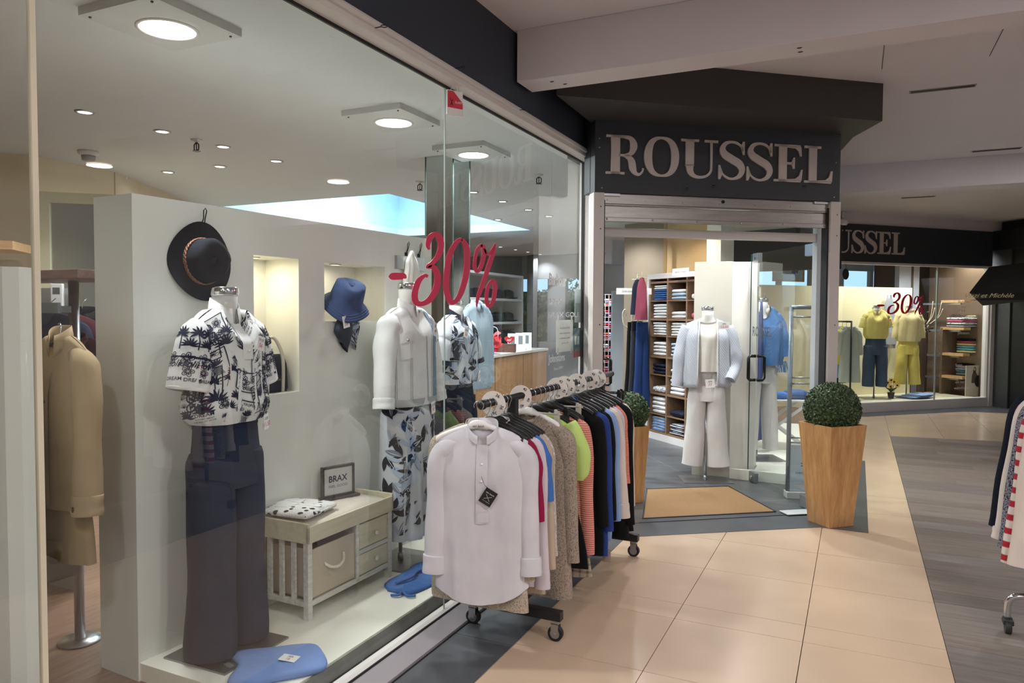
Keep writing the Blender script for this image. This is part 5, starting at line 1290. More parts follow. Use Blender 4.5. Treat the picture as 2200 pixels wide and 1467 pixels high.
mb = MB(); M = frame((0.001, 0, 0), (0, 1, 0), (0, 0, 1))
for i, s in enumerate(('Votre Boutique ROUSSEL', 'vous accueille', 'ce dimanche 5 juillet', 'de 11h a 17h')): write(mb, s, M @ Matrix.Translation((0, 0.05 - 0.035 * i, 0)), 0.011, 0.20 if i != 3 else 0.12, 0, 0.0)
mb.go('print', INKB, t)
for y, z in ((-0.13, 0.11), (0.13, 0.11), (-0.13, -0.11), (0.13, -0.11)):
    mb = MB(); mb.box(0.0, 0.0006, y - 0.015, y + 0.015, z - 0.015, z + 0.03); mb.go('tape', plain('tape', (216, 216, 210), 0.3), t)
t = thing('window_poster', 'narrow teal and red poster stuck at the right edge of the big window', 'poster', (-1.836, 5.01, 1.30))
mb = MB(); mb.box(-0.001, 0.0, -0.075, 0.07, -0.09, 0.12); mb.go('sheet', plain('teal_print', (60, 110, 120), 0.5), t)
mb = MB(); mb.box(0.0, 0.001, -0.075, 0.07, -0.09, -0.045); mb.box(0.0, 0.001, -0.05, -0.02, 0.0, 0.06, 1); mb.box(0.0, 0.001, 0.0, 0.04, 0.0, 0.06, 1); mb.go('printed_band', [plain('red_print', (170, 50, 60), 0.5), PAPER], t)
t = thing('window_poster', 'pale striped information sheet above the teal poster', 'poster', (-1.836, 5.02, 1.57))
mb = MB(); mb.box(-0.001, 0.0, -0.07, 0.065, -0.11, 0.13); mb.go('sheet', plain('pale_print', (190, 200, 202), 0.5), t)
mb = MB()
for k in range(6): mb.box(0, 0.001, -0.05 + 0.017 * k, -0.043 + 0.017 * k, -0.06, 0.03)
mb.go('printed_bars', plain('grey_print', (120, 126, 128), 0.5), t)
# alarm plate hanging at the top of the glass joint
t = thing('alarm_plate', 'small red and white alarm plate hanging at the top of the glass joint', 'sign', (-1.80, 3.15, 2.555), radians(60))
mb = MB(); mb.box(-0.045, 0.045, -0.008, 0.008, -0.07, 0.05, 0); mb.go('plate', WHITEP, t, 0.003)
mb = MB(); M = Matrix.Translation((0, -0.0085, 0)) @ Matrix.Rotation(pi / 2, 4, 'X')
mb.prism([(-0.042, -0.035), (0.042, -0.035), (0.042, -0.005), (-0.01, 0.045), (-0.042, 0.045)], 0, 0.001, 0, M); write(mb, 'ALARM', M @ Matrix.Translation((0.018, -0.012, 0.0012)), 0.012, 0.04, 0, 0, 1)
pen(mb, [(-0.03, 0.01, 0.004), (-0.02, -0.008, 0.004), (-0.028, -0.025, 0.004)], M, 0.0015, 2, 3); pen(mb, [(-0.014, -0.025, 0.004), (-0.02, -0.008, 0.004), (-0.014, 0.006, 0.004)], M, 0.0015, 2, 3); mb.go('warning_print', [plain('alarm_red', (206, 50, 70), 0.4), WHITEP, BLACKP], t)
mb = MB(); mb.tube([(-0.02, 0, 0.05), (-0.015, 0, 0.075), (0.015, 0, 0.075), (0.02, 0, 0.05)], 0.003, 6); mb.go('hanger_loop', CHROME, t)
import re

# ================================================================== SALE RACK IN FRONT OF THE WINDOW
RX, RZ = -1.47, 1.128
rk = thing('clothes_rack', 'black wheeled clothes rack in front of the big shop window', 'clothes rack', (RX, 3.8, 0))
BLKM = plain('black_powder_coat', (26, 27, 29), 0.45)
mb = MB(); mb.cyl((0, -0.97, RZ), (0, 0.86, RZ), 0.0165); mb.ball((0, -0.98, RZ), 0.023, 8, 0, (1, 0.9, 1)); mb.ball((0, 0.87, RZ), 0.02, 8); mb.go('rail', BLKM, rk)
for y in (-0.66, 0.66):
    mb = MB(); mb.box(-0.02, 0.02, y - 0.02, y + 0.02, 0.12, RZ - 0.005); mb.go('post', BLKM, rk, 0.003)
    mb = MB(); mb.box(-0.24, 0.255, y - 0.022, y + 0.022, 0.098, 0.142); ft = mb.go('foot', BLKM, rk, 0.003)
    for x in (-0.21, 0.225):
        mb = MB(); mb.cyl((x, y - 0.012, 0.036), (x, y + 0.012, 0.036), 0.036, 24); cs = mb.go('caster', plain('rubber', (24, 24, 25), 0.55), ft)
        mb = MB(); mb.cyl((x, y - 0.0135, 0.036), (x, y + 0.0135, 0.036), 0.023, 20); mb.box(x - 0.018, x + 0.018, y - 0.017, y - 0.0145, 0.03, 0.085); mb.box(x - 0.018, x + 0.018, y + 0.0145, y + 0.017, 0.03, 0.085); mb.box(x - 0.02, x + 0.02, y - 0.017, y + 0.017, 0.082, 0.097); mb.cyl((x, y - 0.02, 0.036), (x, y + 0.02, 0.036), 0.006, 8); mb.go('caster_fork', plain('zinc', (176, 178, 180), 0.3, 0.9), ft)
mb = MB(); mb.bar((0, -0.64, 0.12), (0, 0.64, 0.12), 0.03, 0.03); mb.go('base_bar', BLKM, rk)
# round size dividers
DIVM = plain('divider_white', (228, 222, 214), 0.4)
for i, (y, s, tx, rz) in enumerate(((2.93, '36', 0.028, 6), (3.225, '40', 0.03, 48), (3.70, '42', 0.0, 14), (3.81, '44', 0.0, 18), (4.01, '46', 0.0, 8), (4.24, '48', 0.01, 14), (4.37, '50', 0.02, 10))):
    t = thing('size_divider', 'round white size divider on the rack rail, %s' % ['nearest the viewpoint', 'second one, turned nearly edge-on', 'third one, past the bare stretch of rail', 'fourth from the near end', 'fifth from the near end', 'sixth, last but one', 'farthest one by the white post'][i], 'size divider', (RX, y, RZ - 0.008), radians(rz), 'size dividers on the rack rail')
    r_ = 0.058; mb = MB(); R = []
    for yy, ra in ((-0.0012, 0.02), (-0.0012, r_), (0.0012, r_), (0.0012, 0.02)): R.append([Vector((ra * cos(2 * pi * k / 40), yy, ra * sin(2 * pi * k / 40))) for k in range(40)])
    mb.rings(R + [R[0]], True); 
    for k in range(len(mb.sm)): mb.sm[k] = False
    for a in (60, -20, 190, 280):
        A = radians(a); M = Matrix.Translation((0.043 * cos(A), -0.0016, 0.043 * sin(A))) @ Matrix.Rotation(pi / 2 - 0, 4, 'X') @ Matrix.Rotation(A - pi / 2, 4, 'Z') @ Matrix.Translation((0, -0.007, 0))
        write(mb, s, M, 0.014, 0.02, 0, 0.02, 1)
    mb.go('disc', [DIVM, INKB], t)

FG = 'garments hanging on the near rack'
def hang_y(y, kind, name, label, mat, cat, seed=1, rz=0.0, hk='black', length=0.7, sleeve=0.52, hw=0.19, col='crew', cmat=None, cuff=0.0, hw2=None, dep=0.028, dx=0.0, short=None, rx=None, rzz=None, grp=FG, smat=None, buttons=0, placket=None, lo=None, logo=None, hemfn=None, drop=0.0, dress=None, clips_col=None, cuff_lab=None):
    X = RX if rx is None else rx; Z = RZ if rzz is None else rzz
    clips = kind in ('trousers', 'skirt')
    hg = hanger(' '.join(re.split(r' hanging| on a | clipped| showing|,', label)[0].split()[:9]) + (' nearest the edge' if y < 3.9 and X > 0 else ''), (X + dx * 0, y, Z + 0.001), rz, 0.185 if not clips else 0.16, clips_col, 'white' if hk == 'white' else 'grey' if hk == 'grey' else 'black', clips, 'clothes hangers on the racks', logo=logo)
    t = thing(name, label, cat, (X + dx, y, Z - 0.095 - drop), rz, grp)
    D = dep
    if kind == 'top':
        sl = short if short is not None else arms(hw, 0, 0.06, sleeve, 0.04, 0.046, 0.034, 0.028, 0.022)
        sh_, b_ = top(t, 'body', mat, None, 0.0, -length, [(0, hw), (0.25, hw + 0.008), (1, hw2 or hw + 0.02)], [(0, 0.014), (0.25, D), (1, D)], 0.06, (0.064, 0.05, 0.01), seed, 6, 0.16,
                      sl, smat, cuff, cmat, col, 0.03 if col != 'crew' else 0.014, buttons=buttons, placket=placket, nt=44, hemfn=hemfn)
        return t, sh_, b_
    if kind == 'skirt':
        mb = MB(); s_ = Shell([(0, 0.15), (0.4, 0.17), (1, hw2 or 0.2)], [(0, 0.012), (1, D)], lambda u, q: -0.035, lambda u, q: -length, 6, 0.15, seed); s_.mesh(mb, 40, 12, close_top=False); b_ = mb.go('body', mat, t)
        mb = MB(); s2 = Shell([(0, 0.152), (1, 0.153)], [(0, 0.014), (1, 0.015)], lambda u, q: -0.034, lambda u, q: -0.07, 6, 0, seed); s2.mesh(mb, 40, 2, close_top=False); mb.go('waistband', mat, t)
        return t, s_, b_
    if kind == 'trousers':
        s_, b_ = trousers(t, 'body', mat, None, -0.035, -0.26, -length, 0.14, 0.16, 0.1, 0.024, 0.01, seed); return t, s_, b_

WHITES = cloth('shirt_white', (208, 206, 212), 0.7, 0.5)
# first shirt, seen face on
hang_sh, shS, shB = hang_y(2.79, 'top', 'hanging_shirt', 'long white stand-collar shirt with black swing tag hanging at the near end of the rack', WHITES, 'shirt', 3, radians(22), 'white', length=0.74, sleeve=0.0, hw=0.195, col=None, short=
    arms(0.185, 0, 0.065, 0.56, 0.025, 0.046, 0.044, 0.034, 0.03, -0.02), hemfn=lambda u, q: -0.76 + 0.075 * u * u, hw2=0.205, cuff=0.075, dep=0.045, placket=None, logo='van laack', dx=0.02)
mb = MB(); collar(mb, 0.07, 0.034, 0.004, 0.075, 0.036, 'stand', 0.3); mb.go('collar', WHITES, shB)
mb = MB(); shS.strip(mb, -pi / 2, 0.15, 0.03, 0.50, 0, 0.006); mb.go('button_placket', WHITES, shB)
mb = MB(); shS.strip(mb, -pi / 2 + 0.02, 0.15, 0.43, 0.49, 0, 0.010); mb.go('placket_patch', WHITES, shB)
for v in (0.14, 0.24, 0.35):
    p = shS.S(-pi / 2, v); mb = MB(); mb.lathe([(0.0, 0), (0.005, 0), (0.005, 0.0025), (0.0, 0.0025)], n=12, M=Matrix.Translation(p + Vector((0, -0.009, 0))) @ Matrix.Rotation(pi / 2, 4, 'X')); mb.go('button', plain('pearl', (236, 236, 236), 0.2), shB)
p = shS.S(-pi / 2, 0.33) + Vector((0.03, -0.02, 0.0)); M = frame(p, Vector((cos(-0.55), 0, sin(-0.55))), Vector((-sin(-0.55), 0, cos(-0.55))))
mb = MB(); mb.prism([(-0.028, -0.034), (0.028, -0.034), (0.028, 0.034), (-0.028, 0.034)], -0.001, 0.0015, 0, M); write(mb, 'van laack', M @ Matrix.Translation((0, 0.014, 0.002)), 0.006, 0.04, 0.2, 0, 1)
pen(mb, [(-0.014, -0.014, 0.001), (0.014, 0.008, 0.001)], M, 0.002, 1, 2); pen(mb, [(0.014, -0.014, 0.001), (-0.014, 0.008, 0.001)], M, 0.002, 1, 2); write(mb, 'A ROYAL EXPERIENCE', M @ Matrix.Translation((0, -0.022, 0.002)), 0.0025, 0.036, 0, 0, 1)
sub(mb.go('swing_tag', [plain('tag_black', (20, 20, 22), 0.5), PAPER], hang_sh), 'square black swing tag')
mb = MB(); q = shS.S(-pi / 2, 0.21) + Vector((0.0, -0.012, 0)); mb.tube([q, q + Vector((0.014, -0.006, -0.035)), p + Vector((0.012, 0, 0.028))], 0.0009, 5); mb.go('tag_string', BLACKP, hang_sh)

TW1 = tweed('tweed_beige', [(118, 104, 92), (160, 146, 130), (202, 190, 172), (140, 124, 110)], 240, (1, 1, 0.6))
TW2 = tweed('tweed_taupe', [(96, 86, 78), (140, 126, 114), (184, 170, 154), (108, 92, 82)], 260, (1, 1, 0.4))
MAG = cloth('magenta', (140, 22, 64)); LIL = cloth('lilac_white', (206, 196, 204), 0.3); BGE = cloth('beige_wool', (186, 168, 148)); LACE = tweed('lace', [(220, 212, 210), (170, 160, 160), (232, 226, 224)], 90)
LIME = cloth('lime', (196, 222, 128), 0.2); TAUP = cloth('taupe_twill', (172, 158, 148), 0.2); BLK = cloth('rack_black', (13, 13, 15), 0.3); RB = cloth('royal_blue', (36, 62, 132), 0.25, 0.7); LBL = cloth('light_blue_cloth', (140, 168, 214), 0.25)
CREAMC = cloth('cream_silk', (222, 208, 198), 0.3, 0.5); ROYB = cloth('bright_blue', (66, 112, 182), 0.3)
def knit(name, a, b, per=0.011): return stripes(name, a, b, per, 2, 0.5, 0.7, 0.95, 0.002)
CORAL = knit('coral_knit', (206, 116, 108), (232, 164, 150)); CORAL2 = knit('salmon_knit', (220, 120, 104), (236, 156, 138), 0.009)
def plaid(name):
    t = NT(name); co = t.coord(); s = t.n('ShaderNodeSeparateXYZ'); t.l(co, s.inputs[0])
    f = t.math('PINGPONG', t.math('ADD', s.outputs[0], 5), 0.02); g = t.math('PINGPONG', t.math('ADD', s.outputs[2], 5), 0.02)
    f = t.math('LESS_THAN', f, 0.006); g = t.math('LESS_THAN', g, 0.006); h = t.math('ADD', t.math('MULTIPLY', f, 0.5), t.math('MULTIPLY', g, 0.5))
    t.col(t.mix(h, lin((176, 162, 144)), lin((104, 92, 80)))); t.b.inputs['Roughness'].default_value = 0.9; return t.m
PLAID = plaid('plaid_wool')
R_ = [  # y, kind, name, label, material, category, options
 (2.865, 'top', 'tweed_jacket', 'beige tweed jacket with raw hem hanging directly behind the white shirt', TW1, 'jacket', dict(length=0.80, sleeve=0.60, hw=0.205, hw2=0.245, dep=0.04, col='fold', seed=5, dx=-0.04)),
 (2.915, 'top', 'hanging_pullover', 'dark magenta pullover showing a sliver at the shoulder of the white shirt', MAG, 'pullover', dict(length=0.55, sleeve=0.35)),
 (2.96, 'top', 'hanging_shirt', 'pale lilac shirt hanging behind the tweed jacket, cuff beside the white cuff', LIL, 'shirt', dict(length=0.72, sleeve=0.66, cuff=0.08, col='fold')),
 (3.0, 'top', 'hanging_pullover', 'bright blue pullover mostly hidden behind the pale lilac shirt', ROYB, 'pullover', dict(length=0.5, sleeve=0.28, hw=0.2)),
 (3.04, 'top', 'hanging_cardigan', 'plain beige long cardigan between the lilac shirt and the large tweed coat', BGE, 'cardigan', dict(length=0.78, sleeve=0.6)),
 (3.075, 'top', 'lace_blouse', 'white lace blouse hanging just in front of the large tweed coat', LACE, 'blouse', dict(length=0.66, sleeve=0.55, hw=0.185)),
 (3.29, 'top', 'tweed_coat', 'large taupe tweed coat with wide sleeve, broadest garment in the middle of the rack', TW2, 'coat', dict(length=0.88, sleeve=0.64, hw=0.215, hw2=0.25, dep=0.055, hk='white', seed=6, col='crew')),
 (3.36, 'trousers', 'hanging_trousers', 'taupe trousers clipped on a hanger behind the large tweed coat', TAUP, 'trousers', dict(length=0.86, clips_col=plain('clear_clip', (190, 186, 176), 0.25))),
 (3.43, 'top', 'hanging_tee', 'lime green short-sleeved tee with flared sleeve', LIME, 't-shirt', dict(length=0.46, hw=0.2, short=[([(sg * 0.165, 0, -0.06), (sg * 0.215, 0, -0.16), (sg * 0.235, 0, -0.26), (sg * 0.225, 0, -0.33)], [0.05, 0.065, 0.06, 0.03], [0.025, 0.035, 0.035, 0.02]) for sg in (-1, 1)])),
 (3.49, 'skirt', 'hanging_dress', 'black flared dress hanging below the lime green tee', BLK, 'dress', dict(length=0.80, hw2=0.265)),
 (3.55, 'top', 'knit_cardigan', 'coral pink ribbed knit cardigan, first of the two coral knits', CORAL, 'cardigan', dict(length=0.76, sleeve=0.68, hw=0.205, hw2=0.23, dep=0.035)),
 (3.61, 'top', 'hanging_blouse', 'beige blouse with broad cuff behind the first coral cardigan', BGE, 'blouse', dict(length=0.7, sleeve=0.68, cuff=0.09, dx=-0.02)),
 (3.67, 'trousers', 'hanging_trousers', 'brown and beige plaid trousers with paper swing tag at the hem', PLAID, 'trousers', dict(length=0.88, clips_col=plain('clear_clip', (190, 186, 176), 0.25))),
 (3.77, 'top', 'hanging_jacket', 'black jacket in front of the royal blue blazer', BLK, 'jacket', dict(length=0.82, sleeve=0.6, hw=0.2, hw2=0.25, hk='grey')),
 (3.85, 'top', 'hanging_blazer', 'royal blue blazer in the middle of the far half of the rack', RB, 'blazer', dict(length=0.84, sleeve=0.64, hw=0.21, hw2=0.25, dep=0.04, col='fold')),
 (3.92, 'top', 'hanging_jacket', 'black jacket between the royal blue blazer and the light blue shirt', BLK, 'jacket', dict(length=0.78, sleeve=0.6, hw=0.205)),
 (3.98, 'top', 'hanging_shirt', 'light blue shirt hanging next to the cream blouse', LBL, 'shirt', dict(length=0.8, sleeve=0.62, hw=0.21)),
 (4.06, 'top', 'silk_blouse', 'cream silk blouse with full sleeve and buttoned cuff', CREAMC, 'blouse', dict(length=0.66, hw=0.205, cuff=0.08, short=arms(0.205, 0, 0.06, 0.62, 0.055, 0.05, 0.045, 0.03, 0.03), seed=9)),
 (4.13, 'top', 'hanging_shirt', 'white shirt almost hidden behind the cream silk blouse', LIL, 'shirt', dict(length=0.7, sleeve=0.58, hw=0.2)),
 (4.19, 'top', 'knit_cardigan', 'salmon knit cardigan showing only its shoulder near the far end', CORAL2, 'cardigan', dict(length=0.55, sleeve=0.45, hw=0.2)),
 (4.27, 'top', 'hanging_coat', 'long black coat near the far end of the rack', BLK, 'coat', dict(length=0.86, sleeve=0.72, hw=0.205, hw2=0.24, dep=0.04)),
 (4.34, 'top', 'hanging_pullover', 'pale pink long-sleeved pullover behind the long black coat', CREAMC, 'pullover', dict(length=0.62, sleeve=0.62, hw=0.195)),
 (4.40, 'skirt', 'hanging_skirt', 'grey checked skirt clipped to a hanger at the far end of the rail', tweed('grey_check', [(120, 114, 110), (176, 168, 162), (200, 194, 188)], 120), 'skirt', dict(length=0.6)),
 (4.47, 'trousers', 'hanging_trousers', 'black trousers, last garment at the far end of the rack', BLK, 'trousers', dict(length=0.85)),
]
for y, k, n, lb, m, ct, o in R_:
    o = dict(o); sd = o.pop('seed', int(y * 100) % 37); hang_y(y, k, n, lb, m, ct, sd, radians(random.uniform(-3, 3)), **o)
t = thing('swing_tag', 'beige paper swing tag hanging from the plaid trousers hem', 'tag', at_x(1303, 1190, -1.235))
mb = MB(); mb.box(-0.024, 0.024, -0.002, 0.002, -0.045, 0.03); mb.go('card', plain('kraft_card', (160, 146, 134), 0.7), t)
mb = MB(); mb.tube([(0, 0, 0.03), (0.004, 0, 0.07), (-0.01, 0, 0.1)], 0.0012, 5); mb.go('string', BLACKP, t)

# ================================================================== PLANTERS
LEAFM = NT('box_leaf'); co = LEAFM.coord(); LEAFM.col(LEAFM.ramp(LEAFM.noise(co, 60, 2), [(0.3, lin((30, 44, 26))), (0.55, lin((62, 82, 44))), (0.75, lin((104, 122, 70)))])); LEAFM.b.inputs['Roughness'].default_value = 0.5
LEAFM = LEAFM.m
def ball_mesh(R0, n=5200):
    mb = MB(); mb.ball((0, 0, 0), R0 * 0.93, 16); r = random.Random(2)
    for i in range(n):
        z = 1 - 2 * (i + 0.5) / n; a = i * 2.399963; rr = sqrt(1 - z * z); d = Vector((rr * cos(a), rr * sin(a), z))
        c = d * R0 * r.uniform(0.93, 1.02); ax = (d + Vector((r.uniform(-1, 1), r.uniform(-1, 1), r.uniform(-1, 1))) * 0.9).normalized(); tt = ax.orthogonal().normalized()
        q = Matrix.Rotation(r.uniform(0, 6.28), 3, ax); u = q @ tt; v = ax.cross(u); L = r.uniform(0.0075, 0.012)
        mb.add([c - u * L, c + v * L * 0.62, c + u * L, c - v * L * 0.62], [(0, 1, 2, 3)], 0, False)
    return mb
TEAK = wood('teak_veneer', (172, 122, 74), (210, 164, 110), axis='z', ns=3, rough=0.35)
def planter(label, loc, rz, w0, w1, h, R0, ballc):
    t = thing('potted_boxwood', label, 'potted plant', loc, rz); mb = MB(); wl = 0.016
    def sq(w, z): return [Vector((x * w / 2, y * w / 2, z)) for x, y in ((-1, -1), (1, -1), (1, 1), (-1, 1))]
    mb.rings([sq(w0, 0), sq(w1, h), sq(w1 - 2 * wl, h), sq(w1 - 2 * wl - 0.01, h - 0.06)], True, True, True, 0, False); mb.go('pot', TEAK, t, 0.002)
    mb = MB(); mb.add(sq(w1 - 2 * wl - 0.005, h - 0.03), [(0, 1, 2, 3)]); mb.go('soil', plain('soil', (40, 30, 24), 0.95), t)
    mb = ball_mesh(R0); o = mb.go('foliage', LEAFM, t); o.location = ballc; return t
# corners: near-left-bottom (-.276,5.79), near (-.163,5.64), right (.017,5.77)
planter('tall tapered wooden planter with clipped boxwood ball right of the entrance', (-0.152, 5.80, 0.0025), radians(45), 0.215, 0.325, 0.735, 0.195, (0.005, 0.01, 0.835))
planter('second wooden planter with boxwood ball, half hidden behind the end of the rack', (-1.655, 5.76, 0.0045), radians(45), 0.17, 0.235, 0.62, 0.155, (0, 0, 0.735))

# ================================================================== ENTRANCE INTERIOR
# tall white end panel with the blazer mannequin in front
BX = plain('panel_shaded', (186, 182, 170), 0.4, 0, 0.02)  # darker tone stands in for shade on the panel front
mb = MB(); mb.box(-1.395, -1.05, 6.975, 7.35, 0, 2.01); struct('wall_panel', mb, BX, 0.002)
mb = MB(); mb.prism([(-1.05, 6.975), (-0.84, 7.06), (-0.84, 7.2), (-1.05, 7.35)], 0, 2.005); struct('wall_panel_side', mb, plain('panel_lit', (224, 222, 212), 0.35), 0.002)  # lighter paint imitates light falling on this side of the panel
pf = thing('display_plinth', 'low white platform inside the entrance under the blue scarf mannequin', 'platform')
mb = MB(); mb.prism([(-1.045, 6.96), (-0.56, 6.93), (-0.29, 7.1), (-0.40, 10.2)] + [(-1.1, 10.2), (-1.1, 7.36), (-0.83, 7.22), (-0.83, 7.0)], 0.004, 0.10); mb.go('deck', plain('plinth_cream', (228, 225, 206)), pf, 0.003)
mA = mannequin('mannequin in grey striped blazer and white trousers in front of the greige end panel', (-1.235, 6.80, 0.004), radians(10), 1.555, (0.44, 0.30), (0.0, -0.02), baserot=radians(14), sh=0.155)
WTR = cloth('white_trousers', (216, 212, 208), 0.3)
trousers(mA, 'trousers', WTR, 'wide white trousers', 1.04, -0.28, 0.14 - 1.04, 0.13, 0.165, 0.098, 0.085, 0.04, 4, 0.0)
top(mA, 'inner_top', cloth('ivory_top', (224, 218, 208), 0.1), None, 1.47, 1.0, [(0, 0.13), (1, 0.14)], [(0, 0.05), (0.3, 0.108), (1, 0.1)], 0.04, (0.08, 0.03, 0.01), 2)
BLZ = stripes('blazer_slub', (176, 182, 196), (200, 203, 210), 0.014, 0, 0.45, 0.3, 0.9, 0.012, ang=0.6)
for sg in (-1, 1):       # open front: two halves
    mb = MB(); hs = Shell([(0, 0.185), (0.3, 0.2), (1, 0.215)], [(0, 0.05), (0.25, 0.125), (1, 0.13)], lambda u, q: 1.495 - 0.06 * abs(u) ** 1.3, lambda u, q: 0.86 + 0.01 * u, 7, 0.04, 7 + sg)
    a0, a1 = (-pi / 2 + 0.38, pi / 2 + 0.02) if sg > 0 else (-pi / 2 - 0.30, -3 * pi / 2 - 0.02); n_ = 24
    R = []
    for j in range(17):
        v = j / 16; R.append([hs.S(a0 + (a1 - a0) * (i / n_) * 1.0 + (0.28 * (v - 0.45) * (1 - i / n_) ** 3) * -sg * 0.4, v) for i in range(n_ + 1)])
    mb.rings(R, False, False, False, 0, True); o = mb.go('blazer_front' if True else '', BLZ, mA, solid=0.003); o['label'] = 'open grey blue striped blazer, one half'
    p = [(sg * 0.175, 0, 1.41), (sg * 0.225, 0.0, 1.24), (sg * 0.25, -0.02, 1.06), (sg * (0.262 if sg < 0 else 0.20), -0.03 if sg < 0 else -0.10, 0.86 if sg < 0 else 0.93)]
    mb = MB(); tube_y(mb, p, [0.056, 0.06, 0.055, 0.047], [0.06, 0.066, 0.058, 0.05]); mb.go('sleeve', BLZ, o)
    mb = MB()
    e = [hs.S(a0, v) + hs.N(a0, v) * 0.006 for v in [0.0, .1, .2, .3, .45, .6, .8, 1.0]]; mb.tube(e, 0.006, 6); mb.go('lapel_edge', plain('braid_white', (222, 222, 224), 0.9), o)
    mb = MB(); hs.strip(mb, a0 + sg * 0.85, 0.5, 0.68, 0.92, 0, 0.006, 4); mb.go('patch_pocket', BLZ, o)
price_tag(mA, (0.14, -0.15, 1.42), (0, -1, 0), 0.1, 0.065, ('-30%', '122,50')); price_tag(mA, (0.03, -0.125, 0.90), (0, -1, 0), 0.08, 0.075, ('-30%', '77'), 0.1)
mB_ = mannequin('mannequin in blue scarf top and white trousers on the platform behind the glass door', (-0.85, 7.56, 0.101), radians(28), 1.545, (0.40, 0.34), (-0.04, -0.02), sh=0.155)
BLS = cloth('azure_scarf', (38, 104, 164), 0.5, 0.8)
trousers(mB_, 'trousers', WTR, 'straight white trousers', 1.06, -0.28, 0.10 - 1.06, 0.13, 0.155, 0.075, 0.09, 0.02, 8)
top(mB_, 'scarf_top', BLS, 'azure blue draped top with fringe', 1.50, 0.93, [(0, 0.165), (0.25, 0.2), (0.8, 0.215), (1, 0.19)], [(0, 0.06), (0.3, 0.15), (1, 0.15)], 0.07, (0.07, 0.12, 0.01), 12, 6, 0.12,
    arms(0.165, 1.50, 0.07, 0.42, 0.05, 0.065, 0.06, 0.075, 0.06, -0.04))
mb = MB(); r = random.Random(3)
for k in range(26): x = 0.12 + 0.004 * k; mb.bar((x, -0.08 + r.uniform(-.03, .03), 0.97), (x + r.uniform(-.01, .02), -0.09, 0.86), 0.004, 0.003)
mb.go('fringe', BLS, mB_)
mb = MB(); collar(mb, 0.062, 0.06, 1.50, 0.06, 0.03, 'fold', 0.25); mb.go('shirt_collar', WTR, mB_)
mC_ = thing('hanging_trousers', 'long blue denim trousers hanging behind the blue scarf mannequin', 'trousers', (-0.99, 7.98, 1.08), radians(30))
trousers(mC_, 'body', cloth('denim_blue', (52, 84, 134), 0.3), None, 0, -0.26, -0.86, 0.12, 0.15, 0.11, 0.03, 0.02, 3)
mb = MB(); mb.tube([(0, 0, 0), (0, 0, 0.3), (0.02, 0, 0.32)], 0.003, 6); mb.tube([(-0.12, 0, 0), (0.12, 0, 0)], 0.006, 6); mb.go('clip_hanger', CHROME, mC_)
t = thing('coat_hooks', 'chrome wall hooks with a blue scarf on the side of the greige panel', 'hook', (-0.838, 7.10, 1.66))
mb = MB()
for k in range(4): mb.tube(spline([(0, k * 0.03, 0.05), (0.02, k * 0.03, 0.0), (0.045, k * 0.035, 0.01), (0.055, k * 0.04, 0.06 - k * 0.02)], 4), 0.005, 6)
mb.box(-0.004, 0.012, -0.03, 0.12, -0.02, 0.12); mb.go('prongs', CHROME, t)
t = thing('hanging_scarf', 'plain deep blue scarf hanging from the chrome hooks', 'scarf', (-0.822, 7.25, 1.64), radians(80))
mb = MB(); s_ = Shell([(0, 0.01), (0.2, 0.045), (1, 0.05)], [(0, 0.01), (1, 0.02)], lambda u, q: 0, lambda u, q: -0.75, 7, 0.3, 3); s_.mesh(mb, 30, 10); mb.go('body', cloth('deep_blue', (28, 64, 140), 0.3), t)
# folding table with folded clothes
t = thing('folding_table', 'white folding table with crossed legs behind the glass door', 'table', (-0.80, 8.35, 0.101), radians(20))
WHM = plain('white_metal', (214, 214, 212), 0.4)
mb = MB(); mb.box(-0.38, 0.38, -0.2, 0.2, 0.50, 0.52); mb.go('table_top', WHM, t, 0.003)
for y in (-0.17, 0.17):
    for sg in (-1, 1):
        mb = MB(); mb.bar((-0.33 * sg, y, 0), (0.33 * sg, y + 0.012 * sg, 0.5), 0.012, 0.03); mb.go('leg', WHM, t)
for i, (x, m, lb) in enumerate(((-0.22, CREAMC, 'white folded garment on the left of the folding table'), (0.02, ROYB, 'bright blue folded garment on the folding table'), (0.24, cloth('denim_blue', (52, 84, 134)), 'dark blue folded garment at the right end of the folding table'))):
    o = thing('folded_garment', lb, 'garment', (-0.80 + x * cos(radians(20)), 8.35 + x * sin(radians(20)), 0.622), radians(20)); mb = MB(); slab_cloth(mb, 0.22, 0.24, 0.05 + 0.02 * i, i, wob=0.05); mb.go('body', m, o)
# security gate right of the mat
t = thing('security_gate', 'grey framed anti-theft antenna panel with two cross rods inside the entrance', 'security gate', (-0.375, 6.50, 0.0045), radians(20))
mb = MB()
ALG = plain('grey_aluminium', (128, 136, 144), 0.35, 0.5)
for x in (-0.13, 0.13): mb.tube([(x, 0, 0), (x, 0, 1.58)], 0.018, 10)
mb.tube([(-0.13, 0, 1.58), (0.13, 0, 1.58)], 0.018, 10); mb.go('frame', ALG, t)
for z in (0.95, 1.0, 0.46, 0.50, 1.50):
    mb = MB(); mb.cyl((-0.12, 0, z), (0.12, 0, z), 0.007, 8); mb.go('cross_rod', STEEL, t)
mb = MB(); mb.box(-0.12, 0.12, -0.012, 0.012, 0.06, 0.44); write(mb, 'CHECKPOINT', Matrix.Translation((0.0, -0.013, 0.2)) @ Matrix.Rotation(pi / 2, 4, 'X'), 0.018, 0.15, 0, 0, 1); pen(mb, [(-0.03, 0.27, 0.008), (0.03, 0.27, 0.008)], Matrix.Translation((0, -0.0125, 0)) @ Matrix.Rotation(pi / 2, 4, 'X'), 0.001, 1, 2); pen(mb, [(-0.03, 0.29, 0.008), (0.03, 0.29, 0.008)], Matrix.Translation((0, -0.0125, 0)) @ Matrix.Rotation(pi / 2, 4, 'X'), 0.001, 1, 2)
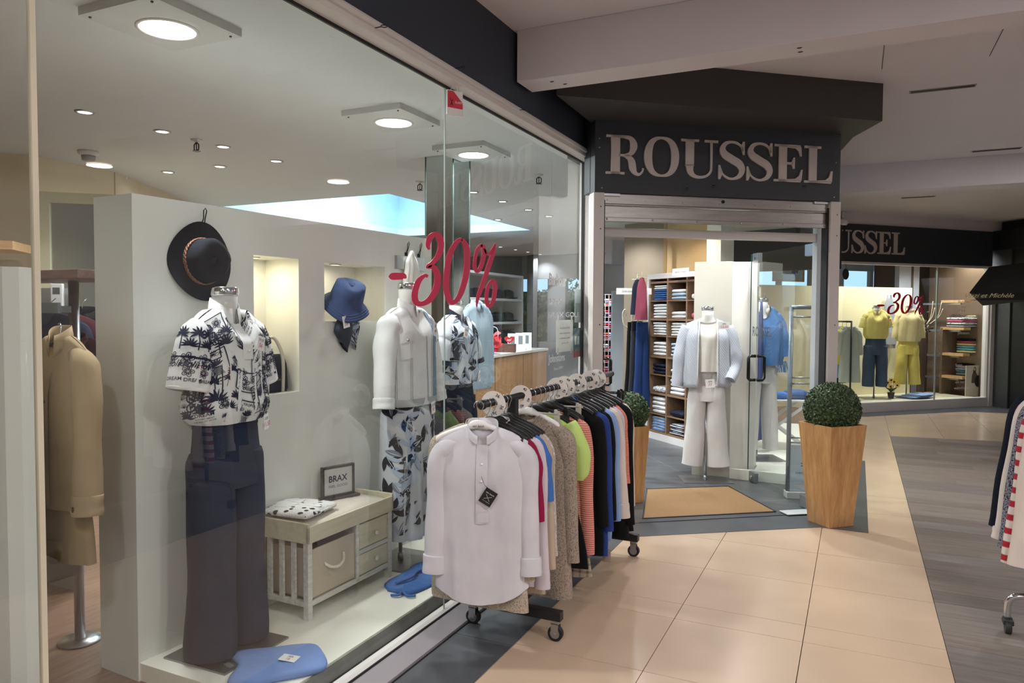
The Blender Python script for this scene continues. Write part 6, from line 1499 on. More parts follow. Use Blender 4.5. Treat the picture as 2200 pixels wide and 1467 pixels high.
mb.go('base_panel', [plain('panel_blue_white', (196, 208, 218), 0.3), INKB], t)
mb = MB(); mb.box(-0.15, 0.15, -0.05, 0.05, 0.0, 0.055); mb.go('foot', WHITEM, t, 0.004)
t = thing('floor_plate', 'flat white cover plate on the threshold beside the wooden planter', 'plate', (-0.37, 5.99, 0.009), radians(36.8))
mb = MB(); mb.box(-0.14, 0.14, -0.06, 0.06, 0, 0.006); mb.go('cover', plain('plate_pale', (196, 202, 200), 0.3), t, 0.002)

# ---- cubby shelf with folded clothes
Q0 = at_z(1389.7, 939.5); Q1 = at_z(1461.6, 960); Q0.z = Q1.z = 0; dQ = (Q1 - Q0).normalized(); nQ = Vector((-dQ.y, dQ.x, 0))
if nQ.y < 0: nQ = -nQ
MQ = Matrix.Identity(4)
for i in range(3): MQ[i][0] = dQ[i]; MQ[i][1] = nQ[i]; MQ[i][2] = (0, 0, 1)[i]; MQ[i][3] = Q0[i]
def onQ(px, py):
    d = ray(px, py); o = Vector((0, 0, EYE)); t = (Q0 - o).dot(nQ) / d.dot(nQ); p = o + d * t; return (p - Q0).dot(dQ), p.z
cb = thing('cubby_shelf', 'tall white-framed shelf unit with brown compartments of folded clothes', 'shelf unit'); cb.matrix_world = MQ
SHB = wood('cubby_walnut', (118, 92, 70), (146, 118, 92), axis='x', rough=0.5)
W_ = 1.30; dp = 0.40
xs_ = [onQ(p, 700)[0] for p in (1395, 1432.5, 1474)]; cw = xs_[2] - xs_[1]; xs_.append(xs_[2] + cw)
xs_ = [x for x in xs_]
mb = MB(); mb.box(-0.03, W_, 0.0, dp, 0, 0.085); mb.box(-0.03, W_, 0, dp, 1.94, 2.0); mb.box(-0.04, xs_[0] - 0.02, 0, dp, 0.085, 1.94); mb.box(xs_[3] + 0.01, W_, 0, dp, 0.085, 1.94); mb.go('outer_frame', WHITEM, cb, 0.002)
mb = MB(); mb.box(xs_[0] - 0.02, xs_[3] + 0.01, dp - 0.02, dp, 0.085, 1.94); mb.go('back_board', SHB, cb)
for x in xs_:
    mb = MB(); mb.box(x - 0.012, x + 0.012, 0.004, dp - 0.02, 0.085, 1.94); mb.go('divider', SHB, cb)
zr = [onQ(1415, 590 + 0.2523 * v)[1] for v in (60, 222, 376, 522, 695, 852, 1010, 1190, 1340)]
for k in range(3):
    for j, z in enumerate(zr):
        th = 0.02 if j in (2, 4, 6, 0, 8) else 0.008
        mb = MB(); mb.box(xs_[k] + 0.012, xs_[k + 1] - 0.012, 0.006, dp - 0.02, z - th, z + 0.003); mb.go('shelf_board', SHB, cb)
WH = cloth('knit_white', (222, 222, 222), 0.3); PB = cloth('knit_pale_blue', (164, 184, 208), 0.3); NV = cloth('knit_navy', (24, 28, 46), 0.3); BLJ = cloth('knit_denim_blue', (64, 108, 168), 0.3); PNK = cloth('knit_pink', (190, 92, 120), 0.3)
STB = stripes('stripe_blue_white', (60, 120, 184), (226, 230, 232), 0.03, 2, 0.5); STN = stripes('stripe_navy_white', (30, 34, 52), (226, 228, 228), 0.024, 2, 0.5); DOT = tweed('dotted_white', [(60, 60, 90), (222, 222, 222), (230, 230, 230)], 30)
MATLAB = {WH.name: 'white', PB.name: 'pale blue', NV.name: 'navy', BLJ.name: 'denim blue', PNK.name: 'pink', STB.name: 'blue and white striped', STN.name: 'navy and white striped', DOT.name: 'dotted white'}
ORD = ['bottom', 'second from the bottom', 'third from the bottom', 'fourth from the bottom', 'fifth from the bottom', 'sixth from the bottom', 'seventh from the bottom', 'eighth from the bottom']
_fold = {}
def folded(m, w, d, h, seed, M, label, group, cat='folded sweater', name='folded_sweater'):
    key = (m.name, round(w, 2), round(d, 2), round(h, 3), seed % 3)
    if key not in _fold:
        mb = MB(); slab_cloth(mb, w, d, h, seed % 3, wob=0.04, n=18); o = mb.go(name, m); _fold[key] = o
    else:
        o = _fold[key].copy(); C.objects.link(o)
    o.matrix_world = M; return tag(o, label, cat, group)
cells = {(0, 0): [BLJ] * 5 + [WH] * 2, (0, 1): [WH] * 5, (0, 2): [WH] * 5, (0, 3): [WH] * 4, (0, 4): [NV] * 3, (0, 5): [DOT], (0, 6): [WH] * 4, (0, 7): [STB] * 5,
         (1, 0): [PB] * 2 + [WH], (1, 1): [WH] * 2, (1, 2): [WH] * 5, (1, 3): [PB] * 4, (1, 4): [NV, WH], (1, 5): [WH] * 4, (1, 6): [NV], (1, 7): [STN] * 3, (2, 0): [WH], (2, 1): [PNK]}
RO = ['top', 'second', 'third', 'fourth', 'fifth', 'sixth', 'seventh', 'lowest']; CO = ['left', 'middle', 'right']
for (c, r), items in cells.items():
    z = zr[r + 1] + 0.004; avail = zr[r] - zr[r + 1] - 0.03; h = min(0.042 if len(items) > 1 else 0.075, avail * 0.92 / len(items))
    if (c, r) in ((1, 5), (0, 6)): h = min(0.05, avail / 4)
    w = min(0.27, xs_[c + 1] - xs_[c] - 0.035)
    for k, m in enumerate(items):
        x = (xs_[c] + xs_[c + 1]) / 2 + random.uniform(-0.006, 0.006)
        M = MQ @ Matrix.Translation((x, 0.17, z + k * h)) @ Matrix.Rotation(random.uniform(-0.05, 0.05), 4, 'Z')
        folded(m, w, 0.30, h * 1.05, k + c, M, '%s folded garment, %s, cubby shelf %s column, %s compartment' % (MATLAB[m.name], ORD[k] if len(items) > 1 else 'alone', CO[c], RO[r]), 'folded clothes in the brown cubby shelf')
for (px, py, D, w, lb, s) in ((1462, 585, 8.45, 0.3, 'white card label standing on top of the brown cubby shelf', 'Selection mi-saison'), (1362, 627, 8.9, 0.42, 'white handwritten card above the hanging trousers left of the cubby shelf', 'Selection week-end')):
    p = at_d(px, py, D); t = thing('shelf_label', lb, 'label', (p.x, p.y, p.z - 0.03), atan2(dQ.y, dQ.x) * (1 if px > 1400 else 0) + (0.44 if px < 1400 else 0))
    mb = MB(); mb.box(-w / 2, w / 2, -0.003, 0.003, 0 if px < 1400 else 0.0, 0.075); write(mb, s, Matrix.Translation((0, -0.0035, 0.025)) @ Matrix.Rotation(pi / 2, 4, 'X'), 0.026, w * 0.7, 0.3, 0, 1); mb.go('card', [PAPER, INKB], t)
# brown wall, beige panel, white pillar behind the cubby
def wall_px(name, pxa, pxb, Da, Db, z0, z1, mat, th=0.1, kind=True, mi=0):
    a = at_d(pxa, 700, Da); b = at_d(pxb, 700, Db); mb = MB(); d = (b - a); d.z = 0; d.normalize(); n = Vector((-d.y, d.x, 0))
    if n.dot(a) < 0: n = -n
    mb.prism([(a.x, a.y), (b.x, b.y), (b.x + n.x * th, b.y + n.y * th), (a.x + n.x * th, a.y + n.y * th)] if True else [], z0, z1)
    o = mb.go(name, mat); return tag(o, kind='structure') if kind else o
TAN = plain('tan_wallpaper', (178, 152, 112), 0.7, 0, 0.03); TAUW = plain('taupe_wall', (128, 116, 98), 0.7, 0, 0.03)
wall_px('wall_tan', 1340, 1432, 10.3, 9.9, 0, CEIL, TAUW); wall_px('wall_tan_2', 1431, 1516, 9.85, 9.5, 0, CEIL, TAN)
a = at_d(1431, 520, 9.8); o = tag(MB().box(a.x - 0.02, a.x + 0.02, a.y - 0.05, a.y - 0.02, 0, CEIL).go('trim_20', plain('seam_gold', (150, 126, 88), 0.5)), kind='structure')
wall_px('wall_pillar', 1516, 1546, 9.3, 9.2, 0, CEIL, SHOPW, 0.3)
lamp('SPOT', 'tan_wall_spot_light', at_d(1475, 470, 9.1), 30, (1.0, 0.85, 0.62), 0.05, (radians(0), 0, 0))
# hanging trousers left of the cubby
t = thing('wall_coat_rack', 'cream bentwood wall coat hooks above the hanging trousers', 'coat rack', at_d(1370, 700, 9.2), 0.44)
mb = MB()
for sg in (-1, 1, -0.4): mb.tube(spline([(0, 0, -0.1), (0.03 * sg, 0, -0.05), (0.16 * sg, -0.02, 0.0), (0.19 * sg, -0.04, 0.14), (0.16 * sg, -0.04, 0.2), (0.15 * sg, -0.04, 0.12)], 5), 0.011, 8)
mb.cyl((0, 0, -0.12), (0, 0, 0.35), 0.012); mb.go('bentwood_arms', plain('cream_lacquer', (206, 198, 176), 0.4), t)
for i, (px, m, lb, L, zt_) in enumerate(((1361, BLK, 'black trousers hanging left of the cubby shelf', 0.98, 1.42), (1369, cloth('washed_black', (48, 50, 56)), 'washed black trousers second from the cubby shelf', 1.0, 1.43), (1380, cloth('blue_jeans', (34, 58, 108)), 'dark blue jeans hanging against the cubby shelf side', 1.05, 1.42), (1368, NVYC, 'small navy jacket hanging above the trousers', 0.42, 1.93), (1378, cloth('wine', (130, 60, 76)), 'wine red scarf hanging above the blue jeans', 0.5, 1.95))):
    p = at_d(px, 700, 9.15 - 0.08 * i); t = thing('hanging_trousers' if i < 3 else 'hanging_scarf' if i == 4 else 'hanging_jacket', lb, 'trousers' if i < 3 else 'scarf' if i == 4 else 'jacket', (p.x, p.y, zt_), radians(65))
    if i < 3: trousers(t, 'body', m, None, 0, -0.2, -L, 0.10, 0.11, 0.07, 0.03, 0.0, i)
    else:
        mb = MB(); s_ = Shell([(0, 0.02), (0.2, 0.08), (1, 0.09)], [(0, 0.02), (1, 0.05)], lambda u, q: 0, lambda u, q: -L, 5, 0.2, i); s_.mesh(mb, 24, 8); mb.go('body', m, t)
    mb = MB(); mb.tube([(0, 0, -0.01), (0, 0, 0.06), (0.02, 0, 0.07)], 0.004, 6); mb.tube([(-0.09, 0, 0), (0.09, 0, 0)], 0.006, 6); mb.go('hanger_clip', MATS['cream_lacquer'], t)

# ================================================================== BACK OF THE SHOP
DG = plain('dark_grey_wall', (92, 96, 102), 0.6, 0, 0.05); LG = plain('light_grey_wall', (122, 124, 128), 0.7, 0, 0.03)
wall_px('wall_back', 700, 1122, 17.0, 16.0, 0, CEIL, DG)
wall_px('wall_back_2', 1121, 1262, 15.9, 15.3, 2.25, CEIL, LG); wall_px('wall_back_3', 1121, 1262, 15.9, 15.3, 0, 0.9, LG)
for i, (a, b) in enumerate(((1132, 1145), (1176, 1214), (1258, 1264))): wall_px('wall_back_%d' % (4 + i), a, b, 15.8, 15.5, 0, CEIL, LG)
wall_px('wall_back_7', 1262, 1346, 18.9, 18.7, 0, CEIL, SHOPW)
HED = NT('hedge_leaf'); co = HED.coord(); HED.col(HED.ramp(HED.noise(co, 3.0, 6, 0.7), [(0.3, lin((30, 62, 34))), (0.5, lin((80, 128, 80))), (0.7, lin((160, 196, 150)))])); HED.b.inputs['Roughness'].default_value = 0.8; HED = HED.m
hd = thing('hedge', 'green leafy hedge outside the far shop windows', 'hedge', tuple(at_d(1195, 760, 20).xy) + (0,), 0.3)
mb = MB(); r = random.Random(8)
for k in range(2600):
    c = Vector((r.uniform(-2.4, 2.4), r.uniform(-0.35, 0.25), 0)); c.z = r.uniform(0, 2.35 + 0.25 * sin(c.x * 3)); u = Vector((r.uniform(-1, 1), r.uniform(-1, 1), r.uniform(-1, 1))).normalized(); v = u.orthogonal().normalized(); L = r.uniform(0.05, 0.1)
    mb.add([c - u * L, c + v * L * 0.6, c + u * L, c - v * L * 0.6], [(0, 1, 2, 3)])
mb.box(-2.4, 2.4, 0.0, 0.5, 0, 2.1); mb.go('foliage', HED, hd)
sun = bpy.data.lights.new('sun_outside', 'SUN'); sun.energy = 2.2; so = bpy.data.objects.new('sun_outside', sun); C.objects.link(so); so.rotation_euler = (radians(-35), radians(-30), 0); sun.color = (1, 0.97, 0.9); sun.angle = 0.02

# hat and coat shelf unit
U0 = at_d(1008, 700, 10.3); U1 = at_d(1123, 700, 12.0); dU = (U1 - U0); dU.z = 0; LU = dU.length; dU.normalize(); hu = thing('hat_shelf', 'white shelf unit with rows of dark hats over a rail of coats behind the counter', 'shelf unit', (U0.x, U0.y, 0.003), atan2(dU.y, dU.x))
mb = MB(); mb.box(0, LU, 0.35, 0.38, 0, 2.1); mb.go('back_panel', plain('unit_grey', (190, 190, 184), 0.6), hu)
for x in (0, LU): 
    mb = MB(); mb.box(x - 0.02, x + 0.02, 0, 0.38, 0, 2.1); mb.go('side_panel', WHITEM, hu)
for z in (2.1, 1.72, 1.36):
    mb = MB(); mb.box(-0.02, LU + 0.02, 0, 0.36, z - 0.015, z + 0.02); mb.go('shelf_board', WHITEM, hu)
mb = MB(); mb.cyl((0, 0.15, 1.25), (LU, 0.15, 1.25), 0.012); mb.go('coat_rail', CHROME, hu)
mh = None
FELTS = [cloth('felt_black', (34, 36, 42)), cloth('felt_green', (36, 52, 48)), cloth('felt_navy2', (36, 40, 60))]
Mu = Matrix.Translation((U0.x, U0.y, 0.003)) @ Matrix.Rotation(atan2(dU.y, dU.x), 4, 'Z')
for row, z in ((0, 1.741), (1, 1.381)):
    for k in range(5):
        p = Mu @ Vector((LU * (0.12 + 0.19 * k), 0.16, z + 0.014)); t = thing('felt_hat', '%s felt hat behind the counter, %s on the %s hat shelf' % (['black', 'dark green', 'navy'][(k + row) % 3], ['leftmost', 'second', 'middle', 'fourth', 'rightmost'][k], ('upper', 'lower')[row]), 'hat', p, 0, 'felt hats on the shelf behind the counter')
        hat(t, 0.15, 0.085, 0.14, FELTS[(k + row) % 3], 0.15)
for k in range(9):
    p = Mu @ Vector((LU * (0.08 + 0.1 * k), 0.15, 1.24)); t = thing('hanging_coat', '%s dark coat on the rail under the hat shelf' % ['leftmost', 'second', 'third', 'fourth', 'fifth', 'sixth', 'seventh', 'eighth', 'rightmost'][k], 'coat', p, radians(60), 'dark coats on the rail under the hat shelf')
    mb = MB(); s_ = Shell([(0, 0.13), (0.2, 0.15), (1, 0.17)], [(0, 0.03), (1, 0.06)], lambda u, q: -0.05 * abs(u), lambda u, q: -0.8, 5, 0.12, k); s_.mesh(mb, 24, 8); mb.go('body', [BLKC, NVYC, cloth('charcoal', (52, 54, 60))][k % 3], t)
# cash counter and what stands on it
OAKC = wood('counter_oak', (150, 112, 76), (178, 138, 98), axis='z', ns=2)
ct = thing('shop_counter', 'long oak-fronted shop counter seen through the far part of the window', 'counter', (-4.02, 7.2, 0.003), radians(93.5))
mb = MB(); mb.box(0, 2.95, 0, 0.7, 0, 0.965); mb.go('front', OAKC, ct); mb = MB(); mb.box(-0.02, 2.97, -0.02, 0.72, 0.965, 0.997); mb.go('worktop', plain('counter_top', (206, 200, 192), 0.3), ct)
for x in (0.98, 1.96): mb = MB(); mb.box(x - 0.003, x + 0.003, -0.003, 0.0, 0.02, 0.95); mb.go('panel_joint', plain('joint_brown', (90, 66, 44), 0.6), ct)
Mc = Matrix.Translation((-4.02, 7.2, 0.003)) @ Matrix.Rotation(radians(93.5), 4, 'Z')
def on_counter(x, y, z=0.998): return Mc @ Vector((x, y, z))
t = thing('gift_bag', 'clear gift bag with bright red tissue on the counter', 'bag', on_counter(1.15, 0.12), radians(20))
mb = MB(); mb.box(-0.11, 0.11, -0.06, 0.06, 0, 0.20); mb.go('clear_box', glass('clear_plastic', (0.9, 0.9, 0.92)), t)
mb = MB(); r = random.Random(5)
for k in range(60):
    c = Vector((r.uniform(-0.1, 0.1), r.uniform(-0.055, 0.055), r.uniform(0.05, 0.27))); u = Vector((r.uniform(-1, 1), r.uniform(-1, 1), r.uniform(-1, 1))) * 0.05; v = u.orthogonal().normalized() * 0.04; mb.add([c - u, c + v, c + u, c - v], [(0, 1, 2, 3)])
mb.go('red_tissue', plain('tissue_red', (224, 30, 44), 0.5), t)
mb = MB(); mb.tube(spline([(-0.08, 0, 0.2), (-0.06, 0, 0.33), (0.06, 0, 0.33), (0.08, 0, 0.2)], 6), 0.005, 6); mb.go('handle', WHITEP, t)
for i, (x, y, lb, m) in enumerate(((1.62, 0.12, 'clear box of brown trinkets with red heart card on the counter', plain('trinkets', (96, 60, 48), 0.7, 0, 0.5, 60)), (0.95, 0.1, 'small box with blue items left of the red gift bag', plain('blue_items', (60, 90, 150), 0.5, 0, 0.4, 40)))):
    t = thing('trinket_box', lb, 'box', on_counter(x, y), radians(15)); mb = MB(); mb.box(-0.13 + 0.05 * i, 0.13 - 0.05 * i, -0.06, 0.06, 0, 0.11); mb.go('body', m, t)
    if i == 0:
        mb = MB(); pts = [(0.11 * 0.5 * (sin(a) ** 3) * 1.25 + 0.06, 0.045 * (13 * cos(a) - 5 * cos(2 * a) - 2 * cos(3 * a) - cos(4 * a)) / 13 + 0.17) for a in [2 * pi * k / 28 for k in range(28)]]; mb.prism(pts[::-1], 0.0, 0.004, 0, Matrix.Translation((0, -0.062, 0)) @ Matrix.Rotation(pi / 2, 4, 'X')); write(mb, 'tel', Matrix.Translation((0.06, -0.068, 0.15)) @ Matrix.Rotation(pi / 2, 4, 'X'), 0.035, 0.06, 0.3, 0, 1); mb.go('heart_card', [plain('heart_red', (190, 30, 44), 0.4), PAPER], t)
for i, x in enumerate((1.95, 2.25, 2.5)):
    t = thing('brochure_stand', 'white brochure holder on the counter, %s of three right of the red heart' % ('first', 'second', 'last')[i], 'brochure stand', on_counter(x, 0.15), radians(15)); mb = MB(); mb.box(-0.07, 0.07, -0.01, 0.0, 0.02, 0.24); mb.box(-0.075, 0.075, -0.04, 0.05, 0, 0.02); mb.go('holder', PAPER, t)
    mb = MB(); mb.box(-0.03, 0.03, -0.012, -0.01, 0.08, 0.2); mb.go('printed_figure', plain('grey_print', (120, 126, 128)), t)
t = thing('shop_screen', 'pale blue computer screen behind the counter seen from behind', 'screen', on_counter(1.35, 0.55), radians(70)); mb = MB(); mb.box(-0.2, 0.2, -0.012, 0.012, 0.14, 0.42); mb.go('panel', plain('screen_blue', (150, 186, 204), 0.3), t); mb = MB(); mb.cyl((0, 0, 0), (0, 0, 0.15), 0.02); mb.box(-0.1, 0.1, -0.07, 0.07, 0, 0.012); mb.go('foot', BLACKP, t)

# far pigeonholes of folded knitwear
P_ = at_d(1316, 700, 18.0); pg = thing('pigeonhole_shelf', 'far wall of small brown pigeonholes full of folded knitwear', 'shelf unit', (P_.x, P_.y, 0.003), 0.44)
PW, NCOL, NR = 1.26, 14, 7; cw_ = PW / NCOL; PH = [0.05 + 0.275 * k for k in range(NR + 1)]
PRB = plain('pigeon_brown', (118, 66, 52), 0.6)
mb = MB(); mb.box(-PW / 2, PW / 2, 0.28, 0.30, 0, 1.98); mb.go('back_board', PRB, pg)
for k in range(NCOL + 1): mb = MB(); x = -PW / 2 + cw_ * k; mb.box(x - 0.006, x + 0.006, 0, 0.28, 0, 1.98); mb.go('divider', WHITEM, pg)
for z in PH: mb = MB(); mb.box(-PW / 2, PW / 2, 0.003, 0.28, z - 0.008, z + 0.006); mb.go('shelf_board', WHITEM, pg)
Mp = Matrix.Translation((P_.x, P_.y, 0.003)) @ Matrix.Rotation(0.44, 4, 'Z'); rr = random.Random(6)
KM = [WH, PNK, NV, PB, cloth('knit_salmon', (206, 120, 112)), cloth('knit_lilac', (176, 160, 196)), cloth('knit_red', (180, 50, 56))]; KN = ['white', 'pink', 'navy', 'pale blue', 'salmon', 'lilac', 'red']
for c in range(4, 10):
    for r in range(NR):
        for k in range(3):
            q = rr.randrange(7); M = Mp @ Matrix.Translation((-PW / 2 + cw_ * (c + 0.5), 0.13, PH[r] + 0.007 + 0.055 * k))
            folded(KM[q], 0.072, 0.24, 0.055, k, M, '%s folded knit, %s of pile, far pigeonholes, %s row up, %s column' % (KN[q], ('bottom', 'middle', 'top')[k], ['lowest', 'second', 'third', 'fourth', 'fifth', 'sixth', 'topmost'][r], ['first', 'second', 'third', 'fourth', 'fifth', 'sixth'][c - 4]), 'knitwear in the far pigeonholes', 'folded knit', 'folded_knit')

# ================================================================== SECOND SHOP WINDOW (far right)
W0 = Vector((0.084, 12.61, 0)); W1 = Vector((1.995, 14.51, 0)); dW = (W1 - W0).normalized(); nW = Vector((-dW.y, dW.x, 0))   # nW points into the shop
MW = frame(W0, dW, nW); AW = atan2(dW.y, dW.x); LW = (W1 - W0).length
def wbox(mb, s0, s1, o0, o1, z0, z1, mi=0):
    b = len(mb.v); mb.box(s0, s1, o0, o1, z0, z1, mi)
    for i in range(b, len(mb.v)): mb.v[i] = tuple(MW @ Vector(mb.v[i]))
def onW(px, py, off=0.0):
    d = ray(px, py); o = Vector((0, 0, EYE)); t = (W0 + nW * off - o).dot(nW) / d.dot(nW); p = o + d * t; return (p - W0).dot(dW), p.z
def WP(s, off, z): return MW @ Vector((s, off, z))
mb = MB(); wbox(mb, -0.9, LW, -0.02, 0.10, 2.335, 2.91); struct('wall_fascia', mb, CHAR)
mb = MB(); wbox(mb, -0.9, LW + 0.3, 0.0, 0.12, 2.91, MC); struct('wall_over_fascia', mb, MALLCEIL)
t = thing('shop_sign', 'pale serif capitals on the second shop fascia, partly hidden by the post', 'sign', WP(0, -0.022, 0), AW)
sE, zE = onW(1941, 548); zT = onW(1925, 500)[1]
sign_word(t, 'ROUSSEL', sE - 2.05, zE, zT - zE, 2.05)
mb = MB(); wbox(mb, -0.6, LW, -0.03, 0.08, 0.0, 0.15); wbox(mb, -0.6, LW, -0.02, 0.06, 2.30, 2.34); wbox(mb, LW - 0.06, LW, -0.02, 0.08, 0, 2.34); wbox(mb, LW - 0.03, LW + 0.14, -0.05, 0.1, 0.0, 2.34); struct('trim_21', mb, WHITEM)
sj = onW(2012, 700)[0]
mb = MB(); wbox(mb, sj - 0.012, sj + 0.012, 0.0, 0.012, 0.15, 2.32); struct('trim_22', mb, plain('glass_edge', (170, 184, 178)))
mb = MB(); mb.add([WP(-0.4, 0.02, 0.14), WP(LW - 0.05, 0.02, 0.14), WP(LW - 0.05, 0.02, 2.32), WP(-0.4, 0.02, 2.32)], [(0, 1, 2, 3)]); struct('window_6', mb, GL)
t = thing('sale_lettering', 'small red brush-script minus 30 percent lettering on the second shop window', 'window lettering')
def mapw(x, y):
    px = 1884 + (x - 262) * (100 / 806); py = 628 + (y - 62) * (48 / 570); d = ray(px, py); o = Vector((0, 0, EYE)); k = (W0 + nW * 0.014 - o).dot(nW) / d.dot(nW); return o + d * k
sale(t, mapw, VINYL, -nW * 0.0015)
for s, px, py, h, w, lb in (('Barbour', 2073, 651, 5, 24, 'topmost'), ('BASLER', 2070, 661, 4, 20, 'second'), ('BRAX', 2067, 670, 4.5, 18, 'third'), ('BRAX GOLF', 2075, 683, 4, 40, 'fourth'), ('Johnstons', 2072, 718, 5, 24, 'fifth'), ('Rene', 2062, 786, 4.5, 14, 'sixth'), ('SCHNEIDERS', 2075, 795, 5, 40, 'seventh'), ('van laack', 2066, 823, 5, 24, 'eighth'), ('windsor.', 2068, 836, 5.5, 32, 'lowest')):
    a, z = onW(px, py); k = (W0 + dW * a - Vector((0, 0, 0))).length / FPX; mb = MB(); write(mb, s, frame(WP(a, 0.015, z), dW, (0, 0, 1)), h * k * 0.95, w * k * 1.2, 0.0, 0.0)
    mb2 = mb.go('window_lettering', WV); tag(mb2, 'white name lettering on the second shop window, %s line' % lb, 'window lettering')
# display bay: yellow wall, platform, clerestory windows
YEL = plain('pale_yellow_wall', (232, 222, 182), 0.6, 0, 0.02)
sA = onW(1958, 700, 1.0)[0]
mb = MB(); wbox(mb, -2.6, sA, 1.0, 1.08, 0, 2.0); struct('wall_yellow', mb, YEL)
mb = MB(); wbox(mb, -0.55, onW(2040, 868, 0.6)[0], 0.09, 1.0, 0.0, 0.14); struct('trim_23', mb, plain('bay_deck', (222, 214, 184), 0.5), 0.003)
mb = MB(); wbox(mb, -3.2, sA + 0.35, 2.2, 2.26, 2.36, CEIL); wbox(mb, -3.2, sA + 0.35, 2.2, 2.26, 0, 1.9)
for s in [sA + 0.28 - 0.72 * k for k in range(6)]: wbox(mb, s - 0.04, s + 0.04, 2.18, 2.26, 1.9, 2.36)
struct('wall_clerestory', mb, plain('window_frame_grey', (186, 196, 204), 0.5))
mb = MB(); wbox(mb, sA + 0.02, sA + 0.5, 1.3, 1.4, 0, CEIL); struct('wall_bay_grey', mb, plain('bay_grey', (176, 178, 184), 0.6))
SKYE2 = emit('sky_glow', (150, 200, 236), 1.0)
sB0, sB1 = onW(2014, 700, 0.9)[0], onW(2080, 700, 0.9)[0]
BRN = plain('brown_panel', (112, 92, 72), 0.55, 0, 0.04)
mb = MB(); wbox(mb, sB0, sB1, 1.6, 1.66, 0.0, 2.6); wbox(mb, onW(2045, 800, 0.5)[0], onW(2085, 800, 0.5)[0], 0.7, 0.74, 0, 1.3); struct('wall_brown_panel', mb, BRN)
mb = MB(); wbox(mb, sB1 + 0.0, LW + 0.6, 1.2, 1.25, 0, 2.6); struct('wall_slat', mb, stripes('slatwall', (60, 52, 46), (176, 168, 158), 0.2, 2, 0.08))
mb = MB(); wbox(mb, LW + 0.14, LW + 0.2, 0.1, 1.3, 0, 2.7); wbox(mb, sA + 0.3, sA + 0.36, 1.3, 2.15, 0, 2.7); struct('wall_bay_side', mb, BRN)

def wman(label, s, off, z, rz): return mannequin(label, WP(s, off, z), AW + rz, 1.5, (0.42, 0.34), (0, 0.03), sh=0.155)
YB = cloth('yellow_jersey', (232, 220, 132), 0.3); YC = cloth('cream_knit', (222, 208, 156), 0.3); JN = cloth('blue_jeans2', (66, 84, 110), 0.3); YT = cloth('yellow_trousers', (230, 212, 112), 0.25)
slh = lambda L: arms(0.168, 1.475, 0.06, L, 0.04, 0.056, 0.058, 0.065, 0.06, -0.01)
s1, _ = onW(1878, 862, 0.5); mW1 = wman('mannequin in yellow polo shirt and blue jeans in the second shop window', s1, 0.5, 0.14, -0.5)
trousers(mW1, 'trousers', JN, 'blue barrel-leg jeans', 1.03, -0.28, 0.20 - 1.03, 0.15, 0.185, 0.085, 0.11, 0.04, 21, 0.0)
top(mW1, 'polo_shirt', YB, 'yellow polo shirt', 1.47, 0.99, [(0, 0.17), (0.3, 0.185), (0.85, 0.195), (1, 0.16)], [(0, 0.05), (0.3, 0.12), (1, 0.11)], 0.06, (0.07, 0.09, 0.01), 22, 7, 0.06, slh(0.24), cuff=0.025, col='fold', colh=0.04)
s2, _ = onW(1948, 850, 0.5); mW2 = wman('mannequin in cream sweater and yellow trousers in the second shop window', s2, 0.5, 0.14, -0.5)
trousers(mW2, 'trousers', YT, 'straight yellow trousers', 1.03, -0.28, 0.22 - 1.03, 0.14, 0.17, 0.09, 0.1, 0.02, 23)
top(mW2, 'sweater', YC, 'cream sweater', 1.48, 0.94, [(0, 0.165), (0.3, 0.195), (0.85, 0.205), (1, 0.18)], [(0, 0.05), (0.3, 0.12), (1, 0.115)], 0.06, (0.075, 0.04, 0.01), 24, 7, 0.06, slh(0.42), col='crew', colh=0.02)
t = thing('hanging_scarf', 'long grey fringed shawl on the yellow wall between the two yellow mannequins', 'shawl', WP(onW(1915, 640, 0.9)[0], 0.93, 1.86), AW)
mb = MB(); s_ = Shell([(0, 0.05), (0.2, 0.11), (1, 0.16)], [(0, 0.02), (1, 0.04)], lambda u, q: 0, lambda u, q: -0.85, 8, 0.25, 5); s_.mesh(mb, 36, 12); mb.go('body', cloth('shawl_grey', (158, 160, 166), 0.4), t)
mb = MB(); r = random.Random(9)
for k in range(40): a = 2 * pi * k / 40; mb.bar((0.15 * cos(a), 0.03 * sin(a), -0.83), (0.15 * cos(a), 0.03 * sin(a), -0.92), 0.005, 0.004)
mb.go('fringe', MATS['shawl_grey'], t)
t = thing('sunflower_pot', 'small pot of yellow sunflowers standing on the window platform', 'potted plant', WP(onW(1914, 855, 0.42)[0], 0.42, 0.141), 0)
mb = MB(); mb.lathe([(0.04, 0), (0.055, 0.09), (0.058, 0.1), (0.05, 0.1)], n=20); mb.go('pot', plain('dark_pot', (40, 38, 40), 0.5), t)
mb = MB(); r = random.Random(4)
for k in range(12): a = 2 * pi * k / 12; mb.add([(0, 0, 0.1), (0.05 * cos(a - .4), 0.05 * sin(a - .4), 0.16), (0.11 * cos(a), 0.11 * sin(a), 0.15 + 0.04 * (k % 2)), (0.05 * cos(a + .4), 0.05 * sin(a + .4), 0.16)], [(0, 1, 2, 3)])
mb.go('leaves', plain('leaf_green', (62, 98, 50), 0.6), t)
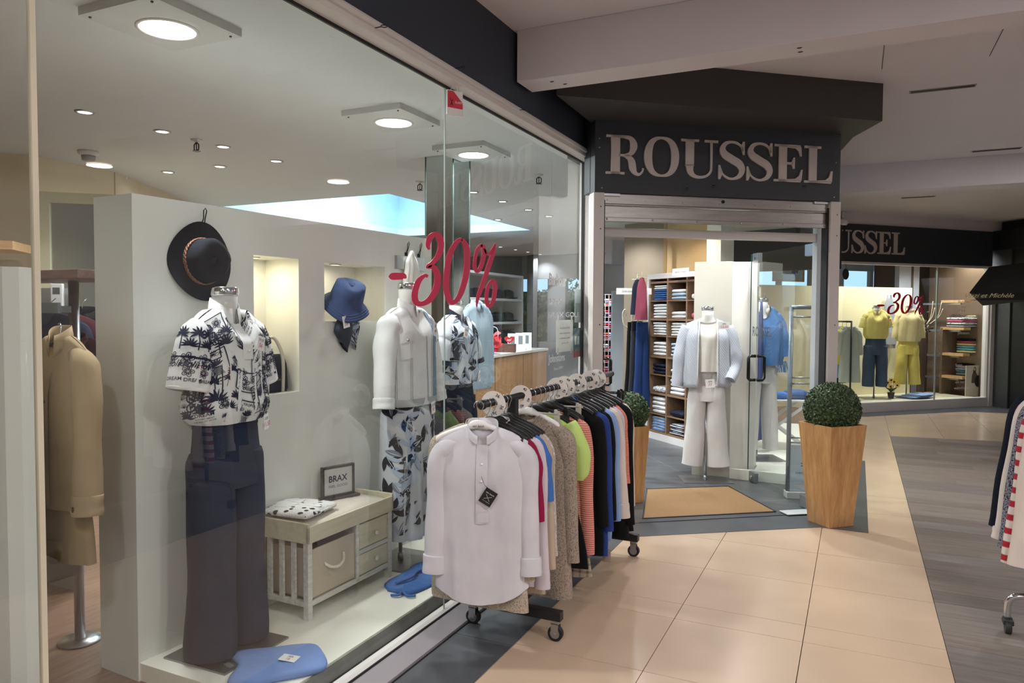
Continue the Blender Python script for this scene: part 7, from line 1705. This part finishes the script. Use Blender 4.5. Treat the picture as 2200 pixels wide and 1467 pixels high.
for k, (x, y, z) in enumerate(((-0.05, -0.03, 0.26), (0.04, -0.05, 0.28), (0.09, 0, 0.22), (-0.01, -0.06, 0.20), (0.0, 0.03, 0.3))):
    mb = MB(); c = Vector((x, y, z)); nn = Vector((x, -0.8, 0.4)).normalized(); u = nn.orthogonal().normalized(); v = nn.cross(u)
    for q in range(12): a = 2 * pi * q / 12; d = u * cos(a) + v * sin(a); e = u * cos(a + .25) + v * sin(a + .25); f = u * cos(a - .25) + v * sin(a - .25); mb.add([c + d * 0.012, c + e * 0.03, c + d * 0.048, c + f * 0.03], [(0, 1, 2, 3)])
    fl_ = mb.go('flower', plain('petal_yellow', (240, 186, 30), 0.6), t)
    mb = MB(); mb.ball(tuple(c + nn * 0.003), 0.016, 6, 0); mb.tube([c, (x * 0.3, y * 0.3, 0.1)], 0.003, 5); mb.go('flower_center', plain('seed_brown', (60, 40, 24), 0.8), fl_)
for k in range(4):
    M = Matrix.Translation(WP(onW(1965, 860, 0.35)[0] + 0.05 * k - 0.05, 0.33, 0.141 + 0.018 * k)) @ Matrix.Rotation(AW + 0.1 * k, 4, 'Z'); o = MB(); slab_cloth(o, 0.45, 0.3, 0.02, k, wob=0.06); q = o.go('folded_jeans', [JN, LBL, cloth('grey_denim', (120, 130, 138)), LBL][k]); q.matrix_world = M
    tag(q, ['lowest', 'second', 'third', 'topmost'][k] + ' of the folded jeans lying on the window platform', 'jeans', 'folded jeans on the window platform')
t = thing('branch_vase', 'tall dark brown vase with dried pale branches right of the yellow trousers', 'vase', WP(onW(1978, 855, 0.75)[0], 0.75, 0.14), 0)
mb = MB(); mb.lathe([(0.05, 0), (0.05, 0.2), (0.075, 0.6), (0.07, 1.0), (0.05, 1.12)], n=20); mb.go('vase', plain('vase_brown', (60, 40, 30), 0.5), t)
mb = MB(); r = random.Random(12)
for k in range(9):
    a = r.uniform(0, 6.28); x = 0.3 * cos(a); y = 0.15 * sin(a); mb.tube(spline([(0, 0, 1.0), (x * 0.3, y * 0.3, 1.2), (x * 0.8, y * 0.8, 1.35), (x, y, 1.5 + r.uniform(-.1, .15))], 4), 0.006, 5)
mb.go('branches', plain('twig_pale', (196, 184, 160), 0.8), t)
mb = MB()
for k in range(40): c = Vector((r.gauss(0, 0.06), r.gauss(0, 0.05), 1.18 + r.gauss(0, 0.07))); mb.ball(tuple(c), 0.022, 4)
mb.go('dried_pods', plain('pod_brown', (74, 56, 44), 0.8), t)
# small rack at the left of the bay
s3 = onW(1825, 700, 0.6)[0]
t = thing('clothes_rack', 'small black rack at the left of the second shop window', 'clothes rack', WP(s3, 0.55, 0.14), AW)
mb = MB(); mb.cyl((-0.2, -0.2, 1.27), (0.0, 0.35, 1.27), 0.014); mb.cyl((-0.2, -0.2, 0), (-0.2, -0.2, 1.27), 0.014); mb.cyl((0, 0.35, 0), (0, 0.35, 1.27), 0.014); mb.go('frame', BLKM, t)
for k, (m, L, lb, nm) in enumerate(((cloth('sage', (190, 202, 190)), 0.9, 'pale sage coat hanging on the small black rack', 'coat'), (YB, 0.62, 'yellow pullover hanging on the small black rack', 'pullover'), (LBL, 0.85, 'light blue dress hanging on the small black rack', 'dress'), (BLK, 0.95, 'black dress at the end of the small black rack', 'dress'))):
    q = WP(s3 - 0.17 + 0.05 * k, 0.40 + 0.14 * k, 1.27 + 0.13); o = thing('hanging_' + nm, lb, nm, (q.x, q.y, 1.33), AW - 0.5 + 0.1 * k); top(o, 'body', m, None, 0, -L, [(0, 0.13), (0.3, 0.14), (1, 0.17)], [(0, 0.015), (1, 0.03)], sleeves=SL(0.13, 0, 0.4, 0.04, 0.03, 0.04), seed=k, nt=30)
    mb = MB(); mb.tube([(0, 0, -0.02), (0, 0, 0.05), (0.02, 0, 0.08)], 0.003, 6); mb.go('hook', CHROME, o)
# shelves with piles at the right of the bay
sL, sR = onW(2048, 700, 0.5)[0], LW - 0.05; OK2 = wood('bay_oak', (190, 148, 100), (212, 172, 124), axis='x')
for i, (py, lb) in enumerate(((645, 'topmost oak shelf at the right of the second shop window'), (703, 'second oak shelf holding pale folded trousers and prints'), (758, 'third oak shelf holding a mixed pile of folded tops'), (806, 'lowest oak shelf holding a pale blue folded pile'))):
    z = onW(2085, py, 0.5)[1]; t = thing('wall_shelf', lb, 'shelf', WP(0, 0, 0), AW); mb = MB(); mb.box(sL, sR, 0.30, 0.75, z - 0.045, z); mb.go('board', OK2, t); mb = MB(); mb.box(sL + 0.1, sL + 0.13, 0.45, 1.2, z - 0.08, z - 0.046); mb.go('bracket', STEEL, t)
    if i == 0: continue
    piles = {1: [(0.2, [STN, DOT, PNK, DOT]), (0.52, [YC, BGE, YC, BLK, YC])], 2: [(0.45, [YC, cloth('aqua', (120, 180, 190)), cloth('aqua', (120, 180, 190)), YC, PNK, BLK])], 3: [(0.45, [PB, cloth('aqua', (120, 180, 190)), PB, WH, BLK])]}[i]
    for j, (ds, it) in enumerate(piles):
        for k, m in enumerate(it):
            M = Matrix.Translation(WP(sL + ds, 0.50, z + 0.002 + k * 0.042)) @ Matrix.Rotation(AW + random.uniform(-.08, .08), 4, 'Z'); nm = m.name.replace('_', ' ')
            folded(m, 0.34, 0.32, 0.044, k, M, 'folded garment, %s in the %s pile, %s oak shelf of second window' % (ORD[k] if k else 'bottom', ('left', 'right')[j] if len(piles) > 1 else 'single', ('', 'second', 'third', 'lowest')[i]), 'folded clothes on the oak shelves of the second window', 'folded garment', 'folded_garment')
a_, z_ = onW(2095, 832, 0.25); t = thing('display_poster', 'pale poster board with a dark-haired woman and a black oval badge in the second window', 'poster', WP(a_, 0.28, 0.003), AW)
mb = MB(); mb.box(-0.19, 0.19, -0.006, 0.006, 0.12, 0.66); mb.go('board', plain('poster_pale', (214, 208, 190), 0.6), t)
MV = Matrix.Rotation(pi / 2, 4, 'X')
def flat(name, pts, mat, M, parent, th=0.001): mb = MB(); mb.prism(pts, 0, th, 0, M); return mb.go(name, mat, parent)
Mq = Matrix.Translation((0, -0.0065, 0)) @ MV
flat('figure_print', [(0.0, 0.36), (-0.06, 0.36), (-0.05, 0.5), (-0.02, 0.56), (0.03, 0.56), (0.07, 0.5), (0.08, 0.36)][::-1], plain('fig_brown', (96, 80, 66), 0.7), Mq, t); flat('face_print', [(0.005 + 0.02 * cos(a), 0.595 + 0.028 * sin(a)) for a in [2 * pi * k / 16 for k in range(16)]], plain('skin_print', (206, 160, 136), 0.7), Matrix.Translation((0, -0.0085, 0)) @ MV, t)
flat('hair_print', [(0.005 + 0.034 * cos(a), 0.585 + 0.055 * sin(a)) for a in [2 * pi * k / 16 for k in range(16)]], plain('hair_print', (50, 34, 28), 0.7), Matrix.Translation((0, -0.0075, 0)) @ MV, t)
flat('oval_badge', [(0.09 + 0.08 * cos(a), 0.39 + 0.1 * sin(a)) for a in [2 * pi * k / 28 for k in range(28)]], plain('badge_black', (24, 22, 24), 0.5), Matrix.Translation((0, -0.0095, 0)) @ MV, t)
# camera dome, oval plate
p = at_d(1811, 483, 12.2); t = thing('dome_camera', 'white dome security camera under the ceiling next to the second fascia', 'camera', (p.x, p.y, 2.90))
mb = MB(); mb.lathe([(0.07, 0.06), (0.075, 0.0), (0.05, -0.03), (0.045, -0.035)], n=24); mb.cyl((0, 0, 0.06), (0, 0, 0.18), 0.02); mb.go('housing', WHITEP, t); mb = MB(); mb.ball((0, 0, -0.035), 0.042, 8); mb.go('lens_dome', plain('gloss_black', (14, 14, 15)), t)
a_, z_ = onW(1817, 589, 0.1); t = thing('oval_sign', 'small black oval plate hanging at the top left of the second window', 'sign', WP(a_, 0.1, z_), AW)
mb = MB(); mb.prism([(0.062 * cos(a), 0.085 * sin(a)) for a in [2 * pi * k / 28 for k in range(28)]], -0.003, 0.003, 0, MV); mb.go('plate', plain('badge_black', (24, 22, 24)), t); mb = MB(); mb.tube([(0, 0, 0.08), (0, 0, 0.16), (0.02, 0, 0.17)], 0.003, 5); mb.go('cord', BLACKP, t)
# things seen through the door at right: picture, window wall
t = thing('framed_picture', 'wooden framed blue flower picture high on the wall seen through the glass door', 'picture', WP(onW(1695, 550, 2.1)[0], 2.1, 2.12), AW)
mb = MB()
for a in ((-0.35, 0.35, 0, 0.03), (-0.35, 0.35, 0.42, 0.45), (-0.35, -0.32, 0, 0.45), (0.32, 0.35, 0, 0.45)): mb.box(a[0], a[1], -0.015, 0.015, a[2], a[3])
mb.go('frame', OAKL, t); mb = MB(); mb.box(-0.32, 0.32, -0.004, 0.004, 0.03, 0.42); mb.go('canvas', plain('canvas_pale', (190, 216, 228), 0.5), t)
mb = MB(); r = random.Random(1)
for k in range(26): a = r.uniform(0, 6.28); q = 0.1 * r.random() ** 0.5; mb.disc((0.14 + q * cos(a), -0.006 - 0.0002 * k, 0.25 + q * sin(a)), 0.026, (0, -1, 0), 7)
mb.go('painted_flower', plain('flower_blue', (90, 110, 180), 0.6), t)
wall_px('wall_dark_band', 1547, 1800, 11.6, 11.0, 2.15, CEIL, CHAR)

# ================================================================== NEIGHBOUR SHOP AT FAR RIGHT
N0 = Vector((2.02, 14.5, 0)); dR = Vector((0.6, -0.8, 0)); MR = frame(N0, dR, (0.8, 0.6, 0)); AR = atan2(dR.y, dR.x)
def rbox(mb, s0, s1, o0, o1, z0, z1, mi=0):
    b = len(mb.v); mb.box(s0, s1, o0, o1, z0, z1, mi)
    for i in range(b, len(mb.v)): mb.v[i] = tuple(MR @ Vector(mb.v[i]))
BLKW = plain('black_facade', (24, 25, 27), 0.55, 0, 0.05); GRP = plain('grey_pillar', (66, 68, 70), 0.5)
mb = MB(); rbox(mb, -0.1, 4, 0, 0.2, 2.6, 2.92); rbox(mb, -0.12, 4, 0.2, 0.35, 2.2, MC); struct('wall_neighbour_fascia', mb, BLKW)
mb = MB(); rbox(mb, -0.1, 0.30, 0.05, 0.3, 0, 2.9); struct('wall_neighbour_post', mb, GRP)
mb = MB(); rbox(mb, 0.30, 0.62, 0.08, 0.3, 0, 2.6); struct('wall_neighbour_post_2', mb, BLKW)
mb = MB(); rbox(mb, 0.62, 4, 0.2, 0.24, 0, 0.04); rbox(mb, 0.62, 0.66, 0.2, 0.24, 0, 2.2); struct('trim_24', mb, STEEL)
mb = MB(); rbox(mb, 0.0, 4, 2.6, 2.7, 0, MC); rbox(mb, 4, 4.1, 0, 2.7, 0, MC); struct('wall_neighbour_back', mb, plain('dim_lilac_wall', (110, 112, 126), 0.7))
mb = MB(); rbox(mb, 0.0, 4, 0.1, 2.7, -0.01, 0.003); struct('floor_6', mb, plain('dim_floor', (60, 60, 62), 0.5))
t = thing('shop_awning', 'black fabric awning with cream script name over the neighbouring shop entrance', 'awning', at_d(2140, 640, 12.4), -0.0)
t.location.z = 0; o0 = t.location.copy()
def q_(px, py, D): p = at_d(px, py, D); return p - o0
A_ = [q_(2083, 629, 12.5), q_(2230, 628, 12.1), q_(2083, 645, 12.5), q_(2230, 644, 12.1)]; top_ = [q_(2126, 574, 13.6), q_(2240, 560, 13.2)]; side = q_(2112, 640, 13.7)
mb = MB(); mb.add([A_[0], A_[1], top_[1], top_[0], side], [(0, 1, 2, 3), (0, 3, 4)]); mb.go('canopy', plain('awning_black', (46, 50, 50), 0.8), t, solid=0.008)
mb = MB(); mb.add([A_[0], A_[1], A_[3], A_[2], side, side - Vector((0, 0, 0.12))], [(0, 2, 3, 1), (0, 4, 5, 2)]); M = frame((A_[2] + A_[3]) / 2 + Vector((-0.16, -0.03, 0.035)), (A_[1] - A_[0]), (0, 0, 1)); write(mb, 'Vinzi et Michèle', M, 0.06, 0.64, 0.45, 0.0, 1)
mb.go('valance', [plain('valance_black', (20, 22, 22), 0.8), plain('cream_paint', (222, 214, 180), 0.6)], t, solid=0.004)
t = thing('folding_chair', 'metal framed seat inside the dim neighbouring shop', 'chair', MR @ Vector((1.1, 0.9, 0.003)), AR)
mb = MB(); mb.tube([(-0.2, -0.2, 0), (-0.2, -0.2, 0.45), (-0.2, 0.2, 0.45), (-0.2, 0.25, 0.9), (0.2, 0.25, 0.9), (0.2, 0.2, 0.45), (0.2, -0.2, 0.45), (0.2, -0.2, 0)], 0.014, 6); mb.go('frame', STEEL, t); mb = MB(); mb.box(-0.2, 0.2, -0.2, 0.2, 0.45, 0.5); mb.go('seat', plain('red_seat', (130, 30, 44), 0.6), t)
for k, (s, z, lb) in enumerate(((0.9, 1.45, 'dark bag hanging inside the neighbouring shop, left one'), (1.25, 1.45, 'dark bag hanging inside the neighbouring shop, right one'))):
    t = thing('hanging_bag', lb, 'bag', MR @ Vector((s, 2.2, z)), AR); mb = MB(); mb.prism([(-0.16, -0.5), (0.16, -0.5), (0.0, 0.0)], -0.04, 0.04, 0, MV); mb.go('body', plain('dim_blue', (40, 50, 66), 0.6), t); mb = MB(); mb.tube([(0, 0, 0), (0, 0, 0.15)], 0.006, 5); mb.go('strap', BLACKP, t)
lamp('AREA', 'neighbour_light', MR @ Vector((1.8, 1.6, 2.5)), 5, (0.8, 0.88, 1.0), 0.3)

# ================================================================== RIGHT FOREGROUND RACK
rk2 = thing('clothes_rack', 'chrome wheeled clothes rack cut off by the right photo edge', 'clothes rack', (0.93, 4.0, 0))
mb = MB(); mb.tube(spline([(-0.245, 0.18, 0.07), (-0.245, 0.18, 0.13), (-0.235, 0.175, 0.165), (-0.2, 0.17, 0.185), (-0.1, 0.16, 0.19), (0.3, 0.12, 0.19)], 5), 0.016, 12); mb.tube([(0.28, 0.19, 0.09), (0.3, 0.12, 0.19)], 0.016); ft = mb.go('foot', CHROME, rk2)
mb = MB(); mb.cyl((0.0, 0.15, 0.19), (0.0, 0.15, 1.35), 0.016); mb.cyl((0, -1.2, 0.19), (0, -1.2, 1.35), 0.016); mb.go('post', CHROME, rk2)
mb = MB(); mb.cyl((0.0, -1.25, 1.35), (0.0, 0.35, 1.35), 0.016); mb.go('rail', CHROME, rk2)
for k, (x, y) in enumerate(((-0.245, 0.18), (0.28, 0.19), (-0.245, -1.2), (0.28, -1.2))):
    mb = MB(); mb.cyl((x - 0.013, y - 0.02, 0.034), (x + 0.013, y - 0.02, 0.034), 0.034, 20); mb.cyl((x, y, 0.045), (x, y, 0.075), 0.02, 10); mb.box(x - 0.022, x + 0.022, y - 0.04, y + 0.01, 0.045, 0.068); mb.go('caster', plain('caster_grey', (52, 52, 50), 0.5), rk2, 0.003)
mb = MB(); mb.bar((-0.285, -1.2, 0.12), (0.28, -1.2, 0.12), 0.025, 0.025); mb.bar((0, 0.15, 0.19), (0, -1.2, 0.19), 0.025, 0.025); mb.go('base_bar', CHROME, rk2)
SPK = tweed('speckled_navy', [(24, 26, 50), (60, 62, 90), (170, 168, 176), (30, 30, 60)], 130, (1, 1, 1)); RED = cloth('plain_red', (176, 28, 48), 0.2); RST = stripes('red_white_stripe', (176, 28, 48), (226, 214, 206), 0.062, 2, 0.45)
NVB = cloth('blazer_navy', (20, 26, 42), 0.25); WHB = cloth('blouse_offwhite', (224, 214, 206), 0.3)
def slr(r0, r1, L, out): return arms(0.2, 0, 0.06, L - 0.07, out, 0.05, r1, 0.034, 0.03)
for y, lb, m, nm, o in ((4.26, 'dark navy blazer hanging leftmost on the right-hand rack', NVB, 'blazer', dict(length=0.85, short=slr(0, 0.045, 0.72, 0.08), hw=0.205, dep=0.035, col='fold')),
                        (4.19, 'red pullover showing only as a thin sliver behind the off-white blouse', RED, 'pullover', dict(length=0.6, sleeve=0.3, hw=0.19)),
                        (4.12, 'off-white blouse hanging second on the right-hand rack', WHB, 'blouse', dict(length=0.8, short=slr(0, 0.05, 0.74, 0.075), hw=0.2, cuff=0.05)),
                        (4.03, 'navy and white speckled cardigan on the right-hand rack', SPK, 'cardigan', dict(length=0.8, short=slr(0, 0.05, 0.76, 0.07), hw=0.2)),
                        (3.93, 'red and white striped pullover at the right photo edge', RST, 'pullover', dict(length=0.84, short=slr(0, 0.05, 0.80, 0.07), hw=0.2)),
                        (3.84, 'cream shirt nearest on the right-hand rack, cut off by the photo edge', CREAMC, 'shirt', dict(length=0.84, short=slr(0, 0.05, 0.78, 0.06), hw=0.185))):
    hang_y(y, 'top', 'hanging_' + nm, lb, m, nm, int(y * 50) % 19, 0.0, rx=0.93, rzz=1.352, grp='garments hanging on the right-hand rack', drop=0.06, **o)
